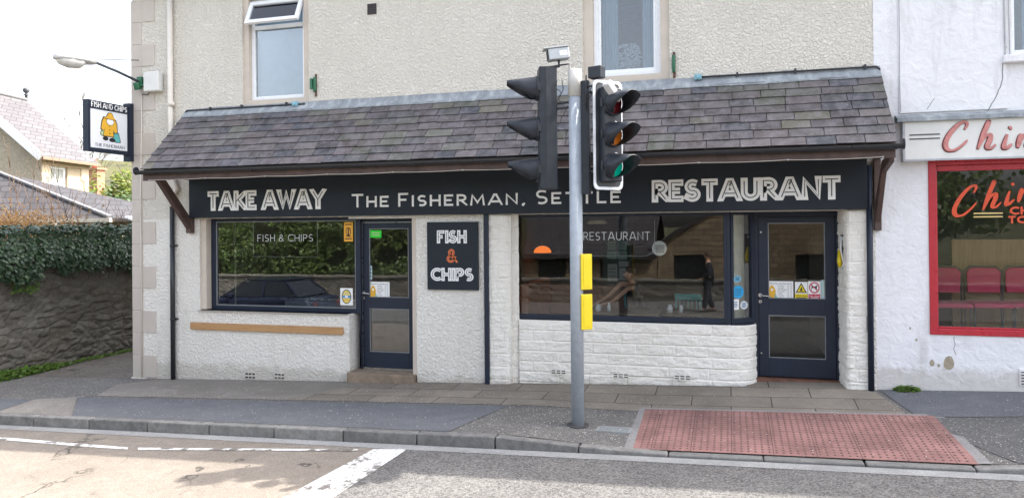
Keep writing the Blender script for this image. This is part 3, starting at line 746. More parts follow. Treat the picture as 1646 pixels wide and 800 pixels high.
# ---- split-faced stone work (painted) following a path
def cladding(name, path, z0f, z1, rows, lens, seed, label=None, res=.018, amp=.022):
    rr = random.Random(seed); L = [0]
    for a_, b_ in zip(path, path[1:]): L.append(L[-1]+math.hypot(b_[0]-a_[0], b_[1]-a_[1]))
    def at_(s_):
        s_ = clampf(s_, 0, L[-1]-1e-6)
        for i in range(len(path)-1):
            if s_ <= L[i+1]:
                k = (s_-L[i])/(L[i+1]-L[i]); a_, b_ = path[i], path[i+1]
                x, y = a_[0]+(b_[0]-a_[0])*k, a_[1]+(b_[1]-a_[1])*k; tx, ty = (b_[0]-a_[0]), (b_[1]-a_[1]); l_ = math.hypot(tx, ty)
                return x, y, ty/l_, -tx/l_
    z0 = z0f; rh = (z1-z0)/rows; edges = []
    for r_ in range(rows):
        s_ = -rr.random()*lens; e = [s_]
        while s_ < L[-1]: s_ += lens*rr.choice((.55, .8, 1, 1.15, 1.3)); e.append(s_)
        edges.append((e, [(rr.uniform(.2, 1), rr.uniform(-.3, .3), rr.uniform(-.35, .35), rr.random()*99) for _ in e]))
    ns = max(2, int(L[-1]/res)); nz = max(2, int((z1-z0)/res)); bm = B(); gvs = []
    for j in range(nz+1):
        z = z0+(z1-z0)*j/nz; row = min(rows-1, int((z-z0)/rh)); v = ((z-z0)/rh)-row; e, pr = edges[row]; line = []
        for i in range(ns+1):
            s_ = L[-1]*i/ns; k = 0
            while k < len(e)-2 and s_ > e[k+1]: k += 1
            ln = e[k+1]-e[k]; u = (s_-e[k])/ln; b0, tu, tv, sd_ = pr[k]
            du = min(u, 1-u)*ln; dv = min(v, 1-v)*rh; ed = min(1, min(du, dv)/.014)
            fr_ = noise.noise(Vector((s_*7+sd_, z*16, sd_)))*.5 + noise.noise(Vector((s_*22, z*40, sd_)))*.28
            d_ = (.35+b0*.35+tu*(u-.5)+tv*(v-.5)+fr_)*amp*ed
            x, y, nx, ny = at_(s_); line.append(bm.verts.new((x+nx*d_, y+ny*d_, z)))
        gvs.append(line)
    for j in range(nz):
        for i in range(ns): bm.faces.new((gvs[j][i], gvs[j][i+1], gvs[j+1][i+1], gvs[j+1][i]))
    # top ledge back to the frame line
    o = link(name, bm, M['stone_paint'], shop, recalc=False, label=label)
    return o
# plinth below the restaurant window
PY = .10
rz0 = P(825, 512, WY).z
arc_ = [(.02+.30*sin(R(a_)), PY+.30-.30*cos(R(a_))) for a_ in range(0, 91, 10)]
cladding('stone_plinth', [(-2.87, PY), (-.5, PY)] + arc_ + [(.32, .52)], -.05, rz0, 7, .52, 3)
cladding('stone_pier', [(-3.30, -.02), (-3.03, -.02), (-2.985, .0), (-2.93, PY+.0), (-2.88, PY+.03)], -.05, 2.46, 14, .26, 5)
cladding('stone_pier', [(1.36, .46), (1.385, .04), (1.41, -.02), (1.66, -.02)], 0, 2.46, 15, .3, 9)
bm = B(); box(bm, -3.30, -2.95, .0, TH, -.3, 2.45); box(bm, 1.40, XR-.002, 0.0, TH, -.3, 2.45); box(bm, -2.95, .0, PY+.02, TH, -.3, rz0-.002)
box(bm, 1.64, XR-.0, -.02, 0.0, 0, 2.46)
link('wall_core', bm, M['dash_low'], shop)
# restaurant window
rx0 = P(825, 400, WY).x; rx1 = P(1170, 400, WY).x
bm = B(); frame_rect(bm, rx0, rx1, rz0, 2.462, WY, WY+.08, .055, .075, .05); 
box(bm, rx1-.02, rx1+.03, WY-.005, WY+.09, rz0-.0, 2.463)
rw = link('shop_window', bm, M['navy'], shop, bevel=.005, label='wide restaurant window in a dark navy frame')
bm = B(); box(bm, rx0+.055, rx1-.055, WY+.03, WY+.036, rz0+.075, 2.412); link('pane', bm, M['glass_r'], rw)
# mullion seen through the glass
mx_ = P(1018, 400, WY+.1).x
# splayed corner light
cx1, cy1 = P(1209, 400, .42).x, .42
ux = Vector((cx1-rx1-.03, cy1-WY-.04, 0)); LL = ux.length; ux.normalize()
fr = Frame((rx1+.03, WY+.04, 0), ux, (0, 0, 1), Vector((ux.y, -ux.x, 0)))
bm = B()
for a0, a1, b0, b1 in ((-.01, .03, rz0, 2.462), (LL-.035, LL+.02, rz0, 2.462), (.03, LL-.035, rz0, rz0+.075), (.03, LL-.035, 2.412, 2.462)):
    prism(bm, [(a0, b0), (a1, b0), (a1, b1), (a0, b1)], fr, -.03, .03)
cw = link('corner_window', bm, M['navy'], shop, bevel=.003, label='narrow splayed pane between the restaurant window and door')
bm = B(); prism(bm, [(.03, rz0+.075), (LL-.035, rz0+.075), (LL-.035, 2.412), (.03, 2.412)], fr, -.003, .003); link('pane', bm, glass('corner_glass', .8), cw)
CFR = fr
bm = B(); prism(bm, [(0, -.04), (LL+.02, -.04), (LL+.02, .05), (0, .05)], Frame((rx1+.03, WY+.04, rz0-.03), ux, Vector((-ux.y, ux.x, 0)), (0, 0, 1)), 0, .026)
box(bm, rx0-.0, rx1, WY-.03, WY+.08, rz0-.03, rz0-.002); link('window_sill', bm, M['navy'], shop)
# restaurant door
RY = .45
ex0 = P(1212, 400, RY).x; ex1 = P(1349, 400, RY).x; ez0 = P(1285, 608, RY).z
bm = B(); box(bm, ex0-.02, ex0+.05, RY-.02, RY+.08, ez0, 2.46); box(bm, ex1-.045, ex1+.02, RY-.02, RY+.08, ez0, 2.46); box(bm, ex0+.05, ex1-.045, RY-.02, RY+.08, 2.385, 2.46)
link('door_frame', bm, M['navy'], shop, bevel=.003)
dr = door('shop_door', ex0+.053, ex1-.048, ez0+.015, 2.382, RY, 'wide dark navy restaurant door with lever handle', rails=(zz(576, 1280, RY), zz(507, 1280, RY), zz(480, 1280, RY), zz(358, 1280, RY)), stile=.125)
lever(dr, 1222, 474, RY, .13)
for px, py in ((1223, 373), (1224, 567)):
    q = P(px, py, RY); s = B(); lathe(s, (q.x, RY-.01, q.z), (0, 1, 0), [(0, .010), (.01, .013)], 12); link('bolt', s, M['steel'], dr)
bm = B(); box(bm, ex0-.04, ex1+.02, .36, .6, -.1, ez0-.002); link('door_step', bm, simple('red_brown_step', (.16, .075, .05), .8, var=.3), shop)
# recess ceiling above the doors
bm = B(); box(bm, -8.2, 1.66, .0, .7, 2.464, 2.50); link('recess_ceiling', bm, M['navy'], shop)
for px, py in ((898, 597), (998, 603), (1097, 606)): airbrick(px, py+0, .21, .06)

# ---- lean-to roof with individual slates drawn in one mesh
RX0, RX1 = -8.40, 1.79
rz_t, rz_b, ry_b = 4.17, 3.17, -.98
sl_len = math.hypot(ry_b, rz_t-rz_b); sdv = Vector((0, ry_b, rz_b-rz_t)).normalized()
snv = Vector((0, -(rz_t-rz_b)/sl_len, -ry_b/sl_len))
bm = B(); cl = bm.loops.layers.color.new('Col')
rows = 9; ga = (sl_len)/rows; rr = random.Random(4)
pal = [(1.66*p_[0], 1.68*p_[1], 1.66*p_[2]) for p_ in [(.175, .155, .158), (.16, .145, .148), (.19, .174, .174), (.15, .138, .144), (.175, .16, .16), (.145, .145, .148), (.19, .19, .17), (.125, .13, .145), (.20, .185, .18)]]
for r_ in range(rows):
    top = r_*ga; x = RX0 - (rr.random()*.3 if r_ % 2 else .15)
    while x < RX1:
        w_ = rr.choice((.30, .33, .35, .36, .38, .42)) * (1-.012*r_)
        x0 = max(x+.0042, RX0+rr.uniform(-.004, .004)); x1 = min(x+w_-.0042, RX1+rr.uniform(-.004, .004))
        if x1-x0 > .04:
            jit = rr.uniform(-.007, .007); lift = rr.uniform(0, .005); base = Vector((0, 0, rz_t))
            a_ = base+sdv*max(0, top-.06)+snv*.008; b_ = base+sdv*(top+ga+jit)+snv*(.023+lift); b2 = b_ - snv*.013
            sk = rr.uniform(-.004, .004)
            vt = [Vector((x0, a_.y, a_.z)), Vector((x1, a_.y, a_.z)), Vector((x1, b_.y+sk, b_.z+sk)), Vector((x0, b_.y, b_.z)), Vector((x1, b2.y+sk, b2.z+sk)), Vector((x0, b2.y, b2.z))]
            v = [bm.verts.new(q_) for q_ in vt]
            cc = rr.choice(pal); k = rr.uniform(.88, 1.12)
            if rr.random() < .07: cc = (.33, .32, .27)
            v += [bm.verts.new(vt[0]-snv*.013), bm.verts.new(vt[1]-snv*.013)]
            for f in ((0, 3, 2, 1), (3, 5, 4, 2), (0, 6, 5, 3), (1, 2, 4, 7)):
                fc = bm.faces.new([v[i] for i in f])
                for lp in fc.loops: lp[cl] = (cc[0]*k, cc[1]*k, cc[2]*k, 1)
        x += w_
roofp = link('leanto_roof', bm, M['slate'], shop, recalc=False, label='purple grey slated lean-to roof above the shopfront')
rr_ = roofp
bm = B(); fz = Frame((RX0+.01, 0, 0), (0, 1, 0), (0, 0, 1), (1, 0, 0))
prism(bm, [(-.005, rz_t-.02), (ry_b+.015, rz_b-.02), (ry_b+.015, rz_b-.055), (-.005, rz_t-.055)], fz, 0, RX1-RX0-.02); link('roof_deck', bm, M['brown_wood'], roofp)
# lead flashing
bm = B(); n_ = 120; prev = None
for i in range(n_+1):
    x = RX0+(RX1-RX0)*i/n_; wv = .012*noise.noise(Vector((x*1.5, 0, 0)))+.005*noise.noise(Vector((x*7, 0, 0)))
    pts = [Vector((x, -.008, rz_t+.05+wv)), Vector((x, -.014, rz_t+.012)), Vector((x, 0, rz_t))+sdv*.10+snv*.026, Vector((x, 0, rz_t))+sdv*(.175+wv*1.3)+snv*(.026+.003*noise.noise(Vector((x*9, 3, 0))))]
    pts.append(pts[-1]-snv*.006)
    ring = [bm.verts.new(q_) for q_ in pts]
    if prev:
        for k in range(len(ring)-1): bm.faces.new((prev[k], prev[k+1], ring[k+1], ring[k]))
    prev = ring
link('lead_flashing', bm, M['lead'], roofp, recalc=False, smooth=True)
# timber fascia, soffit, gutter
GZ = rz_b-.035
bm = B(); box(bm, RX0+.02, RX1-.02, ry_b+.015, ry_b+.045, GZ-.125, GZ+.03); box(bm, RX0+.02, RX0+.05, ry_b+.045, -.02, GZ-.06, GZ+.0); box(bm, RX1-.05, RX1-.02, ry_b+.045, -.02, GZ-.06, GZ+.0)
link('eaves_board', bm, M['brown_wood'], roofp, bevel=.003)
bm = B(); box(bm, RX0+.05, RX1-.05, ry_b+.045, -.125, GZ-.05, GZ-.035); link('soffit', bm, M['soffit'], roofp)
bm = B(); gy = ry_b-.042; gr = .056; n_ = 12
def half(bm, x0, x1, r_, r2, mi=0):
    A_ = []; 
    for x in (x0, x1):
        o_ = [bm.verts.new((x, gy+r_*cos(R(180+180*k/n_)), GZ+.02+r_*sin(R(180+180*k/n_)))) for k in range(n_+1)]
        i_ = [bm.verts.new((x, gy+r2*cos(R(180+180*k/n_)), GZ+.02+r2*sin(R(180+180*k/n_)))) for k in range(n_+1)]
        A_.append((o_, i_))
    (o0, i0), (o1, i1) = A_
    for k in range(n_):
        bm.faces.new((o0[k], o0[k+1], o1[k+1], o1[k])); bm.faces.new((i0[k], i1[k], i1[k+1], i0[k+1]))
    for o_, i_ in A_:
        for k in range(n_): bm.faces.new((o_[k], i_[k], i_[k+1], o_[k+1]))
    bm.faces.new((o0[0], o1[0], i1[0], i0[0])); bm.faces.new((o0[n_], i0[n_], i1[n_], o1[n_]))
half(bm, RX0-.05, RX1+.05, gr, gr-.004)
for x in (RX0-.053, RX1+.048): lathe(bm, (x, gy, GZ+.02), (1, 0, 0), [(0, gr+.004), (.008, gr+.004)], 20)
gut = link('gutter', bm, M['black_plastic'], roofp)
x = RX0+.3
while x < RX1:
    bm = B(); half(bm, x, x+.028, gr+.006, gr+.0005); x += .82; link('gutter_bracket', bm, M['black_plastic'], gut)
for x in (-4.1, -1.55):
    bm = B(); half(bm, x, x+.1, gr+.008, gr+.0005); link('gutter_union', bm, M['black_plastic'], gut)
# thin white cable slung under the eaves
bm = B(); pts = []
for i in range(101):
    x = RX0+.15+(RX1-RX0-.3)*i/100; pts.append((x, ry_b+.004, GZ-.112-.010*abs(sin(i*pi/10))))
tube(bm, pts, .0035, 6); link('eaves_cable', bm, M['cream_paint'], roofp)
for i in range(0, 101, 10):
    bm = B(); lathe(bm, (pts[i][0], pts[i][1]-.008, pts[i][2]), (0, 1, 0), [(0, .009), (.016, .009)], 8); link('cable_clip', bm, M['steel'], roofp)
# pipe clipped along the top of the lean-to (two runs)
def pipe_run(pts, clips, r_=.012):
    s = B(); tube(s, pts, r_, 8); o = link('wall_pipe', s, M['black_plastic'], shop)
    for q_ in clips:
        s = B(); box(s, q_[0]-.012, q_[0]+.012, -.045, .0, q_[1]-.03, q_[1]+.03); link('pipe_clip', s, M['black_plastic'], o)
a = P(298, 178, -.03); b = P(490, 167, -.03)
pipe_run([(a.x, -.03, 4.15), (a.x, -.03, a.z-.03), (a.x+.03, -.03, a.z), (b.x, -.03, b.z)], [(P(340, 176, 0).x, a.z), (P(390, 172, 0).x, P(390, 172).z), (P(462, 168, 0).x, P(462, 168).z)])
a = P(1128, 124, -.03); b = P(1408, 107, -.03)
pipe_run([(a.x, -.03, a.z), (b.x, -.03, b.z), (b.x+.04, -.03, b.z-.03), (b.x+.04, -.03, 4.12)], [(P(1185, 120, 0).x, P(1185, 121).z), (P(1278, 115, 0).x, P(1278, 115).z), (P(1390, 108, 0).x, P(1390, 108.5).z)])
for px, py in ((474, 167), (1122, 124)):
    q = P(px, py, -.05); s = B(); box(s, q.x-.045, q.x+.045, -.07, -.0, q.z-.035, q.z+.035); lathe(s, (q.x, -.07, q.z), (0, -1, 0), [(0, .028), (.02, .022)], 12); link('junction_fitting', s, simple('pale_blue_fitting', (.22, .42, .50), .5), shop, bevel=.004)
# timber eaves brackets
def bracket(x0, x1, label):
    s = B()
    box(s, x0, x1, -.09, .0-.001 if x0 < -8 else -.125, 2.22, 2.50) if x0 < -8 else box(s, x0, x1, -.09, -.001, 2.2, GZ-.06)
    fx = Frame((x0, 0, 0), (0, 1, 0), (0, 0, 1), (1, 0, 0))
    if x0 < -8: prism(s, [(-.09, 2.28), (-.09, 2.48), (ry_b+.34, GZ-.065), (ry_b+.18, GZ-.065)], fx, .01, x1-x0-.01)
    else: prism(s, [(-.092, 2.30), (-.092, 2.55), (-.50, 3.02), (ry_b+.08, 3.05), (ry_b+.08, 2.97), (-.48, 2.88)], fx, .01, x1-x0-.01)
    box(s, x0+.005, x1-.005, ry_b+.05, -.02, GZ-.062, GZ-.01)
    return link('eaves_bracket', s, M['brown_wood'], shop, bevel=.008, label=label)
bracket(-8.36, -8.26+.0, 'brown timber strut at the left end of the fascia')
bracket(1.70, 1.78, 'curved brown timber bracket at the right end of the fascia')

# ---- pipes
def pipe(name, x, y, z0, z1, r_, mt, collars=(), clip=(), pts=None, sq=False):
    s = B()
    if sq: box(s, x-r_, x+r_, y-r_, y+r_, z0, z1)
    else: tube(s, pts or [(x, y, z0), (x, y, z1)], r_, 14)
    o = link(name, s, mt, shop)
    if collars:
        s = B()
        for z in collars: tube(s, [(x, y, z), (x, y, z+.07)], r_+.009, 14)
        link('collar', s, mt, o)
    if clip:
        for z in clip:
            s = B(); tube(s, [(x, y, z), (x, y, z+.03)], r_+.006, 14); box(s, x-r_-.03, x+r_+.03, y+r_*.3, 0, z+.004, z+.026); link('pipe_clip', s, mt, o)
x = P(278, 500, -.05).x
pipe('drain_pipe', x, -.055, zb(x)-.02, P(278, 330, -.05).z, .037, M['black_plastic'], clip=[P(278, 396, 0).z, P(278, 513, 0).z])
q = P(277, 330, -.05)
pipe('drain_pipe', q.x-.0, -.055, 2.5, 6.3, .043, M['cream_paint'], collars=[P(277, 172, 0).z], pts=[(q.x, -.055, q.z-.02), (q.x, -.055, q.z+.16), (q.x+.10, -.055, q.z+.26), (q.x+.02, -.055, q.z+.42), (q.x-.02, -.055, q.z+.6), (q.x-.02, -.055, 6.3)])
x = P(783.5, 500, -.03).x
pipe('drain_pipe', x, -.035, zb(x), 2.47, .031, M['navy'], sq=True)
x = P(1399, 500, -.05).x
pipe('drain_pipe', x, -.06, zb(x)-.02, 3.0, .036, M['navy'], clip=[])
# gas pipe on the quoins
a = P(228.5, 610, -.02); b = P(228.5, 150, -.02)
s = B(); pts = [(a.x, -.025, a.z+.02), (a.x, -.025, 2.2), (a.x-.01, -.025, 2.6), (b.x, -.025, b.z)]
tube(s, pts, .009, 8); link('gas_pipe', s, M['cream_paint'], shop)
# green bracket remnants either side
for px, py, lab in ((506, 137, 'green painted steel bracket below the open window'), (1083, 104, 'green painted steel bracket right of the plain window')):
    q = P(px, py, -.03); s = B()
    box(s, q.x-.012, q.x+.022, -.012, 0, q.z-.17, q.z+.17, 1); tube(s, [(q.x, -.03, q.z-.10), (q.x, -.03, q.z+.12)], .024, 10, mi=0)
    if px < 600: box(s, q.x-.07, q.x-.03, -.06, -.02, q.z-.06, q.z+.10, 0); tube(s, [(q.x-.06, -.04, q.z-.02), (q.x, -.04, q.z-.08)], .012, 8)
    o = link('wall_bracket', s, [M['green_paint'], simple('rusty_brown', (.12, .06, .04), .8, var=.3)], loc=q, bevel=.003); tag(o, lab, 'bracket')
# timber rail under the left window
a = P(306, 525, -.03); b = P(551, 530, -.03)
s = B(); zc = (a.z+b.z)/2; box(s, a.x, b.x, -.035, -.003, zc-.055, zc+.055); tr_ = link('timber_rail', s, M['plank'], loc=(a.x, 0, zc), bevel=.004)
tag(tr_, 'bare pine board fixed to the wall under the takeaway window', 'board')

# ================================================================== SIGNS ON THE SHOP
LB = -.0
def fascia_word(name, s_, pa, pb, py_base, py_top, label, **kw):
    """raised words fixed on the fascia board between two measured points"""
    Y = FY-.004; a_, b_ = P(pa[0], pa[1], Y), P(pb[0], pb[1], Y); top = P(pa[0], py_top, Y)
    bm = B(); fr_ = front(Y+.002)
    o = thing(name, label, 'sign lettering', ((a_.x+b_.x)/2, Y, a_.z)); bm.free()
    text(None, s_, fr_, a_.x, b_.x, a_.z, top.z-a_.z, d0=.0, d1=.010, per=lambda b2: link('letter', b2, [M['lettering'], M['board']], o), **kw); return o
fascia_word('sign_lettering', 'TAKE AWAY', (334, 339), (522, 336), 339, 307.5, 'raised pale capitals TAKE AWAY with dark inline on the fascia', wf=.285, gap=.06, inline=(.13, 1))
fascia_word('sign_lettering', 'THE FISHERMAN, SETTLE', (565, 333.5), (999, 327), 333.5, 312, 'plain pale small capitals THE FISHERMAN, SETTLE in the middle of the fascia', wf=.15, gap=.17, small=.82)
fascia_word('sign_lettering', 'RESTAURANT', (1049, 325.5), (1352, 318), 325.5, 289.5, 'large raised pale capitals RESTAURANT with dark inline on the fascia', wf=.285, gap=.06, inline=(.13, 1))
# FISH & CHIPS board
Yb_ = -.045; a = P(687, 465, Yb_); b = P(769, 465, Yb_); t_ = P(687, 357, Yb_)
bd = thing('sign_board', 'dark wall board reading FISH & CHIPS with an orange ampersand', 'sign', (a.x, 0, a.z))
bm = B(); box(bm, a.x, b.x, Yb_, -.018, a.z, t_.z); link('board', bm, M['board'], bd, bevel=.002)
bm = B(); box(bm, a.x+.06, b.x-.06, -.018, -.002, a.z+.08, t_.z-.08); link('batten', bm, M['brown_wood'], bd)
fr = front(Yb_+.001)
def bw(s_, xa, xb, yb, yt, mt, nm):
    A_ = P(xa, yb, Yb_); C_ = P(xb, yb, Yb_); T_ = P(xa, yt, Yb_); bm = B()
    text(bm, s_, fr, A_.x, C_.x, A_.z, T_.z-A_.z, wf=.17 if s_ == '&' else .26, gap=.07, d0=0, d1=.006, inline=(.13, 1)); link(nm, bm, [mt, M['board']], bd)
bw('FISH', 703, 750, 391, 370, M['white'], 'lettering'); bw('CHIPS', 693, 761, 451, 430, M['white'], 'lettering'); bw('&', 718, 735, 422, 400, M['orange'], 'ampersand')

# projecting sign on the quoins
SX = -9.36
def on_x(px, py, X):      # point where the sight line crosses the plane x = X
    v = _d + (px-823)/_f*_R2 + (_y0-py)/_f*_U2; t = (X-CAM.x)/v.x; return CAM+v*t
q = P(214, 172, -.03); SX = q.x-.02
A_ = on_x(141, 161, SX); Bp = on_x(216, 246, SX); L0 = on_x(141, 242, SX)
ya, yb2 = A_.y, -.10
zt, zb_ = A_.z+.02, L0.z-.0
ps = thing('hanging_sign', 'projecting white sign with a dark frame and a fisherman in yellow oilskins', 'sign', (SX, 0, zb_))
bm = B(); fd = .10
box(bm, SX-fd, SX, ya, ya+.05, zb_, zt); box(bm, SX-fd, SX, yb2-.03, yb2, zb_, zt); box(bm, SX-fd, SX, ya+.05, yb2-.03, zb_, zb_+.06); box(bm, SX-fd, SX, ya+.05, yb2-.03, zt-.13, zt)
link('sign_frame', bm, M['navy'], ps, bevel=.003)
bm = B(); box(bm, SX-fd+.012, SX-.008, ya+.05, yb2-.03, zb_+.06, zt-.13); link('panel', bm, simple('sign_white', (.72, .74, .78), .4, var=.02), ps)
bm = B(); box(bm, SX-fd-.02, SX+.015, yb2, -.013, zb_-.10, zt+.06); link('wall_mount', bm, M['navy'], ps, bevel=.004)
FW = (yb2-.03)-(ya+.05); FH = (zt-.13)-(zb_+.06)
fr = Frame((SX-.008, ya+.05, zb_+.06), (0, 1, 0), (0, 0, 1), (1, 0, 0))
bm = B(); text(bm, 'FISH AND CHIPS', Frame((SX, ya+.05, zt-.105), (0, 1, 0), (0, 0, 1), (1, 0, 0)), .015, FW-.015, 0, .085, wf=.15, gap=.16, d0=0, d1=.003); link('lettering', bm, M['white'], ps)
bm = B(); text(bm, 'THE FISHERMAN', fr, .12*FW, .92*FW, .045*FH, .082*FH, wf=.10, gap=.2, d0=0, d1=.003); link('lettering', bm, M['board'], ps)
def sc_(pts, k=1): return [(x*FW, y*FH) for x, y in pts]
YL = simple('oilskin_yellow', (.72, .40, .03), .5, var=.04); TL = simple('fish_teal', (.10, .42, .42), .5); OUT = M['black_matt']; WH = M['white']; GN = simple('pale_green', (.45, .6, .3), .5)
def fig(parts):
    bm = B()
    for i, (pts, mi) in enumerate(parts):
        d_ = .0015+.0006*i; prism(bm, sc_(pts), fr, 0, d_, mi)
    return bm
coat = [(.36, .82), (.64, .80), (.70, .66), (.71, .46), (.66, .44), (.60, .52), (.61, .34), (.34, .34), (.37, .52), (.33, .48), (.28, .52), (.31, .70)]
def grow(pts, k=.018):
    cx = sum(p[0] for p in pts)/len(pts); cy = sum(p[1] for p in pts)/len(pts)
    return [(x+k*(1 if x > cx else -1), y+k*(1 if y > cy else -1)) for x, y in pts]
hat = [(.36, .80), (.42, .84), (.48, .94), (.55, .95), (.61, .85), (.68, .78), (.52, .79)]
fish = [(.66, .46), (.74, .44), (.79, .30), (.80, .22), (.70, .21), (.62, .24), (.60, .33)]
bl_ = disc(.40, .27, .075, .055, 14); br_ = disc(.58, .25, .085, .055, 14); beard = disc(.52, .72, .095, .085, 16); face = disc(.50, .80, .075, .045, 14); pf = disc(.33, .40, .06, .06, 12)
bm = fig([(grow(fish), 1), (fish, 2), (bl_, 1), (br_, 1), (grow(pf, .012), 1), (pf, 4), (grow(coat), 1), (coat, 0), (face, 5), (grow(beard, .008), 1), (beard, 3), (grow(hat, .014), 1), (hat, 0), (disc(.50, .60, .012, .014, 8), 1), (disc(.50, .50, .012, .014, 8), 1), (disc(.50, .41, .012, .014, 8), 1)])
link('painted_fisherman', bm, [YL, OUT, TL, WH, GN, M['skin']], ps)

# street lamp on a wall arm and its box
bx0 = P(233, 117, -.09); bx1 = P(257, 146, -.09)
lm = thing('street_lamp', 'grey cobra head street lamp on a wall arm with green bracket', 'street lamp', (P(222, 132, -.1).x, -.1, P(222, 132, -.1).z))
j = P(222, 131, -.12); h0 = P(152, 100, -.85); h1 = P(86, 92, -1.45)
bm = B(); tube(bm, [(j.x, j.y, j.z), ((j.x+h0.x)/2, -.48, (j.z+h0.z)/2+.01), tuple(h0)], .022, 10); link('arm', bm, simple('dark_arm', (.06, .07, .08), .5), lm)
bm = B(); tube(bm, [(P(222, 97, -.02).x, -.012, P(222, 97, -.02).z), (h0.x+.02, h0.y+.04, h0.z+.05)], .007, 6); link('stay', bm, M['black_plastic'], lm)
bm = B(); obox(bm, (j.x+.0, -.05, j.z), Vector((1, 0, 0)), Vector((0, 1, 0)), Vector((0, 0, 1)), .10, .11, .16); tube(bm, [(j.x-.02, -.10, j.z-.13), (j.x-.02, -.14, j.z-.02)], .055, 10); tube(bm, [(j.x+.10, -.06, j.z-.06), (j.x, -.10, j.z-.06)], .02, 8)
link('wall_bracket', bm, M['green_paint'], lm, bevel=.008)
ax = (h1-h0); Lh = ax.length; ax.normalize(); sd_ = ax.cross(Vector((0, 0, 1))).normalized(); up_ = sd_.cross(ax).normalized()
def lamp_shell(name, prof, mt, zf0, zf1):
    bm = B(); n_ = 14; rings = []
    for (u_, wd, top_, bot_) in prof:
        ring = []
        for k in range(n_):
            a_ = 2*pi*k/n_; y_ = cos(a_)*wd; z_ = sin(a_); z_ = z_*top_ if z_ > 0 else z_*bot_
            ring.append(bm.verts.new(h0+ax*(u_*Lh)+sd_*y_+up_*z_))
        rings.append(ring)
    for a_, b_ in zip(rings, rings[1:]):
        for k in range(n_): bm.faces.new((a_[k], a_[(k+1) % n_], b_[(k+1) % n_], b_[k]))
    bm.faces.new(rings[0]); bm.faces.new(rings[-1][::-1])
    return link(name, bm, mt, lm, smooth=True)
lamp_shell('housing', [(-.02, .04, .045, .04), (.06, .085, .10, .05), (.25, .14, .16, .06), (.55, .16, .16, .045), (.8, .13, .12, .035), (.95, .08, .07, .03), (1.0, .02, .02, .01)], simple('lamp_grey', (.46, .46, .45), .5, var=.12, scale=9), 0, 1)
lamp_shell('diffuser', [(.27, .10, .0, .07), (.4, .135, .0, .13), (.65, .14, .0, .135), (.85, .10, .0, .10), (.94, .05, 0, .04)], simple('milky_diffuser', (.62, .62, .60), .25, var=.04), 0, 1)
bm = B(); q = h0+ax*(Lh*.30)+up_*.10; lathe(bm, q, up_, [(0, .03), (.05, .03), (.06, .02)], 12); link('photocell', bm, M['black_plastic'], lm)
bm = B(); box(bm, bx0.x, bx1.x, -.13, -.013, bx1.z, bx0.z); o = link('junction_box', bm, simple('white_box', (.68, .68, .66), .5, var=.05), loc=(bx0.x, 0, bx1.z), bevel=.012); tag(o, 'white square junction box on the quoins beside the lamp bracket', 'junction box')
bm = B(); a = P(228, 150, -.02); tube(bm, [(P(243, 147, 0).x, -.03, bx1.z+.01), (P(240, 153, 0).x, -.028, P(240, 153, 0).z), (a.x, -.028, a.z-.02)], .006, 6); o = link('lamp_cable', bm, M['black_plastic'], loc=(a.x, 0, a.z)); tag(o, 'thin dark cable curling below the white junction box', 'cable')

# ================================================================== WINDOW LETTERING, STICKERS, NOTICES
def neon(s_, pa, pb, pyt, Y, label):
    a_, b_, t_ = P(*pa, Y), P(*pb, Y), P(pa[0], pyt, Y); bm = B(); text(bm, s_, front(Y), a_.x, b_.x, a_.z, t_.z-a_.z, wf=.075, gap=.22, d0=0, d1=.001)
    o = link('window_lettering', bm, simple('etched_white', (.62, .64, .64), .5), loc=(a_.x, Y, a_.z)); tag(o, label, 'window lettering')
GY = WY+.028
neon('FISH & CHIPS', (414, 388), (503, 389), 377, GY, 'thin pale capitals FISH & CHIPS on the takeaway window')
neon('RESTAURANT', (938, 386), (1045, 386), 373, GY, 'thin pale capitals RESTAURANT on the restaurant window')
# thin wire frames hanging the neon letters
def wire(pts, Y, label):
    bm = B(); tube(bm, [tuple(P(x, y, Y)) for x, y in pts], .004, 6); o = link('wire_loop', bm, simple('grey_wire', (.4, .42, .42), .4), loc=P(*pts[0], Y)); tag(o, label, 'wire frame')
wire([(408, 353), (407, 412), (510, 413), (510, 353)], WY+.10, 'thin wire frame hanging behind the FISH & CHIPS letters')
wire([(928, 352), (928, 404), (936, 411), (1040, 411), (1052, 404), (1052, 352)], WY+.10, 'thin wire frame hanging behind the RESTAURANT letters')
def card(name, x0, x1, y0, y1, Y, mt, label, cat, draw=None, mats=None, group=None):
    a_, b_ = P(x0, y1, Y), P(x1, y0, Y)
    bm = B(); box(bm, a_.x, b_.x, Y, Y+.002, a_.z, b_.z)
    o = None
    W_, H_ = b_.x-a_.x, b_.z-a_.z; fr_ = Frame((a_.x, Y, a_.z), (1, 0, 0), (0, 0, 1), (0, -1, 0))
    if draw: draw(bm, fr_, W_, H_)
    o = link(name, bm, [mt]+(mats or []), loc=(a_.x, Y, a_.z), recalc=True); tag(o, label, cat, group); return o
K = M['black_matt']
def rectp(x0, x1, y0, y1): return [(x0, y0), (x1, y0), (x1, y1), (x0, y1)]
def yellow_sticker(bm, fr_, W_, H_):
    prism(bm, disc(W_*.5, H_*.52, W_*.30, H_*.21, 18), fr_, 0, .001, 1); prism(bm, disc(W_*.5, H_*.52, W_*.22, H_*.16, 18), fr_, 0, .0015, 0)
    prism(bm, [(W_*.44, H_*.36), (W_*.56, H_*.36), (W_*.58, H_*.62), (W_*.5, H_*.68), (W_*.42, H_*.62)], fr_, 0, .002, 1)
    prism(bm, rectp(W_*.25, W_*.75, H_*.25, H_*.31), fr_, 0, .001, 1)
    for y_ in (.12, .86): prism(bm, rectp(W_*.12, W_*.88, H_*y_, H_*(y_+.05)), fr_, 0, .001, 1)
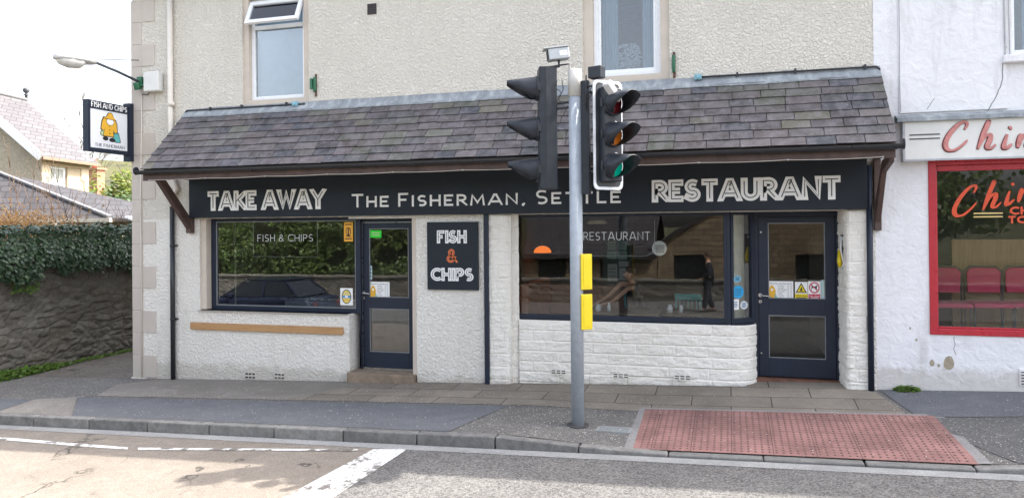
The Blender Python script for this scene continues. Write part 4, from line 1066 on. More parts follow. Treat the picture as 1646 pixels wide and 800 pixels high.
card('sticker', 553, 567, 357, 388, GY, simple('amber_vinyl', (.75, .36, .03), .5), 'tall amber sticker at the top right of the takeaway window', 'sticker', yellow_sticker, [K])
def egg(bm, fr_, W_, H_):
    prism(bm, disc(W_*.5, H_*.5, W_*.38, H_*.42, 20), fr_, 0, .001, 1); prism(bm, disc(W_*.5, H_*.5, W_*.32, H_*.37, 20), fr_, 0, .0014, 2)
    prism(bm, rectp(W_*.2, W_*.8, H_*.42, H_*.58), fr_, 0, .0018, 3); prism(bm, disc(W_*.5, H_*.5, W_*.14, H_*.06, 12), fr_, 0, .0022, 0)
    for i in range(4): prism(bm, disc(W_*(.3+.13*i), H_*.30, W_*.035, H_*.03, 8), fr_, 0, .0018, 4); prism(bm, disc(W_*(.3+.13*i), H_*.70, W_*.035, H_*.03, 8), fr_, 0, .0018, 3)
card('poster', 547, 567, 463, 490, GY, M['white'], 'small white poster with a decorated Easter egg in the takeaway window', 'poster', egg, [M['navy'], simple('egg_yellow', (.75, .6, .12), .5), simple('egg_blue', (.05, .25, .6), .5), simple('egg_red', (.6, .05, .05), .5)])
def hours(bm, fr_, W_, H_):
    days = ['Monday', 'Tuesday', 'Wednesday', 'Thursday', 'Friday', 'Saturday', 'Sunday']
    small_text(bm, 'Restaurant opening times' if W_ > .33 else 'Takeaway opening times', fr_, W_*.04, H_*.84, H_*.12, .0012, mi=1, width=W_*.9)
    for i, d_ in enumerate(days):
        small_text(bm, d_, fr_, W_*.40, H_*(.72-.11*i), H_*.10, .0012, mi=1)
        small_text(bm, '12 - 8', fr_, W_*.76, H_*(.72-.11*i), H_*.10, .0012, mi=1)
    prism(bm, [(W_*.05, H_*.08), (W_*.30, H_*.08), (W_*.33, H_*.45), (W_*.26, H_*.68), (W_*.17, H_*.80), (W_*.09, H_*.66), (W_*.03, H_*.42)], fr_, 0, .001, 2)
    prism(bm, disc(W_*.18, H_*.52, W_*.05, H_*.07, 12), fr_, 0, .0014, 0); prism(bm, [(W_*.29, H_*.08), (W_*.38, H_*.08), (W_*.31, H_*.36)], fr_, 0, .0014, 3)
DG = DY+.017; EG = RY+.017
card('opening_hours', 594, 626, 453, 478.5, DG, M['white'], 'white opening hours notice with a yellow fisherman on the takeaway door', 'notice', hours, [K, YL, TL])
card('opening_hours', 1233.5, 1275, 452, 480, EG, M['white'], 'white opening hours notice with a yellow fisherman on the restaurant door', 'notice', hours, [K, YL, TL])
card('sticker', 594.5, 613, 370, 382, DG, simple('lime_vinyl', (.02, .62, .03), .4), 'bright green sticker at the top of the takeaway door glass', 'sticker', lambda bm, fr_, W_, H_: [prism(bm, rectp(W_*.15, W_*.85, H_*y_, H_*(y_+.12)), fr_, 0, .001, 1) for y_ in (.3, .6)], [GN])
card('sticker', 593.5, 598, 427, 449, DG, simple('pale_blue_vinyl', (.40, .55, .58), .4), 'narrow pale blue sticker on the takeaway door glass', 'sticker', lambda bm, fr_, W_, H_: [prism(bm, rectp(W_*.25, W_*.75, H_*y_, H_*(y_+.1)), fr_, 0, .001, 1) for y_ in (.2, .45, .7)], [K])
def warning(bm, fr_, W_, H_):
    prism(bm, [(W_*.05, H_*.36), (W_*.95, H_*.36), (W_*.5, H_*.95)], fr_, 0, .001, 1); prism(bm, [(W_*.17, H_*.415), (W_*.83, H_*.415), (W_*.5, H_*.85)], fr_, 0, .0014, 2)
    prism(bm, [(W_*.38, H_*.46), (W_*.62, H_*.46), (W_*.54, H_*.56), (W_*.60, H_*.62), (W_*.50, H_*.70), (W_*.44, H_*.58)], fr_, 0, .0018, 1)
    prism(bm, rectp(0, W_, 0, H_*.30), fr_, 0, .001, 2); small_text(bm, 'Warning', fr_, W_*.06, H_*.15, H_*.13, .0022, mi=1, width=W_*.86); prism(bm, rectp(W_*.12, W_*.88, H_*.05, H_*.09), fr_, 0, .0014, 1)
card('warning_sign', 1278, 1298, 453, 480, EG, M['white'], 'yellow triangular Warning notice on the restaurant door', 'notice', warning, [K, M['yellow']])
def nodogs(bm, fr_, W_, H_):
    c_ = simple('magenta_red', (.50, .01, .06), .4); prism(bm, disc(W_*.5, H_*.64, W_*.42, H_*.32, 24), fr_, 0, .001, 2); prism(bm, disc(W_*.5, H_*.64, W_*.33, H_*.25, 24), fr_, 0, .0014, 0)
    dog = [(.26, .50), (.30, .50), (.33, .62), (.60, .62), (.66, .50), (.70, .50), (.69, .66), (.76, .74), (.70, .78), (.62, .74), (.58, .70), (.34, .70), (.26, .78), (.28, .66)]
    prism(bm, [(x*W_, y*H_) for x, y in dog], fr_, 0, .0018, 1); stroke(bm, [(W_*.26, H_*.82), (W_*.74, H_*.46)], W_*.07, fr_, 0, .0022, 2)
    prism(bm, rectp(W_*.04, W_*.96, H_*.03, H_*.27), fr_, 0, .001, 2); small_text(bm, 'No dogs', fr_, W_*.1, H_*.13, H_*.12, .0018, mi=0, width=W_*.8); prism(bm, rectp(W_*.2, W_*.8, H_*.06, H_*.09), fr_, 0, .0016, 0)
card('no_dogs_sign', 1299, 1319, 452, 480, EG, M['white'], 'white notice with a red crossed circle reading No dogs', 'notice', nodogs, [K, simple('magenta_red', (.50, .01, .06), .4)])
card('sticker', 1320, 1329, 450, 480, EG, simple('pale_blue_vinyl', (.40, .55, .58), .4), 'narrow pale blue sticker at the right of the restaurant door glass', 'sticker', lambda bm, fr_, W_, H_: [prism(bm, rectp(W_*.3, W_*.7, H_*y_, H_*(y_+.06)), fr_, 0, .001, 1) for y_ in (.2, .4, .6, .8)], [GN])
# blue round stickers on the splayed pane
def on_corner(px, py):
    # intersect the sight line with the splayed pane
    v = _d + (px-823)/_f*_R2 + (_y0-py)/_f*_U2; n_ = CFR.n; k = (CFR.o-CAM).dot(n_)/v.dot(n_); p_ = CAM+v*k; return (p_-CFR.o).dot(CFR.u), (p_-CFR.o).dot(CFR.v)
for px, py, w_, h_, mt, lab in ((1185, 448, .05, .045, simple('sky_blue_vinyl', (.20, .45, .60), .4), 'small pale blue sticker at the top of the narrow corner pane'), (1186, 469, .075, .085, simple('bright_blue_vinyl', (.02, .34, .66), .4), 'round bright blue sticker on the narrow corner pane'),
        (1182, 489, .045, .07, M['white'], 'white rectangular sticker low on the narrow corner pane'), (1195.5, 490, .05, .055, simple('off_white_vinyl', (.66, .7, .72), .4), 'round white sticker low on the narrow corner pane')):
    u_, v_ = on_corner(px, py); bm = B(); kk = 1.25
    if 'rect' in lab: prism(bm, rectp(u_-w_*kk, u_+w_*kk, v_-h_, v_+h_), CFR, .0045, .006)
    else: prism(bm, disc(u_, v_, w_*kk, h_, 22), CFR, .0045, .006)
    for i in range(4): prism(bm, rectp(u_-w_*.7, u_+w_*.7*(1-.2*(i % 2)), v_+h_*(.4-.28*i)-.004, v_+h_*(.4-.28*i)+.005), CFR, .006, .0065, 1)
    tag(link('sticker', bm, [mt, simple('print_blue', (.02, .12, .25), .5)], loc=CFR.p(u_, v_)), lab, 'sticker')
# life-ring style yellow throw line hung in the doorway side
q = P(1356, 405, .22); X0 = q.x-.03
tb = thing('hanging_bag', 'yellow and black item hanging on the side of the right hand stone pier', 'hung item', (X0, .2, 1.7))
bm = B(); zc0, zc1 = P(1355, 432, .2).z, P(1355, 377, .2).z; box(bm, X0+.0, X0+.035, .12, .30, zc0, zc1); link('backing_case', bm, M['black_plastic'], tb, bevel=.015)
bm = B(); tube(bm, [(X0-.02, .17, zc0+.02), (X0-.022, .17, zc0+.10), (X0-.02, .19, zc0+.24)], [.022, .034, .02], 12); link('yellow_sleeve', bm, M['yellow'], tb)
bm = B(); tube(bm, [(X0-.01, .12, zc1-.02), (X0-.018, .10, zc1-.2), (X0+.01, .09, zc0+.08), (X0-.01, .12, zc0+.01)], .008, 8); link('white_strap', bm, M['white'], tb)

# ================================================================== INTERIORS
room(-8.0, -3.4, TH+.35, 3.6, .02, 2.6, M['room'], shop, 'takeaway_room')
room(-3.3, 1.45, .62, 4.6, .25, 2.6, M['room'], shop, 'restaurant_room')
# pale reveal strip behind the takeaway window and inner partition behind the corner light
a = P(378, 400, WY+.5)
bm = B(); box(bm, -8.0, a.x, WY+.5, WY+.53, 1.0, 2.4); link('inner_partition', bm, simple('pale_green_partition', (.42, .45, .34), .8), shop)
a = P(1176, 400, .62); b = P(1196, 400, .62); bm = B(); box(bm, a.x-.06, b.x, .56, .60, .9, 2.45); link('inner_post', bm, M['cream_room'], shop)
bm = B(); box(bm, b.x+.002, b.x+.07, .53, .59, .9, 2.45); link('inner_trim', bm, M['brown_wood'], shop)
# counter inside the takeaway
tc = thing('serving_counter', 'low stainless serving counter inside the takeaway window', 'counter', (-6.6, 1.6, .05))
bm = B(); box(bm, -7.6, -5.2, 1.5, 2.2, .05, 1.02); link('counter_body', bm, simple('grey_counter', (.16, .17, .17), .5), tc); bm = B(); box(bm, -7.65, -5.15, 1.45, 2.25, 1.022, 1.06); link('counter_top', bm, M['steel'], tc)
# restaurant furniture
q = P(872, 400, 2.2)
pl = thing('pendant_lamp', 'orange dome pendant lamp hanging inside the restaurant', 'lamp', (q.x, 2.2, q.z))
bm = B(); k = .15; prof = [(k*sin(R(a_))*.78, k*cos(R(a_))) for a_ in range(0, 86, 10)]; lathe(bm, (q.x, 2.2, P(872, 406, 2.2).z), (0, 0, 1), prof, 24, cap=False)
t = NT('glowing_orange_shade'); t.col((.75, .2, .04)); t.b.inputs['Emission Color'].default_value = (1, .22, .03, 1); t.b.inputs['Emission Strength'].default_value = .22; link('lamp_shade', bm, t.m, pl)
bm = B(); tube(bm, [(q.x, 2.2, q.z), (q.x, 2.2, 2.59)], .006, 6); link('flex', bm, K, pl)
a = P(838, 505, 1.0); b = P(870, 452, 1.0)
sf = thing('bench_seat', 'tan leather bench with a high back inside the restaurant window', 'bench', (a.x+.2, 1.1, .28))
bm = B(); box(bm, a.x, a.x+.16, .85, 2.3, .28, P(850, 455, 1.0).z); link('backrest', bm, M['leather'], sf, bevel=.03)
bm = B(); box(bm, a.x+.162, a.x+.65, .85, 2.3, .28, .74); link('seat', bm, M['leather'], sf, bevel=.03)
bm = B(); box(bm, a.x+.0, a.x+1.5, 2.32, 2.42, .28, 1.28); link('end_panel', bm, simple('red_brown_panel', (.20, .07, .035), .6), sf, bevel=.01)
def table(x, y, label, w_=.7, l_=1.1):
    tb_ = thing('dining_table', label, 'table', (x, y, .28))
    bm = B(); box(bm, x-l_/2, x+l_/2, y-w_/2, y+w_/2, .985, 1.015); link('table_top', bm, simple('table_wood', (.16, .10, .06), .4), tb_, bevel=.004)
    for sx in (-1, 1):
        for sy in (-1, 1):
            bm = B(); tube(bm, [(x+sx*(l_/2-.06), y+sy*(w_/2-.06), .28), (x+sx*(l_/2-.06), y+sy*(w_/2-.06), .985)], .025, 8); link('leg', bm, simple('table_wood', (.16, .10, .06), .4), tb_)
    return tb_
table(-1.55, 1.1, 'small dining table behind the signal pole'); table(-.35, 1.15, 'small dining table nearest the restaurant door')
def chair(x, y, rz, label):
    c_ = thing('dining_chair', label, 'chair', (0, 0, 0), 'teal chairs in the restaurant')
    bm = B(); box(bm, -.21, .21, -.21, .21, .43, .46); link('seat', bm, M['teal'], c_, bevel=.01)
    for sx in (-1, 1):
        bm = B(); tube(bm, [(sx*.18, -.18, 0), (sx*.17, -.17, .43)], .017, 8); link('leg', bm, M['teal'], c_)
        bm = B(); tube(bm, [(sx*.19, .20, 0), (sx*.18, .19, .46), (sx*.19, .24, .86)], .018, 8); link('leg', bm, M['teal'], c_)
    bm = B(); box(bm, -.21, .21, .215, .245, .82, .92); link('backrest', bm, M['teal'], c_, bevel=.01)
    for i in range(5):
        bm = B(); x_ = -.13+.065*i; tube(bm, [(x_, .2, .45), (x_, .23, .83)], .009, 6); link('spindle', bm, M['teal'], c_)
    c_.location = (x, y, .28); c_.rotation_euler.z = rz; return c_
q = P(1105, 492, 1.75); chair(q.x, 1.75, 0, 'teal chair with its back rail level with the window bottom')
q = P(1035, 497, 1.9); chair(q.x, 1.9, R(70), 'teal chair seen side on behind the restaurant window')
def jar(px, py, y, r_, h_, mt, label, nm='jar'):
    q_ = P(px, py, y); bm = B(); lathe(bm, (q_.x, y, 1.016), (0, 0, 1), [(0, r_*.8), (h_*.6, r_), (h_*.75, r_*.6), (h_, r_*.6)], 14); tag(link(nm, bm, mt, loc=(q_.x, y, 1.016)), label, nm)
jar(1077, 500, 1.0, .045, .11, M['white'], 'white pot on the table left of the slim jar', 'pot'); jar(1095, 500, 1.05, .03, .10, M['white'], 'slim white jar beside the pot on the table')
jar(962, 500, .95, .045, .10, M['white'], 'white pot in front of the outstretched arms', 'cup'); jar(979, 500, 1.0, .028, .12, M['white'], 'small white bottle near the hands', 'bottle')
# pale notices pinned up inside, above the arms
for i, (x0, x1, y0, y1) in enumerate(((977, 990, 388, 402), (994, 1007, 387, 401), (976, 991, 404, 416), (993, 1008, 404, 416), (977, 992, 424, 452), (995, 1010, 420, 428), (996, 1010, 431, 450))):
    card('paper_notice', x0, x1, y0, y1, 2.6, simple('paper_green', (.20, .34, .28), .8) if i in (0, 1, 2, 3) else simple('paper_grey', (.34, .36, .34), .8), ['green paper', 'green paper', 'green paper', 'green paper', 'tall grey paper', 'small grey paper', 'grey paper'][i]+' pinned '+['top left', 'top right', 'second row left', 'second row right', 'bottom left', 'third row right', 'bottom right'][i]+' on the board inside the restaurant', 'notice', lambda bm, fr_, W_, H_: [prism(bm, rectp(W_*.15, W_*.85, H_*y_, H_*(y_+.05)), fr_, 0, .001, 1) for y_ in (.3, .5, .7)], [simple('paper_ink', (.1, .12, .11), .8)], group='papers pinned up inside the restaurant')
bm = B(); a = P(970, 460, 2.62); b = P(1014, 380, 2.62); box(bm, a.x, b.x, 2.61, 2.66, a.z, b.z); link('notice_panel', bm, simple('dark_green_panel', (.05, .07, .06), .7), shop)
# round pale fitting on the ceiling
q = P(960, 358, 2.0); bm = B(); lathe(bm, (q.x, 2.0, q.z), (0, 0, 1), [(-.02, .15), (0, .17), (.05, .12)], 20); tag(link('ceiling_lamp', bm, M['cream_room'], loc=q), 'pale round ceiling lamp inside the restaurant', 'lamp')
bm = B(); q = P(1060, 399, 1.2); lathe(bm, (q.x, 1.2, q.z), (0, -1, 0), [(0, .105), (.012, .11)], 24)
for i in range(4): box(bm, q.x-.06, q.x+.07, 1.186, 1.1875, q.z-.055+i*.03, q.z-.045+i*.03, 1)
tag(link('wall_plaque', bm, [M['lettering'], K], loc=q), 'round pale plaque with dark bars inside the restaurant', 'plaque')

# ================================================================== NEIGHBOUR (TAKEAWAY)
nb = thing('takeaway_building', 'white rendered takeaway building adjoining on the right with a red framed window', 'building', (XR, 0, .2))
NX = 13.0; nW0 = P(1493, 400, 0).x; nz0 = P(1495, 537, 0).z; nz1 = P(1493, 257, 0).z; nWx1 = 5.3
u3 = P(1622, 90, 0); u3x1 = u3.x+1.25
bm = B(); wall_boxes(bm, [(XR+.002, nW0, -.3, 3.35), (nW0, nWx1, -.3, nz0), (nWx1, NX, -.3, 3.35), (nW0, nWx1, nz1, 3.35), (XR+.002, u3.x, 3.35, WT+.1), (u3.x, u3x1, 3.35, u3.z), (u3x1, NX, 3.35, WT+.1)], -.003, TH)
link('wall', bm, M['white_render'], nb)
bm = B(); x = P(1444, 100, 0).x; box(bm, x, NX, -.022, -.003, 3.64, WT+.1); 
bm.free(); bm = B()
box(bm, x, u3.x-.03, -.024, -.003, 3.62, WT+.1); link('render_coat', bm, M['white_render'], nb, bevel=.006)
bm = B(); box(bm, NX-TH, NX, TH, 8, -.5, WT); box(bm, XR, NX, 8.0, 8.3, -.5, WT); link('back_wall', bm, M['white_render'], nb)
bm = B(); prism(bm, rp, Frame((XR+.01, 0, .06), (0, 1, 0), (0, 0, 1), (1, 0, 0)), 0, NX-XR); link('roof', bm, slate_mat('roof_slate_plain2', 1, False), nb)
# cracks in the render, modelled as fine dark lines
for k, pts in enumerate(([(1618, 75), (1616, 88), (1611, 100), (1612, 118), (1608, 140), (1600, 158), (1589, 175), (1586, 180)], [(1502, 158), (1497, 166), (1490, 176)], [(1445, 0), (1446, 60), (1446, 120), (1447, 160), (1448, 180)], [(1533, 541), (1535, 552), (1533, 560), (1537, 570)])):
    bm = B(); pw = [P(*p_, -.024 if k < 3 else -.003) for p_ in pts]; pw2 = []
    for a_, b_ in zip(pw, pw[1:]):
        for j in range(4): 
            q = a_.lerp(b_, j/4); pw2.append((q.x+(.012 if k != 2 else .002)*noise.noise(q*14), q.z))
    pw2.append((pw[-1].x, pw[-1].z)); stroke(bm, pw2, .010 if k == 0 else .006, front(pw[0].y), 0, .0015); link('render_crack' if k != 2 else 'render_joint', bm, simple('crack_grey', (.20, .20, .20), .9), nb)
for px, py, w_ in ((1525, 583, .085), (1498, 583, .04), (1509, 587, .02), (1463, 527, .015), (1473, 546, .018)):
    q = P(px, py, -.003); bm = B(); pts = [(q.x+w_*(1+.35*noise.noise(Vector((i*.9, px, 0))))*cos(2*pi*i/12)*.7, q.z+w_*(1+.35*noise.noise(Vector((i*.9, px, 5))))*sin(2*pi*i/12)) for i in range(12)]
    prism(bm, pts, front(-.003), 0, .0012); link('worn_patch', bm, simple('bare_stone_patch', (.34, .29, .22), .9, var=.2, scale=20), nb)
# sign box with lead flashing
a = P(1455, 257, -.14); t_ = P(1455, 196, -.14)
tsn = thing('takeaway_sign', 'long white takeaway sign box with red script lettering', 'sign', (a.x, 0, a.z))
bm = B(); box(bm, a.x, nWx1+.4, -.14, -.026, a.z, t_.z); link('sign_box', bm, simple('aged_white_sign', (.68, .67, .64), .5, var=.07, scale=4), tsn, bevel=.004)
for x0_, x1_ in ((a.x-.025, a.x-.001),):
    bm = B(); box(bm, x0_, x1_, -.155, -.026, a.z-.02, t_.z); link('edge_trim', bm, simple('grey_trim', (.38, .39, .41), .5), tsn)
bm = B(); box(bm, a.x-.025, nWx1+.4, -.16, -.1405, a.z-.02, a.z-.0); link('lower_trim', bm, simple('grey_trim', (.38, .39, .41), .5), tsn)
bm = B(); n_ = 60; prev = None
for i in range(n_+1):
    x = a.x-.09+(nWx1+.5-a.x)*i/n_; w1_ = .006*noise.noise(Vector((x*6, 1, 0)))
    ring = [bm.verts.new(q_) for q_ in ((x, -.028, t_.z+.095+w1_), (x, -.18, t_.z+.045+w1_), (x, -.185, t_.z-.004+w1_), (x, -.168, t_.z+.004), (x, -.028, t_.z+.003))]
    if prev:
        for k in range(5): bm.faces.new((prev[k], prev[(k+1) % 5], ring[(k+1) % 5], ring[k]))
    prev = ring
link('lead_flashing', bm, M['lead'], nb)
for y0_, y1_ in ((215.5, 218.5), (222, 225)):
    p0_, p1_ = P(1462, y1_, -.142), P(1511, y0_, -.142); bm = B(); box(bm, p0_.x, p1_.x, -.144, -.1402, p0_.z, p0_.z+.016); link('dark_stripe', bm, simple('dark_grey_print', (.08, .08, .08), .5), tsn)
# script letters, brush strokes with swelling width
def brush(bm, pts, fr_, wmax, d0, d1, mi=0):
    n_ = len(pts); L_ = []; Rr = []
    for i, p_ in enumerate(pts):
        p_ = Vector(p_); a_ = Vector(pts[max(0, i-1)]); b_ = Vector(pts[min(n_-1, i+1)]); t_ = (b_-a_).normalized(); nn = Vector((-t_.y, t_.x)); w_ = wmax*(.35+.65*sin(pi*(i+.3)/(n_-.4)))*.5*(.65+.5*abs(t_.y))
        L_.append(p_+nn*w_); Rr.append(p_-nn*w_)
    rg = [[bm.verts.new(fr_.p(a_.x, a_.y, d0)), bm.verts.new(fr_.p(a_.x, a_.y, d1)), bm.verts.new(fr_.p(b_.x, b_.y, d1)), bm.verts.new(fr_.p(b_.x, b_.y, d0))] for a_, b_ in zip(L_, Rr)]
    for r0_, r1_ in zip(rg, rg[1:]):
        for k in range(3): bm.faces.new((r0_[k], r0_[k+1], r1_[k+1], r1_[k])).material_index = mi
    bm.faces.new(rg[0]).material_index = mi; bm.faces.new(rg[-1]).material_index = mi
def smooth_pts(pts, n=5):
    out = []
    for i in range(len(pts)-1):
        p0_, p1_, p2_, p3_ = [Vector(pts[clampf(i+k, 0, len(pts)-1)]) for k in (-1, 0, 1, 2)]
        for j in range(n):
            t_ = j/n; out.append(tuple(.5*((2*p1_)+(-p0_+p2_)*t_+(2*p0_-5*p1_+4*p2_-p3_)*t_*t_+(-p0_+3*p1_-3*p2_+p3_)*t_**3)))
    out.append(pts[-1]); return out
SCR = {'C': (.80, [[(.62, .74), (.70, .92), (.62, 1.02), (.42, .92), (.16, .60), (.02, .25), (.08, .02), (.28, -.02), (.52, .14), (.70, .34)]]),
       'h': (.62, [[(.02, .0), (.18, .5), (.36, .98), (.38, 1.0)], [(.06, .08), (.22, .42), (.38, .52), (.40, .36), (.30, .08), (.40, .0), (.56, .14)]]),
       'i': (.36, [[(.14, .50), (.04, .10), (.10, .0), (.28, .14)], [(.20, .70), (.27, .76)]]),
       'n': (.58, [[(.10, .50), (.0, .0)], [(.04, .14), (.20, .44), (.36, .50), (.36, .34), (.27, .08), (.36, .0), (.52, .14)]]),
       'e': (.46, [[(.06, .22), (.26, .28), (.32, .42), (.20, .50), (.06, .34), (.04, .12), (.16, -.01), (.40, .16)]]),
       's': (.44, [[(.0, .02), (.22, .34), (.28, .50), (.30, .36), (.34, .12), (.20, -.01), (.06, .06)]])}
def script(bm, word, fr_, x, y, h_, wmax, d0, d1, sp=1.0, rise=0, mi=0, wd=1.0):
    c_ = 0
    for ch in word:
        adv, st = SCR[ch]
        for s_ in st:
            c_ += 1; brush(bm, [(x+a_*h_*wd, y+rise*(x)+b_*h_) for a_, b_ in smooth_pts(s_)], fr_, wmax*h_, d0, d1+(c_ % 4)*.0003, mi)
        x += adv*h_*sp*wd
fr = front(-.142)
a1 = P(1519, 241, -.142); a2 = P(1519, 198, -.142); hh = (a2.z-a1.z)*1.0
bm = B(); script(bm, 'Chinese', fr, a1.x, a1.z, hh, .14, 0, .012, 1.25, wd=1.06); link('script_lettering', bm, simple('faded_red_letter', (.52, .20, .18), .45, var=.25, scale=14), tsn)
bm = B(); script(bm, 'Chinese', fr, a1.x-.008, a1.z-.010, hh*1.02, .175, -.0002, .003, 1.235, wd=1.055); link('letter_edge', bm, simple('dark_red_edge', (.16, .03, .03), .5), tsn)
# red window frame
bm = B(); fwd = .085; x0_, x1_, = nW0, nWx1
frame_rect(bm, x0_, x1_, nz0, nz1, -.02, .08, fwd, .075, .07); frame_rect(bm, x0_+fwd+.0, x1_-fwd, nz0+.075, nz1-.07, .03, .08, .02, .02, .07)
tw = link('takeaway_window', bm, M['red_paint'], nb, bevel=.006, label='large takeaway window in a crimson frame')
bm = B(); box(bm, x0_+fwd+.02, x1_-fwd-.02, .05, .056, nz0+.095, nz1-.14); link('pane', bm, M['glass_t'], tw)
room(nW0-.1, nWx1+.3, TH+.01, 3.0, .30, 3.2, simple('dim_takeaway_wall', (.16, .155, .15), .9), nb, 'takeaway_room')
bm = B(); p0_ = P(1530, 385, 1.45); box(bm, p0_.x, nWx1+.2, 1.45, 1.5, .33, p0_.z); t = NT('panel_wood'); g = t.noise(5, 5, .7, (6, 1, .5), .5); t.col(t.ramp(g, [(.3, (.30, .17, .07)), (.7, (.42, .26, .12))])); t.rough(.5); link('wood_panelling', bm, t.m, nb)
Yg = .046
a1 = P(1533, 348, Yg); a2 = P(1533, 300, Yg); bm = B(); script(bm, 'Chinese', front(Yg), a1.x, a1.z, (a2.z-a1.z)*.86, .15, 0, .001, 1.1, rise=.0, wd=1.12)
for v in bm.verts: v.co.z += (v.co.x-a1.x)*.24
o = link('window_lettering', bm, simple('orange_red_vinyl', (.62, .07, .02), .45), loc=a1); tag(o, 'orange red script across the takeaway window', 'window lettering')
bm = B()
for nm_, (x_, yb_, yt_) in (('CHINESE', (1623, 345, 332)), ('TO TAKE', (1620, 359, 347))):
    p0_, p1_ = P(x_, yb_, Yg), P(x_, yt_, Yg); text(bm, nm_, front(Yg), p0_.x, p0_.x+.62, p0_.z, p1_.z-p0_.z, wf=.24, gap=.1, d0=0, d1=.001)
o = link('window_lettering', bm, simple('orange_red_vinyl', (.62, .07, .02), .45), loc=p0_); tag(o, 'small orange red block capitals below the script', 'window lettering')
for y_, wd_ in ((343, 'upper'), (348.5, 'lower')):
    p0_, p1_ = P(1565, y_, Yg), P(1612, y_, Yg); bm = B(); box(bm, p0_.x, p1_.x, Yg-.001, Yg, p0_.z-.008, p0_.z+.008); tag(link('gold_stripe', bm, simple('gold_vinyl', (.62, .46, .18), .4), loc=p0_), wd_+' gold stripe left of the small capitals on the takeaway window', 'stripe')
def waiting_chair(px, label):
    y = 1.0; q_ = P(px, 460, y); zt_ = P(px, 431, y).z; zs_ = P(px, 487, y).z
    c_ = thing('waiting_chair', label, 'chair', (q_.x, y, .31), 'crimson waiting chairs')
    cm = simple('crimson_seat', (.52, .02, .09), .55, var=.08); fm = simple('dark_chair_frame', (.06, .055, .06), .4)
    zb2 = P(px, 472, y).z
    bm = B(); prism(bm, [(q_.x-.19, zb2), (q_.x+.19, zb2), (q_.x+.20, zt_-.06), (q_.x+.15, zt_), (q_.x-.15, zt_), (q_.x-.20, zt_-.06)], front(y+.2), 0, .045); link('backrest', bm, cm, c_, bevel=.015)
    bm = B(); box(bm, q_.x-.23, q_.x+.23, y-.25, y+.17, zs_-.04, zs_+.02); link('seat', bm, cm, c_, bevel=.015)
    bm = B(); tube(bm, [(q_.x-.215, y+.2, zs_-.05), (q_.x-.215, y+.21, zt_-.04), (q_.x-.15, y+.21, zt_+.012), (q_.x+.15, y+.21, zt_+.012), (q_.x+.215, y+.21, zt_-.04), (q_.x+.215, y+.2, zs_-.05)], .012, 8); link('frame', bm, fm, c_)
    for sx in (-1, 1):
        for sy in (-.22, .2):
            bm = B(); tube(bm, [(q_.x+sx*.21, y+sy, zs_-.04), (q_.x+sx*.23, y+sy*1.1, .31)], .011, 8); link('leg', bm, fm, c_)
    return c_
waiting_chair(1523, 'leftmost crimson waiting chair behind the takeaway glass'); waiting_chair(1588, 'crimson waiting chair second from the left behind the glass'); waiting_chair(1652, 'crimson waiting chair cut by the right edge of the photo')
# upstairs window of the takeaway (only its left edge shows)
s = B(); frame_rect(s, u3.x, u3x1, u3.z, WT-.5, .04, .12, .07); uw = link('upstairs_window', s, M['upvc'], nb, bevel=.005)
s = B(); box(s, u3.x+.07, u3x1-.07, .08, .086, u3.z+.07, WT-.57); link('pane', s, M['glass_up'], uw)
s = B(); box(s, u3.x-.08, u3x1+.08, -.10, .03, u3.z-.09, u3.z-.002); link('sill', s, M['white_render'], uw, bevel=.01)
s = B(); frame_rect(s, u3.x-.001, u3x1+.001, u3.z, WT+.1, -.003, .30, .03); link('reveal', s, M['white_render'], uw)
s = B(); box(s, u3.x+.2, u3.x+.26, .2, .22, u3.z, WT-.5); link('curtain_edge', s, M['blind'], uw)
room(u3.x-.3, u3x1+.5, TH+.01, 2.5, 3.7, 6.2, simple('bedroom_wall', (.45, .5, .55), .9), nb, 'bedroom')
for dx_ in (0, .045):
    s = B(); x_ = P(1612, 0, 0).x+dx_; tube(s, [(x_, -.035, WT), (x_, -.035, 5.0), (x_+.01, -.035, u3.z+.0), (x_+.12+dx_, -.04, u3.z-.06)], .008, 6); link('wall_cable', s, simple('pale_cable', (.45, .45, .46), .6), nb)
airq = P(1644, 606, 0); s = B(); box(s, airq.x-.04, airq.x+.18, -.016, .01, airq.z-.1, airq.z+.1); o = link('air_brick', s, M['white_render'], nb, bevel=.003)
for i in range(5):
    s = B(); box(s, airq.x-.02, airq.x+.16, -.018, -.0162, airq.z-.08+i*.034, airq.z-.068+i*.034); link('vent_slot', s, K, o)

# ================================================================== TRAFFIC SIGNAL
pb_ = onground(929, 683); py_ = pb_.y
TL_ = thing('traffic_light', 'grey pole with two traffic signal heads and yellow push button boxes', 'traffic light', (pb_.x, py_, pb_.z))
ptop = P(921.5, 112, py_)
s = B(); ax_ = pb_.x; pr_ = .073
tube(s, [(ax_, py_, pb_.z-.1), (ax_, py_, ptop.z-.30)], pr_, 24); pole = link('pole', s, M['galv'], TL_)
s = B(); tube(s, [(ax_, py_, ptop.z-.31), (ax_, py_, ptop.z-.004), (ax_, py_, ptop.z)], [pr_+.004, pr_+.004, pr_*.9], 24); link('pole_cap', s, simple('sunlit_pole_cap', (.52, .50, .47), .6), TL_)  # pole top painted paler for the sun that catches it
s = B(); tube(s, [(ax_, py_, pb_.z-.02), (ax_, py_, pb_.z+.012)], pr_+.05, 20); link('base_collar', s, simple('dark_collar', (.05, .05, .05), .9), TL_)  # near-black ring round the foot of the pole
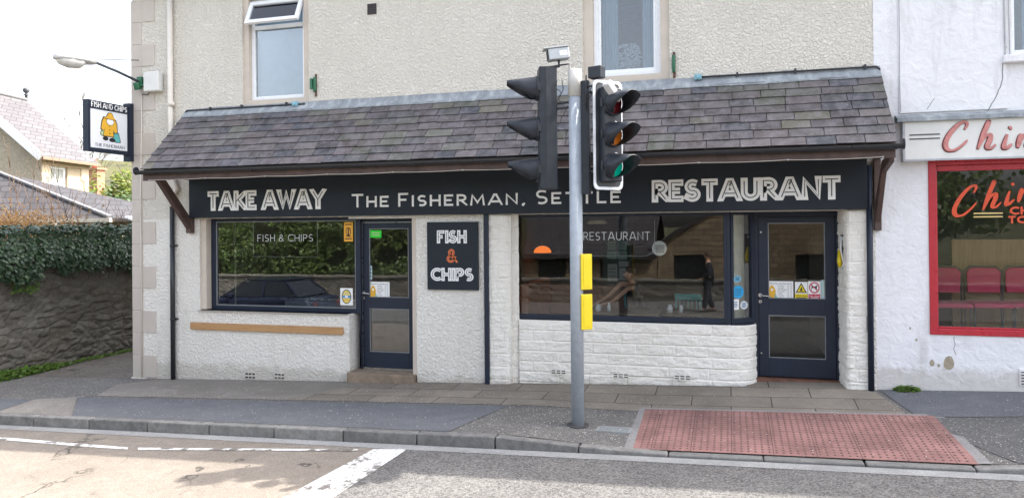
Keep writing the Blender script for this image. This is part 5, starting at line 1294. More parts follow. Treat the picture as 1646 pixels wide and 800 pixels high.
def head(cx_, cz0, cz1, yaw, y, backing, lenses, label):
    """signal head facing direction yaw (angle from +X, towards -Y negative)"""
    f_ = Vector((cos(yaw), sin(yaw), 0)); s_ = Vector((-sin(yaw), cos(yaw), 0)); up = Vector((0, 0, 1)); h_ = cz1-cz0; w_ = .25; dp = .17
    c_ = Vector((cx_, y, (cz0+cz1)/2)); bm = B()
    prof = [(-w_/2, -.02), (-w_/2, .06), (w_/2, .06), (w_/2, -.02), (w_/2-.05, -.15), (-w_/2+.05, -.15)]
    prism(bm, prof, Frame(c_-up*h_/2, s_, f_, up), 0, h_); hd = link('signal_head', bm, M['signal'], TL_, bevel=.012, label=label)
    n_ = 3; r_ = .122
    for i in range(3):
        cz = cz1-h_*(i+.5)/3; o_ = Vector((cx_, y, cz))+f_*.062
        bm = B(); lathe(bm, o_, f_, [(0, r_+.02), (.03, r_+.02), (.03, r_+.004), (.006, r_+.004)], 26, cap=False); link('lens_ring', bm, M['signal'], hd)
        bm = B(); lathe(bm, o_, f_, [(.004, r_), (.016, r_*.8), (.024, r_*.4), (.026, .001)], 26, cap=False); link('lens', bm, lenses[i], hd)
        # cut visor: long at the top, open at the bottom
        bm = B(); m_ = 30; L_ = .33; rg = []
        for k in range(m_+1):
            a_ = R(-62+304*k/m_); rad = s_*cos(a_)+up*sin(a_); ll = L_*(.13+.87*min(1, 1.22*((sin(a_)+1)/2)**1.0)); dr_ = -.10*ll
            for_ = []
            for rr_ in (r_+.012, r_+.007):
                for t_ in (0, .5, 1): for_.append(bm.verts.new(o_+f_*(.026+ll*t_)+rad*rr_*(1-.06*t_)+up*dr_*t_))
            rg.append(for_)
        for a_, b_ in zip(rg, rg[1:]):
            for k in (0, 1): bm.faces.new((a_[k], a_[k+1], b_[k+1], b_[k])); bm.faces.new((a_[3+k], b_[3+k], b_[4+k], a_[4+k]))
            bm.faces.new((a_[2], a_[5], b_[5], b_[2]))
        link('visor', bm, M['signal'], hd, smooth=True)
        bm = B(); q_ = o_ - s_*(r_+.03)*(1 if f_.x > 0 else -1) + up*0; obox(bm, q_+f_*.0, s_, f_, up, .02, .03, .09); link('hinge', bm, M['black_plastic'], hd)
    if backing:
        bm = B(); bw_, bh_ = .205, h_/2+.09; ol = []
        for (sx, sz, a0) in ((1, 1, 0), (-1, 1, 90), (-1, -1, 180), (1, -1, 270)):
            for k in range(5): ang = R(a0+90*k/4); ol.append((sx*(bw_-.06)+.06*cos(ang), sz*(bh_-.06)+.06*sin(ang)))
        prism(bm, ol, Frame(c_, s_, up, f_), -.035, -.030, 0); bk = link('backing_board', bm, simple('black_backing', (.03, .034, .04), .45), hd)
        # white retroreflective border
        bm = B(); inn = [(x*(bw_-.032)/bw_, z*(bh_-.032)/bh_) for x, z in ol]; fr_ = Frame(c_, s_, up, f_); A1 = [bm.verts.new(fr_.p(x, z, -.0285)) for x, z in ol]; A2 = [bm.verts.new(fr_.p(x, z, -.0285)) for x, z in inn]; A3 = [bm.verts.new(fr_.p(x, z, -.037)) for x, z in ol]; A4 = [bm.verts.new(fr_.p(x, z, -.037)) for x, z in inn]
        for k in range(len(ol)):
            j = (k+1) % len(ol); bm.faces.new((A1[k], A1[j], A2[j], A2[k])); bm.faces.new((A3[k], A4[k], A4[j], A3[j])); bm.faces.new((A1[k], A3[k], A3[j], A1[j]))
        link('white_border', bm, simple('reflective_white', (.72, .74, .78), .35), hd)
    return hd
off_red = simple('dark_red_lens', (.10, .008, .012), .2); amb = simple('amber_lens', (.62, .17, .015), .3); off_green = simple('dark_green_lens', (.01, .07, .05), .2)  # amber lens colour brightened for the light it reflects
t = NT('green_lens'); t.col((.0, .20, .14)); t.b.inputs['Emission Color'].default_value = (0, .45, .32, 1); t.b.inputs['Emission Strength'].default_value = .07; t.rough(.2); green_lit = t.m
# left head, seen from its back and side, facing left
hz1 = P(875, 110, py_).z; hz0 = P(875, 305, py_).z
hx = P(874, 200, py_).x
head(hx, hz0, hz1, R(180+20), py_-.0, False, [off_red, simple('dark_amber_lens', (.2, .06, .01), .2), off_green], 'dark signal head turned to the left')
s = B()
for z in (hz1-.42, hz1-.48): tube(s, [(hx+.05, py_, z), (ax_, py_, z+.02)], .015, 8)
link('bracket_arm', s, M['black_plastic'], TL_)
# right head faces right and towards the camera
rx_ = P(974, 200, py_).x; r1 = P(978, 142, py_-.05).z; r0 = P(978, 292, py_-.05).z
hh_ = head(P(980, 200, py_-.05).x, r0, r1, R(-43), py_-.05, True, [off_red, amb, green_lit], 'signal head with a white bordered backing board and green lens')
s = B(); box(s, ax_+.075, ax_+.165, py_-.03, py_+.07, P(945, 312, py_).z, P(945, 130, py_).z); link('mounting_channel', s, M['signal'], TL_, bevel=.004)
for z in (r1-.02, r0+.12):
    s = B(); tube(s, [(ax_+.05, py_, z), (rx_, py_+.02, z)], .016, 8); link('bracket_arm', s, M['black_plastic'], TL_)
# detectors on top
q = P(897, 88, py_); s = B(); fv = Vector((-.86, -.35, -.12)).normalized(); sv = fv.cross(Vector((0, 0, 1))).normalized(); uv = sv.cross(fv)
obox(s, q, fv, sv, uv, .24, .15, .13); cam1 = link('detector', s, M['alu'], TL_, bevel=.012, label='grey detector above the left head')
s = B(); obox(s, q+uv*.072+fv*.02, fv, sv, uv, .29, .17, .012); link('detector_hood', s, M['alu'], cam1, bevel=.003)
s = B(); obox(s, q+fv*.122, fv, sv, uv, .006, .12, .10); link('detector_face', s, K, cam1)
s = B(); lab_c = q - sv*.0765 if (q-sv*.08-CAM).length < (q+sv*.08-CAM).length else q+sv*.0765
obox(s, lab_c-fv*.05, fv, sv, uv, .09, .002, .055); link('data_plate', s, M['white'], cam1)
s = B(); tube(s, [tuple(q-uv*.06), (q.x+.01, q.y, q.z-.14), (hx+.02, py_, hz1+.01)], .014, 8); tube(s, [(hx, py_, hz1+.005), (ax_-.06, py_, hz1+.03), (ax_-.06, py_, hz1-.35)], .012, 8); link('detector_stem', s, M['black_plastic'], TL_)
q = P(959, 117, py_-.1); s = B(); obox(s, q, Vector((.93, -.3, 0)).normalized(), Vector((.3, .93, 0)).normalized(), Vector((0, 0, 1)), .16, .12, .13); cam2 = link('detector', s, M['signal'], TL_, bevel=.008, label='black detector above the right head')
s = B(); tube(s, [(q.x, q.y, q.z-.07), (q.x, q.y, q.z-.13), (ax_+.09, py_, q.z-.15)], .012, 8); tube(s, [(q.x-.12, q.y, q.z-.02), (q.x-.12, q.y, q.z-.40)], .009, 8); link('detector_stem', s, M['black_plastic'], TL_)
q = P(984, 147, py_-.22); s = B(); fv = Vector((-.35, -.55, .62)).normalized(); sv = fv.cross(Vector((0, 0, 1))).normalized(); uv = sv.cross(fv); obox(s, q, fv, sv, uv, .26, .09, .075); link('detector', s, simple('white_case', (.60, .60, .60), .4), TL_, bevel=.012, label='tilted white detector in front of the top lens')
def loop_cable(pts, r_=.005):
    s = B(); tube(s, smooth_pts([tuple(p_) for p_ in pts], 5), r_, 6); link('signal_cable', s, M['black_plastic'], TL_)
Yc = py_-.09
loop_cable([P(896, 130, Yc), P(892, 140, Yc), P(902, 150, Yc), P(893, 165, Yc)]); loop_cable([P(903, 128, Yc), P(905, 145, Yc), P(898, 158, Yc), P(905, 168, Yc)])
loop_cable([P(957, 130, Yc), P(950, 142, Yc), P(945, 155, Yc), P(938, 168, Yc)]); loop_cable([P(965, 132, Yc), P(962, 146, Yc), P(952, 150, Yc), P(941, 172, Yc)])
# yellow boxes
for (y0_, y1_, lab) in ((408, 465, 'upper yellow push button box on the pole'), (472.5, 529, 'lower yellow push button box on the pole')):
    q0, q1 = P(936, y1_, py_), P(953, y0_, py_); s = B(); zc = (q0.z+q1.z)/2; yw = R(-52); fv = Vector((cos(yw), sin(yw), 0)); sv = Vector((-fv.y, fv.x, 0))
    cc_ = Vector((ax_+.115, py_-.015, zc)); obox(s, cc_, fv, sv, Vector((0, 0, 1)), .022, .14, q1.z-q0.z); pbx = link('push_button_box', s, M['yellow'], TL_, bevel=.008, label=lab)
    s = B(); obox(s, cc_+fv*.0135, fv, sv, Vector((0, 0, 1)), .005, .085, q1.z-q0.z-.07); link('cover_panel', s, M['yellow'], pbx, bevel=.002)
    s = B(); obox(s, cc_-fv*.035, fv, sv, Vector((0, 0, 1)), .045, .125, q1.z-q0.z-.02); link('box_back', s, M['signal'], pbx, bevel=.004)
    s = B(); tube(s, [(ax_+.05, py_, zc), tuple(cc_-fv*.03)], .02, 8); link('box_fixing', s, M['black_plastic'], pbx)

# ================================================================== ALLEY WALL AND IVY
wl = thing('boundary_wall', 'grey brown rubble stone boundary wall along the alley in shade', 'wall', (-12.35, 0, -.35))
def stonewall(name, parent, fn, s0, s1, zlo, zhi, seed, amp=.045, sc_=(5.0, 11.0), res=.045, loc=None, mt=None):
    """fn(s) -> (x, y, nx, ny); rubble relief from a cell pattern"""
    ns = int((s1-s0)/res); nz = max(2, int((zhi-zlo)/(res*.8))); bm = B(); g_ = []
    for j in range(nz+1):
        row = []
        for i in range(ns+1):
            s_ = s0+(s1-s0)*i/ns; z = zlo+(zhi-zlo)*j/nz; x, y, nx, ny = fn(s_)
            p_ = Vector((s_*sc_[0]/1.6+.25*noise.noise(Vector((s_*2, z*3, seed))), z*sc_[1]/1.6+.3*noise.noise(Vector((s_*1.3, z*1.1, seed+4))), seed))
            d_ = noise.voronoi(p_)[0]; e = min(1, (d_[1]-d_[0])*3.2)
            k = noise.cell(Vector(noise.voronoi(p_)[1][0])*7.3)
            h_ = (e*.65+k*.45+.35*noise.noise(Vector((s_*14, z*14, 3))))*amp
            row.append(bm.verts.new((x+nx*h_, y+ny*h_, z)))
        g_.append(row)
    for j in range(nz):
        for i in range(ns): bm.faces.new((g_[j][i], g_[j][i+1], g_[j+1][i+1], g_[j+1][i]))
    return link(name, bm, mt or M['rubble'], parent, recalc=False, loc=loc)
t = NT('rubble_stone'); v_ = t.voro(3.0, 'F1', (1.2, 1, 2.6), 'Color'); sp_ = t.n('ShaderNodeSeparateColor'); t.l(v_, sp_.inputs[0]); big = t.noise(1.2, 6, .7)
c = t.mix(sp_.outputs[0], (.11, .10, .088), (.19, .178, .155)); c = t.mix(t.ramp(big, [(.4, 0.), (.7, .7)]), c, (.13, .11, .085)); c = t.mix(t.ramp(t.noise(9, 6, .8), [(.60, 0.), (.72, .8)]), c, (.26, .24, .20)); c = t.mix(t.ramp(t.noise(3, 5, .8), [(.62, 0.), (.74, .6)]), c, (.05, .06, .025))
t.col(c); t.rough(.95, .2); t.bump(t.noise(28, 6, .75), .02); M['rubble'] = t.m
wall_fn = lambda s_: (-12.25 + .0*s_, s_, 1, 0)
zw = zb(-12.3)
stonewall('stone_face', wl, wall_fn, -4.6, 13.5, zw-.1, 2.02, 1, amp=.055, res=.032)
bm = B(); box(bm, -12.75, -12.26, -4.6, 13.5, zw-.3, 2.0); link('wall_core', bm, M['rubble'], wl)
bm = B(); y = -4.6
while y < 13:
    l_ = rnd.uniform(.35, .7); 
    vs_ = box(bm, -12.78, -12.16+rnd.uniform(-.02, .03), y+.006, min(y+l_, 13.5)-.006, 2.021+rnd.uniform(0, .01), 2.10+rnd.uniform(-.02, .03)); y += l_
link('coping', bm, M['rubble'], wl, bevel=.01)
LEAF = [(-.0, 0), (.35, .12), (.5, .5), (.28, .72), (0, 1.0), (-.28, .72), (-.5, .5), (-.35, .12)]
def leafmat(name, cols, trans=.25, rough=.45):
    t = NT(name); oi = t.n('ShaderNodeNewGeometry'); t.col(t.ramp(oi.outputs['Random Per Island'], [(i/max(1, len(cols)-1), c_) for i, c_ in enumerate(cols)])); t.rough(rough, .4)
    tb_ = t.n('ShaderNodeBsdfTranslucent'); t.l(t.ramp(oi.outputs['Random Per Island'], [(i/max(1, len(cols)-1), tuple(min(1, v*1.4) for v in c_)) for i, c_ in enumerate(cols)]), tb_.inputs[0])
    mx = t.n('ShaderNodeMixShader'); mx.inputs[0].default_value = trans; t.l(t.b.outputs[0], mx.inputs[1]); t.l(tb_.outputs[0], mx.inputs[2]); t.l(mx.outputs[0], t.out.inputs[0]); return t.m
def leaf(bm, p_, n_, size, rr_=rnd, simple_=False):
    n_ = n_.normalized(); u_ = n_.cross(Vector((rr_.uniform(-1, 1), rr_.uniform(-1, 1), rr_.uniform(-1, 1))))
    if u_.length < .01: return
    u_.normalize(); v_ = n_.cross(u_)
    if simple_: pts = [(-.5, 0), (0, -.5), (.5, 0), (0, .6)]
    else: pts = [(0, 0), (.45, .3), (.35, .75), (0, 1), (-.35, .75), (-.45, .3)]
    bm.faces.new([bm.verts.new(p_+u_*a_*size+v_*b_*size+n_*(.12*size*abs(a_))) for a_, b_ in pts])
M['ivyleaf'] = leafmat('ivy_leaves', [(.018, .04, .022), (.03, .062, .03), (.045, .085, .035), (.025, .05, .03)], .15, .35)
iv = thing('ivy', 'dark green ivy hanging over the top of the stone boundary wall', 'ivy', (-12.3, 0, 2.0))
bm = B(); rr = random.Random(11)
for _ in range(26000):
    y = rr.uniform(-4.6, 12.5); hang = .48+.30*noise.noise(Vector((y*.9, 0, 7)))+.16*noise.noise(Vector((y*3.1, 0, 2))) + (.25 if 0.0 < y < .5 else 0)
    if y > 9: hang += .1
    a_ = rr.random()
    bulge = .10+.12*noise.noise(Vector((y*1.7, 3, 1)))
    top_ = 2.33+.07*noise.noise(Vector((y*1.2, 9, 0)))+.05*noise.noise(Vector((y*5, 9, 0)))
    if a_ < .7:
        k = rr.random(); z = top_-.05-(top_-2.02+hang)*k**.9; x = -12.12+(.14+bulge)*math.sin(pi*min(1, .25+.75*(1-k)))*rr.uniform(.55, 1.05)-.03*k; nn = Vector((1, rr.uniform(-.5, .5), rr.uniform(-.1, .9)))
    else: x = rr.uniform(-12.75, -12.0); z = top_+rr.uniform(-.08, .05)-.35*abs(x+12.35)**2; nn = Vector((rr.uniform(-.5, .6), rr.uniform(-.5, .5), 1))
    leaf(bm, Vector((x, y, z)), nn+Vector((rr.uniform(-.35, .35),)*3), rr.uniform(.045, .085), rr)
link('leaves', bm, M['ivyleaf'], iv, recalc=False)
bm = B(); 
for k in range(46):
    y = -2+k*.3+rr.uniform(-.1, .1); pts = [(-12.14, y, 2.3)]; z = 2.1
    for j in range(6): z -= .13; y += rr.uniform(-.06, .06); pts.append((-12.16+rr.uniform(0, .03), y, z))
    tube(bm, pts, .006, 5)
link('stems', bm, simple('ivy_stem', (.06, .045, .03), .9), iv)
def tuft(name, cx, cy, rx_, ry2, n_, size, label, cat='weeds', mt=None, hmax=.18):
    bm = B(); r2 = random.Random(n_)
    for _ in range(n_):
        a_ = r2.random()*2*pi; q_ = math.sqrt(r2.random()); x = cx+rx_*q_*cos(a_); y = cy+ry2*q_*sin(a_); z = gz(x, y)+r2.random()*hmax*(1-q_*.6)
        leaf(bm, Vector((x, y, z)), Vector((r2.uniform(-.6, .6), r2.uniform(-.9, .2), 1)), size*r2.uniform(.6, 1.2), r2)
    o = link(name, bm, mt or M['weedleaf'], loc=(cx, cy, gz(cx, cy)), recalc=False); tag(o, label, cat, kind='stuff'); return o
M['weedleaf'] = leafmat('weed_leaves', [(.07, .13, .02), (.11, .19, .03), (.05, .09, .02)], .25, .5)
q = onground(25, 600)
bm = None
tuft('weeds', -12.0, -.3, .22, 1.4, 1700, .07, 'low green weeds growing along the foot of the stone wall', hmax=.16)
tuft('weeds', -12.08, 2.0, .10, 1.3, 500, .05, 'thin line of moss and weeds further along the stone wall', hmax=.07)
q = P(30, 480, 0)
bm = B()
for _ in range(260):
    y = rr.uniform(.0, .55); z = 1.36+rr.uniform(-.18, .16); leaf(bm, Vector((-12.13+rr.uniform(0, .06), y, z)), Vector((1, rr.uniform(-.6, .6), rr.uniform(0, 1))), rr.uniform(.03, .06), rr)
tag(link('wall_fern', bm, M['weedleaf'], loc=(-12.15, .3, 1.36), recalc=False), 'small green fern growing out of the stone wall', 'fern')
tuft('grass_tuft', P(1457, 622, -.06).x, -.05, .13, .05, 260, .045, 'grass tuft at the foot of the white takeaway wall', 'grass', hmax=.08)

# fallen petals and grit scattered on the footway
bm = B(); r2 = random.Random(5)
for _ in range(1700):
    x = r2.uniform(-9.5, 4); y = r2.uniform(KY+.2, -.1)
    if noise.noise(Vector((x*.8, y*1.5, 4))) < -.05 and r2.random() < .8: continue
    if y < -1.1 and r2.random() < .3: y = -1.15+r2.uniform(-.06, .06)
    s_ = r2.uniform(.004, .010); z = gz(x, y)+.022; a_ = r2.random()*6.28
    bm.faces.new([bm.verts.new((x+s_*cos(a_+k*1.57)*(1 if k % 2 else .7), y+s_*sin(a_+k*1.57), z+r2.uniform(0, .002))) for k in range(4)])
tag(link('petals', bm, simple('petal_white', (.62, .58, .52), .7), recalc=False), 'tiny pale petals and grit scattered over the footway', 'petals', kind='stuff')

# ================================================================== BEHIND THE WALL ON THE LEFT
FWD = Vector((-sin(_a), cos(_a), 0)); RGT = Vector((cos(_a), sin(_a), 0))
def W(lat, dep, z): return Vector((CAM.x, CAM.y, 0)) + RGT*lat + FWD*dep + Vector((0, 0, z))
def quad(bm, a_, b_, c_, d_, mi=0): bm.faces.new([bm.verts.new(p_) for p_ in (a_, b_, c_, d_)]).material_index = mi
def slab(bm, pts, t_, mi=0):
    n_ = (pts[1]-pts[0]).cross(pts[2]-pts[0]).normalized(); lo = [bm.verts.new(p_-n_*t_) for p_ in pts]; hi = [bm.verts.new(p_) for p_ in pts]; k = len(pts)
    bm.faces.new(hi).material_index = mi; bm.faces.new(lo[::-1]).material_index = mi
    for i in range(k): bm.faces.new((lo[i], lo[(i+1) % k], hi[(i+1) % k], hi[i])).material_index = mi
cr = render_mat('old_cream_roughcast', (.44, .38, .29), (.50, .44, .34), .03, 9, ((.25, .2, .14), .4)); ash = simple('cream_ashlar', (.36, .29, .20), .9, var=.12, scale=2, bump=.01, bscale=12)
hs = thing('stone_house', 'cream gabled house with slate roof behind the ivy wall', 'house', W(-21.6, 31.5, -.7))
ez = 5.45; rz2 = 8.15; la, lb = -19.2, -19.0; d0_, d1_ = 30.2, 33.2; hw = 5.9; ga_ = -la+0
A0, A1 = (la, d0_), (lb, d1_); C0, C1 = (la-hw, d0_), (lb-hw, d1_)
def shell(bm, q_, z0, z1):
    slab(bm, [W(*q_[0], z0), W(*q_[1], z0), W(*q_[1], z1), W(*q_[0], z1)], .3)
bm = B(); slab(bm, [W(*C0, -1), W(*A0, -1), W(*A0, ez), W(la-hw/2, d0_, rz2-.1), W(*C0, ez)], .3); link('gable_wall', bm, cr, hs)
bm = B()
def sidept(k, z): return W(la+(lb-la)*k, d0_+(d1_-d0_)*k, z)
wk0, wk1, wz_0, wz_1 = .12, .54, 3.6, 4.95
for (k0, k1, z0_, z1_) in ((0, wk0, -1, ez), (wk1, 1, -1, ez), (wk0, wk1, -1, wz_0), (wk0, wk1, wz_1, ez)): slab(bm, [sidept(k0, z0_), sidept(k1, z0_), sidept(k1, z1_), sidept(k0, z1_)], .25)
link('side_wall', bm, ash, hs)
bm = B(); slab(bm, [W(*A1, -1), W(*C1, -1), W(*C1, ez), W(lb-hw/2, d1_, rz2-.1), W(*A1, ez)], .2); slab(bm, [W(*C1, -1), W(*C0, -1), W(*C0, ez), W(*C1, ez)], .2); link('far_walls', bm, cr, hs)
ov = .55
bm = B(); R0, R1 = W(la-hw/2, d0_-.5, rz2), W(lb-hw/2, d1_+.3, rz2); E0, E1 = W(la+.35, d0_-.5, ez-.22), W(lb+.35, d1_+.3, ez-.22); F0, F1 = W(la-hw-.35, d0_-.5, ez-.22), W(lb-hw-.35, d1_+.3, ez-.22)
slab(bm, [R0, E0, E1, R1], .12); slab(bm, [F0, R0, R1, F1], .12); roof2 = slate_mat('grey_slate', .30, False, .12); hr = link('roof', bm, slate_mat('pale_slate', .50, False, .2), hs)
bm = B()
for a_, b_ in ((R0, E0), (R0, F0)): beam(bm, a_-FWD*.05+Vector((0, 0, -.04)), b_-FWD*.05+Vector((0, 0, -.04)), .09, .30)
link('barge_board', bm, M['upvc'], hr)
bm = B(); tube(bm, [R0+Vector((0, 0, .03)), R1+Vector((0, 0, .03))], .09, 8); link('ridge_tile', bm, simple('ridge_grey', (.13, .13, .135), .7), hr)
bm = B(); lathe(bm, R1+Vector((0, 0, .08)), (0, 0, 1), [(0, .07), (.12, .05), (.16, .13), (.20, .05), (.24, .06), (.32, .14), (.42, .14), (.50, .04)], 12); link('finial', bm, simple('dark_finial', (.07, .07, .08), .7), hr)
bm = B(); beam(bm, E0+Vector((0, 0, -.05)), E1+Vector((0, 0, -.05)), .12, .12); link('gutter', bm, simple('brown_gutter', (.20, .13, .09), .6), hr)
bm = B(); slab(bm, [sidept(0, ez-.5)+RGT*.05, sidept(1.02, ez-.5)+RGT*.05, sidept(1.02, ez-.28)+RGT*.05, sidept(0, ez-.28)+RGT*.05], .05); link('cornice', bm, simple('cornice_stone', (.40, .30, .20), .9), hs)
for i in range(11):
    z_ = -.6+i*.56
    for k_, sgn in ((0, 1), (1, -1)):
        wq = .17 if i % 2 else .10; bm = B(); k0, k1 = (0, wq) if k_ == 0 else (1-wq, 1.0)
        slab(bm, [sidept(k0, z_)+RGT*.035, sidept(k1, z_)+RGT*.035, sidept(k1, z_+.53)+RGT*.035, sidept(k0, z_+.53)+RGT*.035], .035)
        link('quoin', bm, simple('quoin_sandstone', (.50, .41, .29), .9, var=.1, scale=3), hs)
bm = B()
km = (wk0+wk1)/2
def wbar(k0, k1, z0_, z1_, off=-.10, t_=.05): slab(bm, [sidept(k0, z0_)+RGT*off, sidept(k1, z0_)+RGT*off, sidept(k1, z1_)+RGT*off, sidept(k0, z1_)+RGT*off], t_)
for a_ in ((wk0, wk0+.035, wz_0, wz_1), (wk1-.035, wk1, wz_0, wz_1), (wk0+.035, wk1-.035, wz_0, wz_0+.09), (wk0+.035, wk1-.035, wz_1-.09, wz_1), (wk0+.035, wk1-.035, 4.17, 4.24)): wbar(*a_)
wbar(km-.008, km+.008, wz_0+.09, 4.17); wbar(km-.008, km+.008, 4.24, wz_1-.09)
hwn = link('window', bm, M['upvc'], hs); bm = B(); wbar(wk0+.035, wk1-.035, wz_0+.09, wz_1-.09, -.13, .01); link('pane', bm, simple('curtained_glass', (.34, .35, .33), .15), hwn)
bm = B(); wbar(wk0-.05, wk1+.05, wz_0-.12, wz_0-.002, .06, .25); link('window_sill', bm, ash, hwn)
bm = B(); wbar(wk0-.04, wk1+.04, wz_1+.002, wz_1+.22, .03, .03); link('lintel', bm, simple('quoin_sandstone', (.50, .41, .29), .9), hwn)
# low slate roofed outbuilding in front of the house
ob = thing('outbuilding', 'low hipped outbuilding with grey slate roof in front of the cream house', 'outbuilding', W(-15, 22, -.7))
ze = 2.60; bm = B(); slab(bm, [W(-24, 20.4, -1), W(-11.2, 20.4, -1), W(-11.2, 20.4, ze), W(-24, 20.4, ze)], .2); slab(bm, [W(-11.2, 20.4, -1), W(-11.2, 26.5, -1), W(-11.2, 26.5, ze), W(-11.2, 20.4, ze)], .2); link('wall', bm, cr, ob)
rzz = 4.15; bm = B(); e0, e1, e2 = W(-24, 20, ze), W(-10.85, 20, ze), W(-10.85, 27, ze); r0_, r1_ = W(-24, 23.5, rzz), W(-16.4, 23.5, rzz)
slab(bm, [e0, e1, r1_, r0_], .1); slab(bm, [e1, e2, r1_], .1); slab(bm, [e2, W(-24, 27, ze), r0_, r1_], .1); orf = link('roof', bm, roof2, ob)
bm = B(); beam(bm, W(-18.5, 19.93, ze-.06), W(-10.8, 19.93, ze-.06), .12, .11); link('gutter', bm, simple('cream_gutter', (.55, .50, .42), .6), orf)
bm = B(); beam(bm, e1+Vector((0, 0, .03)), r1_+Vector((0, 0, .03)), .14, .06); link('hip_tile', bm, simple('ridge_grey', (.13, .13, .135), .7), orf)
bm = B(); tube(bm, [W(-12.1, 19.9, -.8), W(-12.1, 19.9, 2.3), W(-12.3, 19.9, 2.5)], .05, 8); link('drain_pipe', bm, M['cream_paint'], ob)
# glazed lean-to
gh = thing('greenhouse', 'white framed glass roof beside the outbuilding', 'greenhouse', W(-10.2, 21, -.7))
bm = B(); g0 = [W(-10.7, 20.5, 2.62), W(-9.2, 20.5, 2.05), W(-9.2, 24, 2.05), W(-10.7, 24, 2.62)]
for i in range(6):
    k = i/5; beam(bm, g0[0].lerp(g0[3], k), g0[1].lerp(g0[2], k), .06, .05)
beam(bm, g0[0], g0[3], .07, .07); beam(bm, g0[1], g0[2], .07, .07)
for p_ in (g0[1], g0[2]): beam(bm, p_, Vector((p_.x, p_.y, -.7)), .07, .07)
link('frame', bm, M['upvc'], gh); bm = B(); slab(bm, [p_+Vector((0, 0, .03)) for p_ in g0], .006); link('roof_pane', bm, simple('milky_glazing', (.20, .25, .27), .4), gh)

# ---- vegetation
def crown_mesh(name, mt, r_, h_, n_, size, seed, parent, c_, lobes=9, fill=.5):
    bm = B(); r2 = random.Random(seed); lb_ = [(Vector((r2.gauss(0, .42), r2.gauss(0, .42), r2.uniform(-.42, .42))), r2.uniform(.28, .52)) for _ in range(lobes)]
    for _ in range(n_):
        c0_, rad = r2.choice(lb_); d_ = Vector((r2.gauss(0, 1), r2.gauss(0, 1), r2.gauss(0, 1))).normalized(); q_ = c0_+d_*rad*(r2.random()**.35)
        if noise.noise(q_*3.4+Vector((seed, 0, 0))) < -.12: continue
        p_ = Vector(c_)+Vector((q_.x*r_, q_.y*r_, q_.z*h_)); leaf(bm, p_, d_+Vector((r2.uniform(-.7, .7), r2.uniform(-.7, .7), r2.uniform(0, .9))), size*r2.uniform(.6, 1.25), r2, True)
    return link(name, bm, mt, parent, recalc=False)
def limbs(name, base, top, r0_, n_, spread, seed, parent, depth=3, mt=None, twig=.3):
    bm = B(); r2 = random.Random(seed)
    def grow_(p_, d_, L_, r_, lev):
        pts = [p_]; q_ = p_.copy(); dd = d_.copy()
        for _ in range(4): dd = (dd+Vector((r2.uniform(-1, 1), r2.uniform(-1, 1), r2.uniform(-.4, .6)))*.14).normalized(); q_ = q_+dd*L_/4; pts.append(q_)
        tube(bm, pts, [r_*(1-.16*i) for i in range(5)], 6 if r_ > .02 else 4)
        if lev > 0:
            for _ in range(n_):
                k = r2.choice((2, 3, 4)); nd = (dd+Vector((r2.uniform(-1, 1), r2.uniform(-1, 1), r2.uniform(-.2, .8)))*spread).normalized(); grow_(pts[k], nd, L_*r2.uniform(.5, .8), r_*.5, lev-1)
    grow_(Vector(base), (Vector(top)-Vector(base)).normalized(), (Vector(top)-Vector(base)).length, r0_, depth)
    return link(name, bm, mt or simple('bark', (.12, .09, .065), .95, var=.3, scale=12, bump=.01), parent, recalc=False)
lime = leafmat('sunny_spring_leaves', [(.10, .14, .02), (.16, .20, .03), (.22, .24, .05), (.08, .12, .02)], .35)
dark = leafmat('dark_evergreen_leaves', [(.03, .06, .02), (.05, .09, .03), (.08, .12, .04)], .2)
mid_ = leafmat('hedge_leaves', [(.05, .09, .02), (.09, .14, .03), (.13, .17, .05), (.04, .07, .02)], .3)
bt = thing('leafy_tree', 'bushy yellow green tree behind the shop corner in full sun', 'tree', W(-18.1, 34.5, -.7))
bp = W(-18.1, 34.5, -.7); limbs('trunk', bp, bp+Vector((0, 0, 3)), .14, 3, .7, 3, bt, 2); crown_mesh('crown', lime, 2.1, 3.0, 13000, .15, 5, bt, W(-18.1, 34.5, 2.9), 20)
bt2 = thing('evergreen_bush', 'dark evergreen bush low beside the glass roof', 'bush', W(-15.6, 32, -.7))
bp = W(-15.6, 32, -.7); limbs('trunk', bp, bp+Vector((0, 0, 2)), .1, 3, .7, 4, bt2, 2); crown_mesh('crown', dark, 2.4, 3.2, 5000, .16, 6, bt2, W(-15.9, 32, 1.8), 12)
br_t = thing('bare_tree', 'distant leafless tree just left of the hanging sign', 'tree', W(-41, 70, 0)); bp = W(-41, 70, 0); limbs('branches', bp, bp+Vector((0, 0, 6.5)), .2, 4, .6, 8, br_t, 4, simple('grey_twigs', (.22, .19, .17), .9))
ch = thing('chimney', 'distant red brick chimney with a clay pot over the leafy tree', 'chimney', W(-26, 46.5, 4)); bm = B(); q = W(-26.2, 46.5, 0); box(bm, q.x-.5, q.x+.5, q.y-.3, q.y+.3, 2.5, 6.0); box(bm, q.x-.6, q.x+.6, q.y-.4, q.y+.4, 6.001, 6.12); link('stack', bm, simple('chimney_brick', (.35, .17, .11), .9, var=.2, scale=6), ch); bm = B(); lathe(bm, (q.x, q.y, 6.12), (0, 0, 1), [(0, .16), (.5, .12), (.55, .15)], 12); link('pot', bm, simple('clay_pot', (.5, .14, .08), .8), ch)
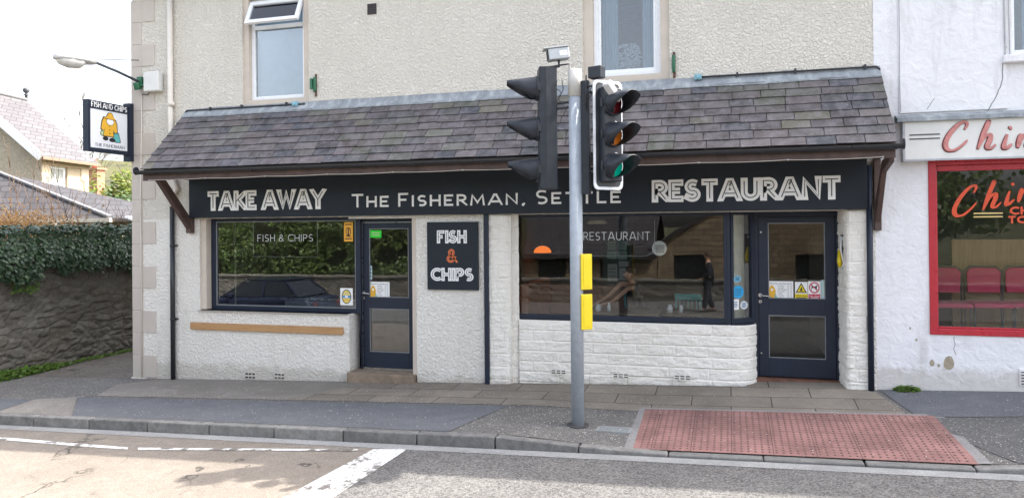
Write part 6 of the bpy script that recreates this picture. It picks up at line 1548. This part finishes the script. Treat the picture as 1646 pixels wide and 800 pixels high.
# bare shrub and russet hedge just behind the wall
for i, (lat, dep, h_, sd) in enumerate(((-10.9, 16.2, 2.1, 21), (-11.6, 16.8, 2.4, 22), (-10.1, 17.0, 2.6, 23))):
    bp = W(lat, dep, -.3); sh = thing('bare_shrub', ['leafless shrub nearest the left edge behind the ivy', 'taller leafless shrub at the very left behind the ivy', 'leafless shrub with long twigs crossing the slate roof'][i], 'shrub', bp, 'leafless shrubs behind the ivy wall')
    bm = B(); r2 = random.Random(sd)
    for _ in range(15):
        a_ = r2.uniform(0, 6.28); L_ = h_*r2.uniform(.9, 1.35); p_ = bp+Vector((.3*cos(a_), .3*sin(a_), 0)); dd = Vector((r2.uniform(-.35, .55), r2.uniform(-.4, .4), 1)).normalized(); pts = [p_]
        for j in range(7):
            dd = (dd+Vector((r2.uniform(-1, 1), r2.uniform(-1, 1), 0))*.10).normalized(); pts.append(pts[-1]+dd*L_*.2)
        tube(bm, pts, [.012*(1-.11*k) for k in range(8)], 4)
        for j in (3, 4, 5, 6):
            for _k in range(2):
                e_ = (dd+Vector((r2.uniform(-1, 1), r2.uniform(-1, 1), r2.uniform(-.1, .7)))).normalized(); tube(bm, [pts[j], pts[j]+e_*.25, pts[j]+e_*.48+Vector((0, 0, .05))], [.005, .004, .002], 4)
    link('stems', bm, simple('brown_twig', (.16, .10, .06), .9), sh, recalc=False)
rh_ = thing('beech_hedge', 'low russet brown hedge at the left edge above the ivy', 'hedge', W(-11.4, 15.6, -.3)); bm = B(); r2 = random.Random(31)
for _ in range(3500):
    p_ = W(r2.gauss(-10.9, .75), r2.gauss(15.6, .25), 2.2+r2.gauss(.18, .17)); leaf(bm, p_, Vector((r2.uniform(-1, 1), -1, r2.uniform(-1, 1))), r2.uniform(.03, .06), r2, True)
link('leaves', bm, leafmat('russet_leaves', [(.24, .13, .05), (.30, .19, .08), (.16, .09, .04)], .3), rh_, recalc=False)
bm = B()
for _ in range(80):
    x_ = r2.gauss(-10.9, .8); p_ = W(x_, 15.6+r2.uniform(-.2, .2), .2); tube(bm, [p_, p_+Vector((r2.uniform(-.1, .1), 0, 1.1)), p_+Vector((r2.uniform(-.25, .25), 0, 2.2+r2.uniform(-.1, .4)))], [.012, .008, .003], 4)
link('stems', bm, simple('brown_twig', (.16, .10, .06), .9), rh_, recalc=False)

# ================================================================== FAR SIDE OF THE STREET (seen in the glass)
fw = thing('boundary_wall', 'low rubble wall along the far pavement mirrored in the glass', 'wall', (-5, -14.2, -.6))
stonewall('stone_face', fw, lambda s_: (-s_, -14.05, 0, 1), -9, 24, -.9, .42, 6, res=.11, amp=.03)
bm = B(); box(bm, -24, 9, -14.45, -14.06, -1.0, .41); link('wall_core', bm, M['rubble'], fw)
bm = B(); box(bm, -24, 9, -14.5, -13.98, .421, .50); link('coping', bm, simple('coping_stone', (.14, .13, .11), .9, var=.2, scale=4, bump=.01), fw, bevel=.015)
hd_ = thing('hedge', 'tall green hedge behind the low wall mirrored in the takeaway window', 'hedge', (-18, -16, -.6)); bm = B(); r2 = random.Random(41)
for _ in range(24000):
    x_ = r2.uniform(-34, -7.5); z_ = r2.uniform(-.5, 3.6); y_ = -15.6+.5*noise.noise(Vector((x_*.5, z_*.8, 0)))+.35*noise.noise(Vector((x_*1.6, z_*2, 3)))-abs(r2.gauss(0, .25))
    if noise.noise(Vector((x_*.9, z_*1.2, 9))) < -.32: continue
    leaf(bm, Vector((x_, y_, z_)), Vector((r2.uniform(-.7, .7), 1, r2.uniform(-.3, 1))), r2.uniform(.07, .15), r2, True)
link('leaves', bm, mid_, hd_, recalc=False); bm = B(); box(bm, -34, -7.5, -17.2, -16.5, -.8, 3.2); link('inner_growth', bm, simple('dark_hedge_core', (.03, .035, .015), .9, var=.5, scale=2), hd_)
first = None
for i, (x_, y_, s_) in enumerate(((-26, -20, .66), (-19.5, -21, .74), (-13, -20, .6), (-7.5, -23, .7), (8, -24, .75), (2.5, -29, .8))):
    lab = ['spreading green tree furthest left over the far hedge', 'tallest green tree over the far hedge', 'smallest green tree over the far hedge', 'green tree between hedge and stone cottage across the street', 'green tree right of the stone cottage across the street', 'green tree directly behind the stone cottage across the street'][i]
    if first is None:
        first = thing('leafy_tree', lab, 'tree', (0, 0, 0), 'trees across the street'); limbs('trunk', (0, 0, -.7), (0, 0, 3.2), .22, 4, .6, 51, first, 3); crown_mesh('crown', mid_, 5.0, 5.2, 9000, .3, 52, first, (0, 0, 5.2), 18); o = first
    else: o = copy_tree(first); o['label'] = lab
    o.location = (x_, y_, 0); o.scale = (s_,)*3; o.rotation_euler.z = i*1.3
stb = slab_mat('coursed_sandstone', (.30, .22, .14), (.20, .15, .10), .42, .20, .012)
# rotate the brick pattern upright
nt_ = stb.node_tree; mp_ = [n_ for n_ in nt_.nodes if n_.type == 'MAPPING'][0]; mp_.inputs['Rotation'].default_value = (R(90), 0, 0)
ct = thing('stone_cottage', 'sandstone cottage with gable end across the street mirrored in the restaurant window', 'house', (0, -17, -.9))
gx0, gx1, gy0 = -2.5, 5.5, -16.8; apx = 1.5; apz = 4.0; eav = 1.5
bm = B(); fr = Frame((0, gy0, 0), (1, 0, 0), (0, 0, 1), (0, 1, 0))
def hole(bm, x0, x1, z0, z1, wx0, wx1, wz0_, wz1_): 
    for a_ in ((x0, wx0, z0, z1), (wx1, x1, z0, z1), (wx0, wx1, z0, wz0_), (wx0, wx1, wz1_, z1)): box(bm, a_[0], a_[1], gy0-.3, gy0, a_[2], a_[3])
hole(bm, gx0, apx, -1, eav, -1.95, -.85, .15, 1.2); hole(bm, apx, gx1, -1, eav, 2.2, 3.2, .15, 1.2); prism(bm, [(gx0, eav), (gx1, eav), (apx, apz)], fr, -.3, 0)
link('wall', bm, stb, ct); bm = B(); box(bm, gx0, gx1, gy0-6.3, gy0-6, -1, eav); box(bm, gx0, gx0+.3, gy0-6, gy0-.3, -1, eav); box(bm, gx1-.3, gx1, gy0-6, gy0-.3, -1, eav); link('other_walls', bm, stb, ct)
bm = B(); prism(bm, [(gx0-.3, eav-.2), (apx, apz+.02), (gx1+.3, eav-.2), (gx1+.3, eav-.05), (apx, apz+.20), (gx0-.3, eav-.05)], fr, -6.5, .15); link('roof', bm, roof2, ct)
for wx0, wx1 in ((-1.95, -.85), (2.2, 3.2)):
    bm = B(); frame_rect(bm, wx0, wx1, .15, 1.2, gy0-.2, gy0-.12, .06); box(bm, (wx0+wx1)/2-.02, (wx0+wx1)/2+.02, gy0-.2, gy0-.12, .21, 1.14); wv_ = link('window', bm, M['black_matt'], ct); bm = B(); box(bm, wx0+.06, wx1-.06, gy0-.17, gy0-.165, .21, 1.14); link('pane', bm, simple('dark_pane', (.02, .022, .025), .1), wv_)
cb = thing('stone_outhouse', 'long low sandstone range with slate roof left of the cottage across the street', 'house', (-6, -17, -.9))
bm = B()
for a_ in ((-8.2, -7.0, -1, 1.15), (-7.0, -5.9, -1, .1), (-5.9, -4.6, -1, 1.15), (-4.6, -3.4, -1, -.2), (-3.4, -2.52, -1, 1.15)): box(bm, a_[0], a_[1], gy0-.3, gy0-.02, a_[2], a_[3])
box(bm, -8.2, -2.52, gy0-4.3, gy0-4, -1, 1.15); box(bm, -8.2, -7.9, gy0-4, gy0-.3, -1, 1.15); link('wall', bm, stb, cb)
bm = B(); prism(bm, [(gy0+.25, 1.05), (gy0-2.1, 3.2), (gy0-4.4, 1.05), (gy0-4.4, 1.2), (gy0-2.1, 3.36), (gy0+.25, 1.2)], Frame((-8.35, 0, 0), (0, 1, 0), (0, 0, 1), (1, 0, 0)), 0, 5.8); link('roof', bm, roof2, cb)
for x0_, x1_, z0_ in ((-7.0, -5.9, .1), (-4.6, -3.4, -.2)):
    bm = B(); box(bm, x0_, x1_, gy0-.24, gy0-.2, z0_, 1.15); link('shaded_opening', bm, simple('shaded_opening', (.03, .035, .03), .6), cb)  # dark panel colours in the shade inside each opening
# car parked at the far kerb
cx_, cy_ = -12.9, -8.25; cz_ = zr(cx_, cy_)
car = thing('parked_car', 'dark blue hatchback parked at the far kerb mirrored in the takeaway window', 'car', (cx_, cy_, cz_))
cp_ = simple('dark_blue_car_paint', (.015, .02, .045), .15, .2, var=.05); cgl = simple('car_glass', (.01, .012, .015), .05)
low = [(-2.0, .28), (-2.02, .62), (-1.75, .80), (-.95, .93), (1.05, .98), (1.85, .92), (1.98, .60), (1.96, .28)]
bm = B(); secs = []
for k, (w_, ins) in enumerate(((-.86, .06), (-.80, 0), (.80, 0), (.86, .06))):
    secs.append([bm.verts.new((cx_+x_*(1-ins*.3), cy_+w_, cz_+.28+(z_-.28)*(1-ins*1.5))) for x_, z_ in low])
for a_, b_ in zip(secs, secs[1:]):
    for i in range(len(low)): bm.faces.new((a_[i], a_[(i+1) % len(low)], b_[(i+1) % len(low)], b_[i]))
bm.faces.new(secs[0]); bm.faces.new(secs[-1][::-1]); link('body', bm, cp_, car, bevel=.05)
cab = [(-.95, .93), (-.25, 1.36), (.35, 1.42), (1.05, 1.36), (1.55, .96)]
bm = B(); s1 = [bm.verts.new((cx_+x_, cy_-.76+(z_-.93)*.34, cz_+z_)) for x_, z_ in cab]; s2 = [bm.verts.new((cx_+x_, cy_+.76-(z_-.93)*.34, cz_+z_)) for x_, z_ in cab]
for i in range(5): bm.faces.new((s1[i], s1[(i+1) % 5], s2[(i+1) % 5], s2[i]))
bm.faces.new(s1); bm.faces.new(s2[::-1]); link('windows', bm, cgl, car, bevel=.04)
bm = B(); box(bm, cx_-.25, cx_+1.02, cy_-.60, cy_+.60, cz_+1.385, cz_+1.435); 
for sy in (-1, 1):
    for pts in ([(-.98, .93), (-.25, 1.38)], [(.38, .95), (.38, 1.4)], [(1.55, .95), (1.05, 1.37)]):
        beam(bm, (cx_+pts[0][0], cy_+sy*.765, cz_+pts[0][1]), (cx_+pts[1][0], cy_+sy*.625, cz_+pts[1][1]), .06, .04)
link('roof', bm, cp_, car, bevel=.01)
for sx in (-1.25, 1.25):
    for sy in (-.80, .80):
        bm = B(); lathe(bm, (cx_+sx, cy_+sy-.1, cz_+.31), (0, 1, 0), [(0, .27), (.02, .31), (.18, .31), (.20, .27)], 24); wh = link('wheel', bm, M['black_matt'], car); bm = B(); lathe(bm, (cx_+sx, cy_+sy-.105, cz_+.31), (0, 1, 0), [(0, .2), (.21, .2)], 20); link('rim', bm, M['steel'], wh)
for sy in (-.62, .62):
    bm = B(); lathe(bm, (cx_-1.97, cy_+sy, cz_+.66), (-1, 0, 0), [(0, .10), (.04, .09)], 14); link('headlight', bm, M['white'], car); bm = B(); box(bm, cx_+1.93, cx_+1.99, cy_+sy-.08, cy_+sy+.08, cz_+.62, cz_+.82); link('tail_light', bm, off_red, car)
    bm = B(); obox(bm, (cx_-.62, cy_+(.86 if sy > 0 else -.86), cz_+1.0), Vector((1, 0, 0)), Vector((0, 1, 0)), Vector((0, 0, 1)), .14, .16, .11); link('wing_mirror', bm, cp_, car, bevel=.03)

# ================================================================== PEOPLE
def skin(name, mt, parent, verts, edges, radii, root=0, sub=2):
    me = bpy.data.meshes.new(name); base = LOC[parent.name]
    me.from_pydata([Vector(v)-base for v in verts], edges, []); o = bpy.data.objects.new(name, me); COL.objects.link(o); o.parent = parent; LOC[o.name] = base
    m_ = o.modifiers.new('skin', 'SKIN'); m_.use_smooth_shade = True; m_.branch_smoothing = .6
    for i, r_ in enumerate(radii):
        me.skin_vertices[0].data[i].radius = (r_, r_) if not isinstance(r_, tuple) else r_; me.skin_vertices[0].data[i].use_root = (i == root)
    s_ = o.modifiers.new('sub', 'SUBSURF'); s_.levels = sub; s_.render_levels = sub; me.materials.append(mt); return o
def person(label, J, facing, clothes, loc, sleeves=True, headtop=None, extra=None):
    """J: joints in world space"""
    p_ = thing('person', label, 'person', loc)
    V = []; E_ = []; Rd = []
    def add(v, r_, par=None):
        V.append(Vector(v)); Rd.append(r_)
        if par is not None: E_.append((par, len(V)-1))
        return len(V)-1
    f_ = Vector(facing).normalized(); side = f_.cross(Vector((0, 0, 1))).normalized(); up = Vector((0, 0, 1))
    pel = add(J['pelvis'], .12); ch_ = add(J['chest'], .135, pel); nk = add(J['neck'], .055, ch_); hc = Vector(J['head'])
    a1_ = add(hc-up*.075+f_*.015, .062, nk); a2_ = add(hc-up*.01+f_*.01, (.078, .088), a1_); a3_ = add(hc+up*.05, (.074, .084), a2_); add(hc+up*.095-f_*.005, .045, a3_)
    add(hc-up*.015+f_*.108, .012, a2_)
    for s_ in (-1, 1): add(hc-up*.012+side*.088*s_-f_*.01, .012, a2_)
    for s_ in ('L', 'R'):
        sh_ = add(J['sh'+s_], .058, ch_); el = add(J['el'+s_], .042, sh_); wr = add(J['wr'+s_], .027, el)
        hv = (Vector(J['ha'+s_])-Vector(J['wr'+s_])); pm = add(Vector(J['wr'+s_])+hv*.5, (.034, .018), wr)
        hd2 = hv.normalized(); sd2 = hd2.cross(up); sd2 = sd2.normalized() if sd2.length > .1 else f_
        for k, (off, ln_) in enumerate(((-.030, .070), (-.010, .084), (.010, .080), (.029, .062))):
            b_ = add(Vector(J['wr'+s_])+hv*.85+sd2*off, .009, pm); c_ = add(V[b_]+hd2*ln_*.55-up*.008, .0085, b_); add(V[c_]+hd2*ln_*.45-up*.022, .007, c_)
        tb2 = add(Vector(J['wr'+s_])+hv*.55-sd2*.042, .010, pm); add(V[tb2]+hd2*.045-sd2*.016-up*.012, .008, tb2)
        hp = add(J['hi'+s_], .088, pel); kn = add(J['kn'+s_], .055, hp); an_ = add(J['an'+s_], .036, kn); add(Vector(J['an'+s_])+f_*.10-up*.045, .034, an_)
    skin('body', M['skin'], p_, V, E_, Rd)
    top_m, leg_m = clothes
    V2 = [J['pelvis'], Vector(J['chest'])-up*.12, J['chest'], Vector(J['neck'])-up*.03]; R_2 = [.175, .175, .19, .085]; E2 = [(0, 1), (1, 2), (2, 3)]
    for s_ in ('L', 'R'):
        i0 = len(V2); V2 += [J['sh'+s_], J['el'+s_]]; R_2 += [.095, .072]; E2 += [(2, i0), (i0, i0+1)]
        if sleeves: V2.append(Vector(J['el'+s_]).lerp(Vector(J['wr'+s_]), .92)); R_2.append(.045); E2.append((i0+1, i0+2))
        else: V2[-1] = Vector(J['sh'+s_]).lerp(Vector(J['el'+s_]), .6)
    skin('jacket' if sleeves else 'shirt', top_m, p_, V2, E2, R_2)
    V3 = [Vector(J['pelvis'])-up*.02]; R3 = [.145]; E3 = []
    for s_ in ('L', 'R'):
        i0 = len(V3); V3 += [J['hi'+s_], J['kn'+s_], Vector(J['an'+s_])+up*.02]; R3 += [.118, .09, .075]; E3 += [(0, i0), (i0, i0+1), (i0+1, i0+2)]
    skin('trousers', leg_m, p_, V3, E3, R3)
    for s_ in ('L', 'R'):
        a_ = Vector(J['an'+s_]); bm = B(); n_ = 12; rings = []
        for u_, w_, h_ in ((-.08, .03, .07), (-.05, .042, .09), (.03, .045, .085), (.11, .048, .055), (.17, .04, .04), (.19, .02, .02)):
            rings.append([bm.verts.new(a_-up*.085+f_*u_+side*w_*cos(2*pi*k/n_)+up*max(-.0, h_*sin(2*pi*k/n_))) for k in range(n_)])
        for x_, y_ in zip(rings, rings[1:]):
            for k in range(n_): bm.faces.new((x_[k], x_[(k+1) % n_], y_[(k+1) % n_], y_[k]))
        bm.faces.new(rings[0]); bm.faces.new(rings[-1][::-1]); link('shoe', bm, K, p_, smooth=True)
    bm = B(); n_ = 16; rings = []
    for k2 in range(7):
        th = R(90-k2*17); rings.append([bm.verts.new(hc-f_*.014+up*(.028+.098*sin(th))+side*.094*cos(th)*sin(2*pi*k/n_)+f_*.104*cos(th)*cos(2*pi*k/n_)*(.80 if cos(2*pi*k/n_) > 0 and k2 > 3 else 1)-up*(.03*k2/6 if cos(2*pi*k/n_) < -.2 else 0)) for k in range(n_)])
    for x_, y_ in zip(rings, rings[1:]):
        for k in range(n_): bm.faces.new((x_[k], x_[(k+1) % n_], y_[(k+1) % n_], y_[k]))
    link('hair', bm, M['hair'], p_, smooth=True)
    for s_ in (-1, 1):
        bm = B(); lathe(bm, hc+f_*.083+side*.031*s_+up*.012, f_, [(0, .013), (.008, .009), (.010, .001)], 10); link('eye', bm, K, p_)
    bm = B(); obox(bm, hc+f_*.086-up*.052, side, f_, up, .045, .006, .010); link('mouth', bm, simple('lips', (.35, .12, .10), .5), p_)
    return p_
px_ = (P(1138, 405, 0).x/10)*21.3; py2 = -11.0; gz_ = gz(px_, py2)
H = lambda lat, fw_, z: (px_-fw_, py2+lat, gz_+z*.94)       # faces -X
J = dict(pelvis=H(0, 0, .98), chest=H(0, .0, 1.33), neck=H(0, .01, 1.52), head=H(0, .03, 1.65), shL=H(.19, 0, 1.43), shR=H(-.19, 0, 1.43), elL=H(.24, -.03, 1.13), elR=H(-.24, -.03, 1.13),
         wrL=H(.21, .16, 1.0), wrR=H(-.23, .06, .86), haL=H(.20, .24, .98), haR=H(-.22, .09, .78), hiL=H(.09, 0, .92), hiR=H(-.09, 0, .92), knL=H(.09, .05, .5), knR=H(-.09, .0, .5), anL=H(.09, .10, .09), anR=H(-.09, -.12, .09))
pp = person('man in a dark jacket standing on the far pavement mirrored in the restaurant window', J, (-1, 0, 0), (M['jacket'], M['trousers']), (px_, py2, gz_))
bm = B(); hc = Vector(J['head']); 
for s_ in (-1, 1): obox(bm, hc+Vector((-.098, .032*s_, .012)), Vector((0, 1, 0)), Vector((1, 0, 0)), Vector((0, 0, 1)), .050, .008, .032)
obox(bm, hc+Vector((-.100, 0, .02)), Vector((0, 1, 0)), Vector((1, 0, 0)), Vector((0, 0, 1)), .03, .006, .006); link('sunglasses', bm, K, pp)
# diner reaching over the table
fz0 = .28; q = P(1022, 430, 1.95); dx_, dy_ = q.x, 1.75
T_ = lambda x_, y_, z_: (dx_+x_, dy_+y_, fz0+z_)
el1 = P(1012, 462, 1.5); w1 = P(985, 484, 1.15); h1_ = P(968, 488, 1.1); el2 = P(1000, 455, 1.55); w2_ = P(975, 478, 1.28); h2_ = P(962, 484, 1.2)
J = dict(pelvis=T_(.05, .1, .50), chest=T_(.0, .0, .93), neck=T_(-.03, -.04, 1.12), head=T_(-.06, -.08, 1.25), shL=T_(.02, -.19, 1.03), shR=T_(-.02, .17, 1.03), elL=tuple(el1), elR=tuple(el2), wrL=tuple(w1), wrR=tuple(w2_), haL=tuple(h1_), haR=tuple(h2_),
         hiL=T_(.02, -.02, .48), hiR=T_(.02, .2, .48), knL=T_(-.40, -.04, .50), knR=T_(-.40, .2, .50), anL=T_(-.42, -.04, .09), anR=T_(-.42, .2, .09))
person('diner in a dark T shirt reaching both arms over a restaurant table', J, (-.9, -.4, 0), (M['jacket'], M['trousers']), (dx_, dy_, fz0), sleeves=False)
st = thing('stool', 'plain stool under the diner in the restaurant', 'stool', (dx_+.05, dy_+.1, fz0)); bm = B(); lathe(bm, (dx_+.05, dy_+.1, fz0+.34), (0, 0, 1), [(0, .18), (.03, .18)], 18); link('seat', bm, M['brown_wood'], st)
for k in range(4):
    bm = B(); a_ = k*pi/2+.4; tube(bm, [(dx_+.05+.19*cos(a_), dy_+.1+.19*sin(a_), fz0), (dx_+.05+.12*cos(a_), dy_+.1+.12*sin(a_), fz0+.34)], .016, 8); link('leg', bm, M['brown_wood'], st)
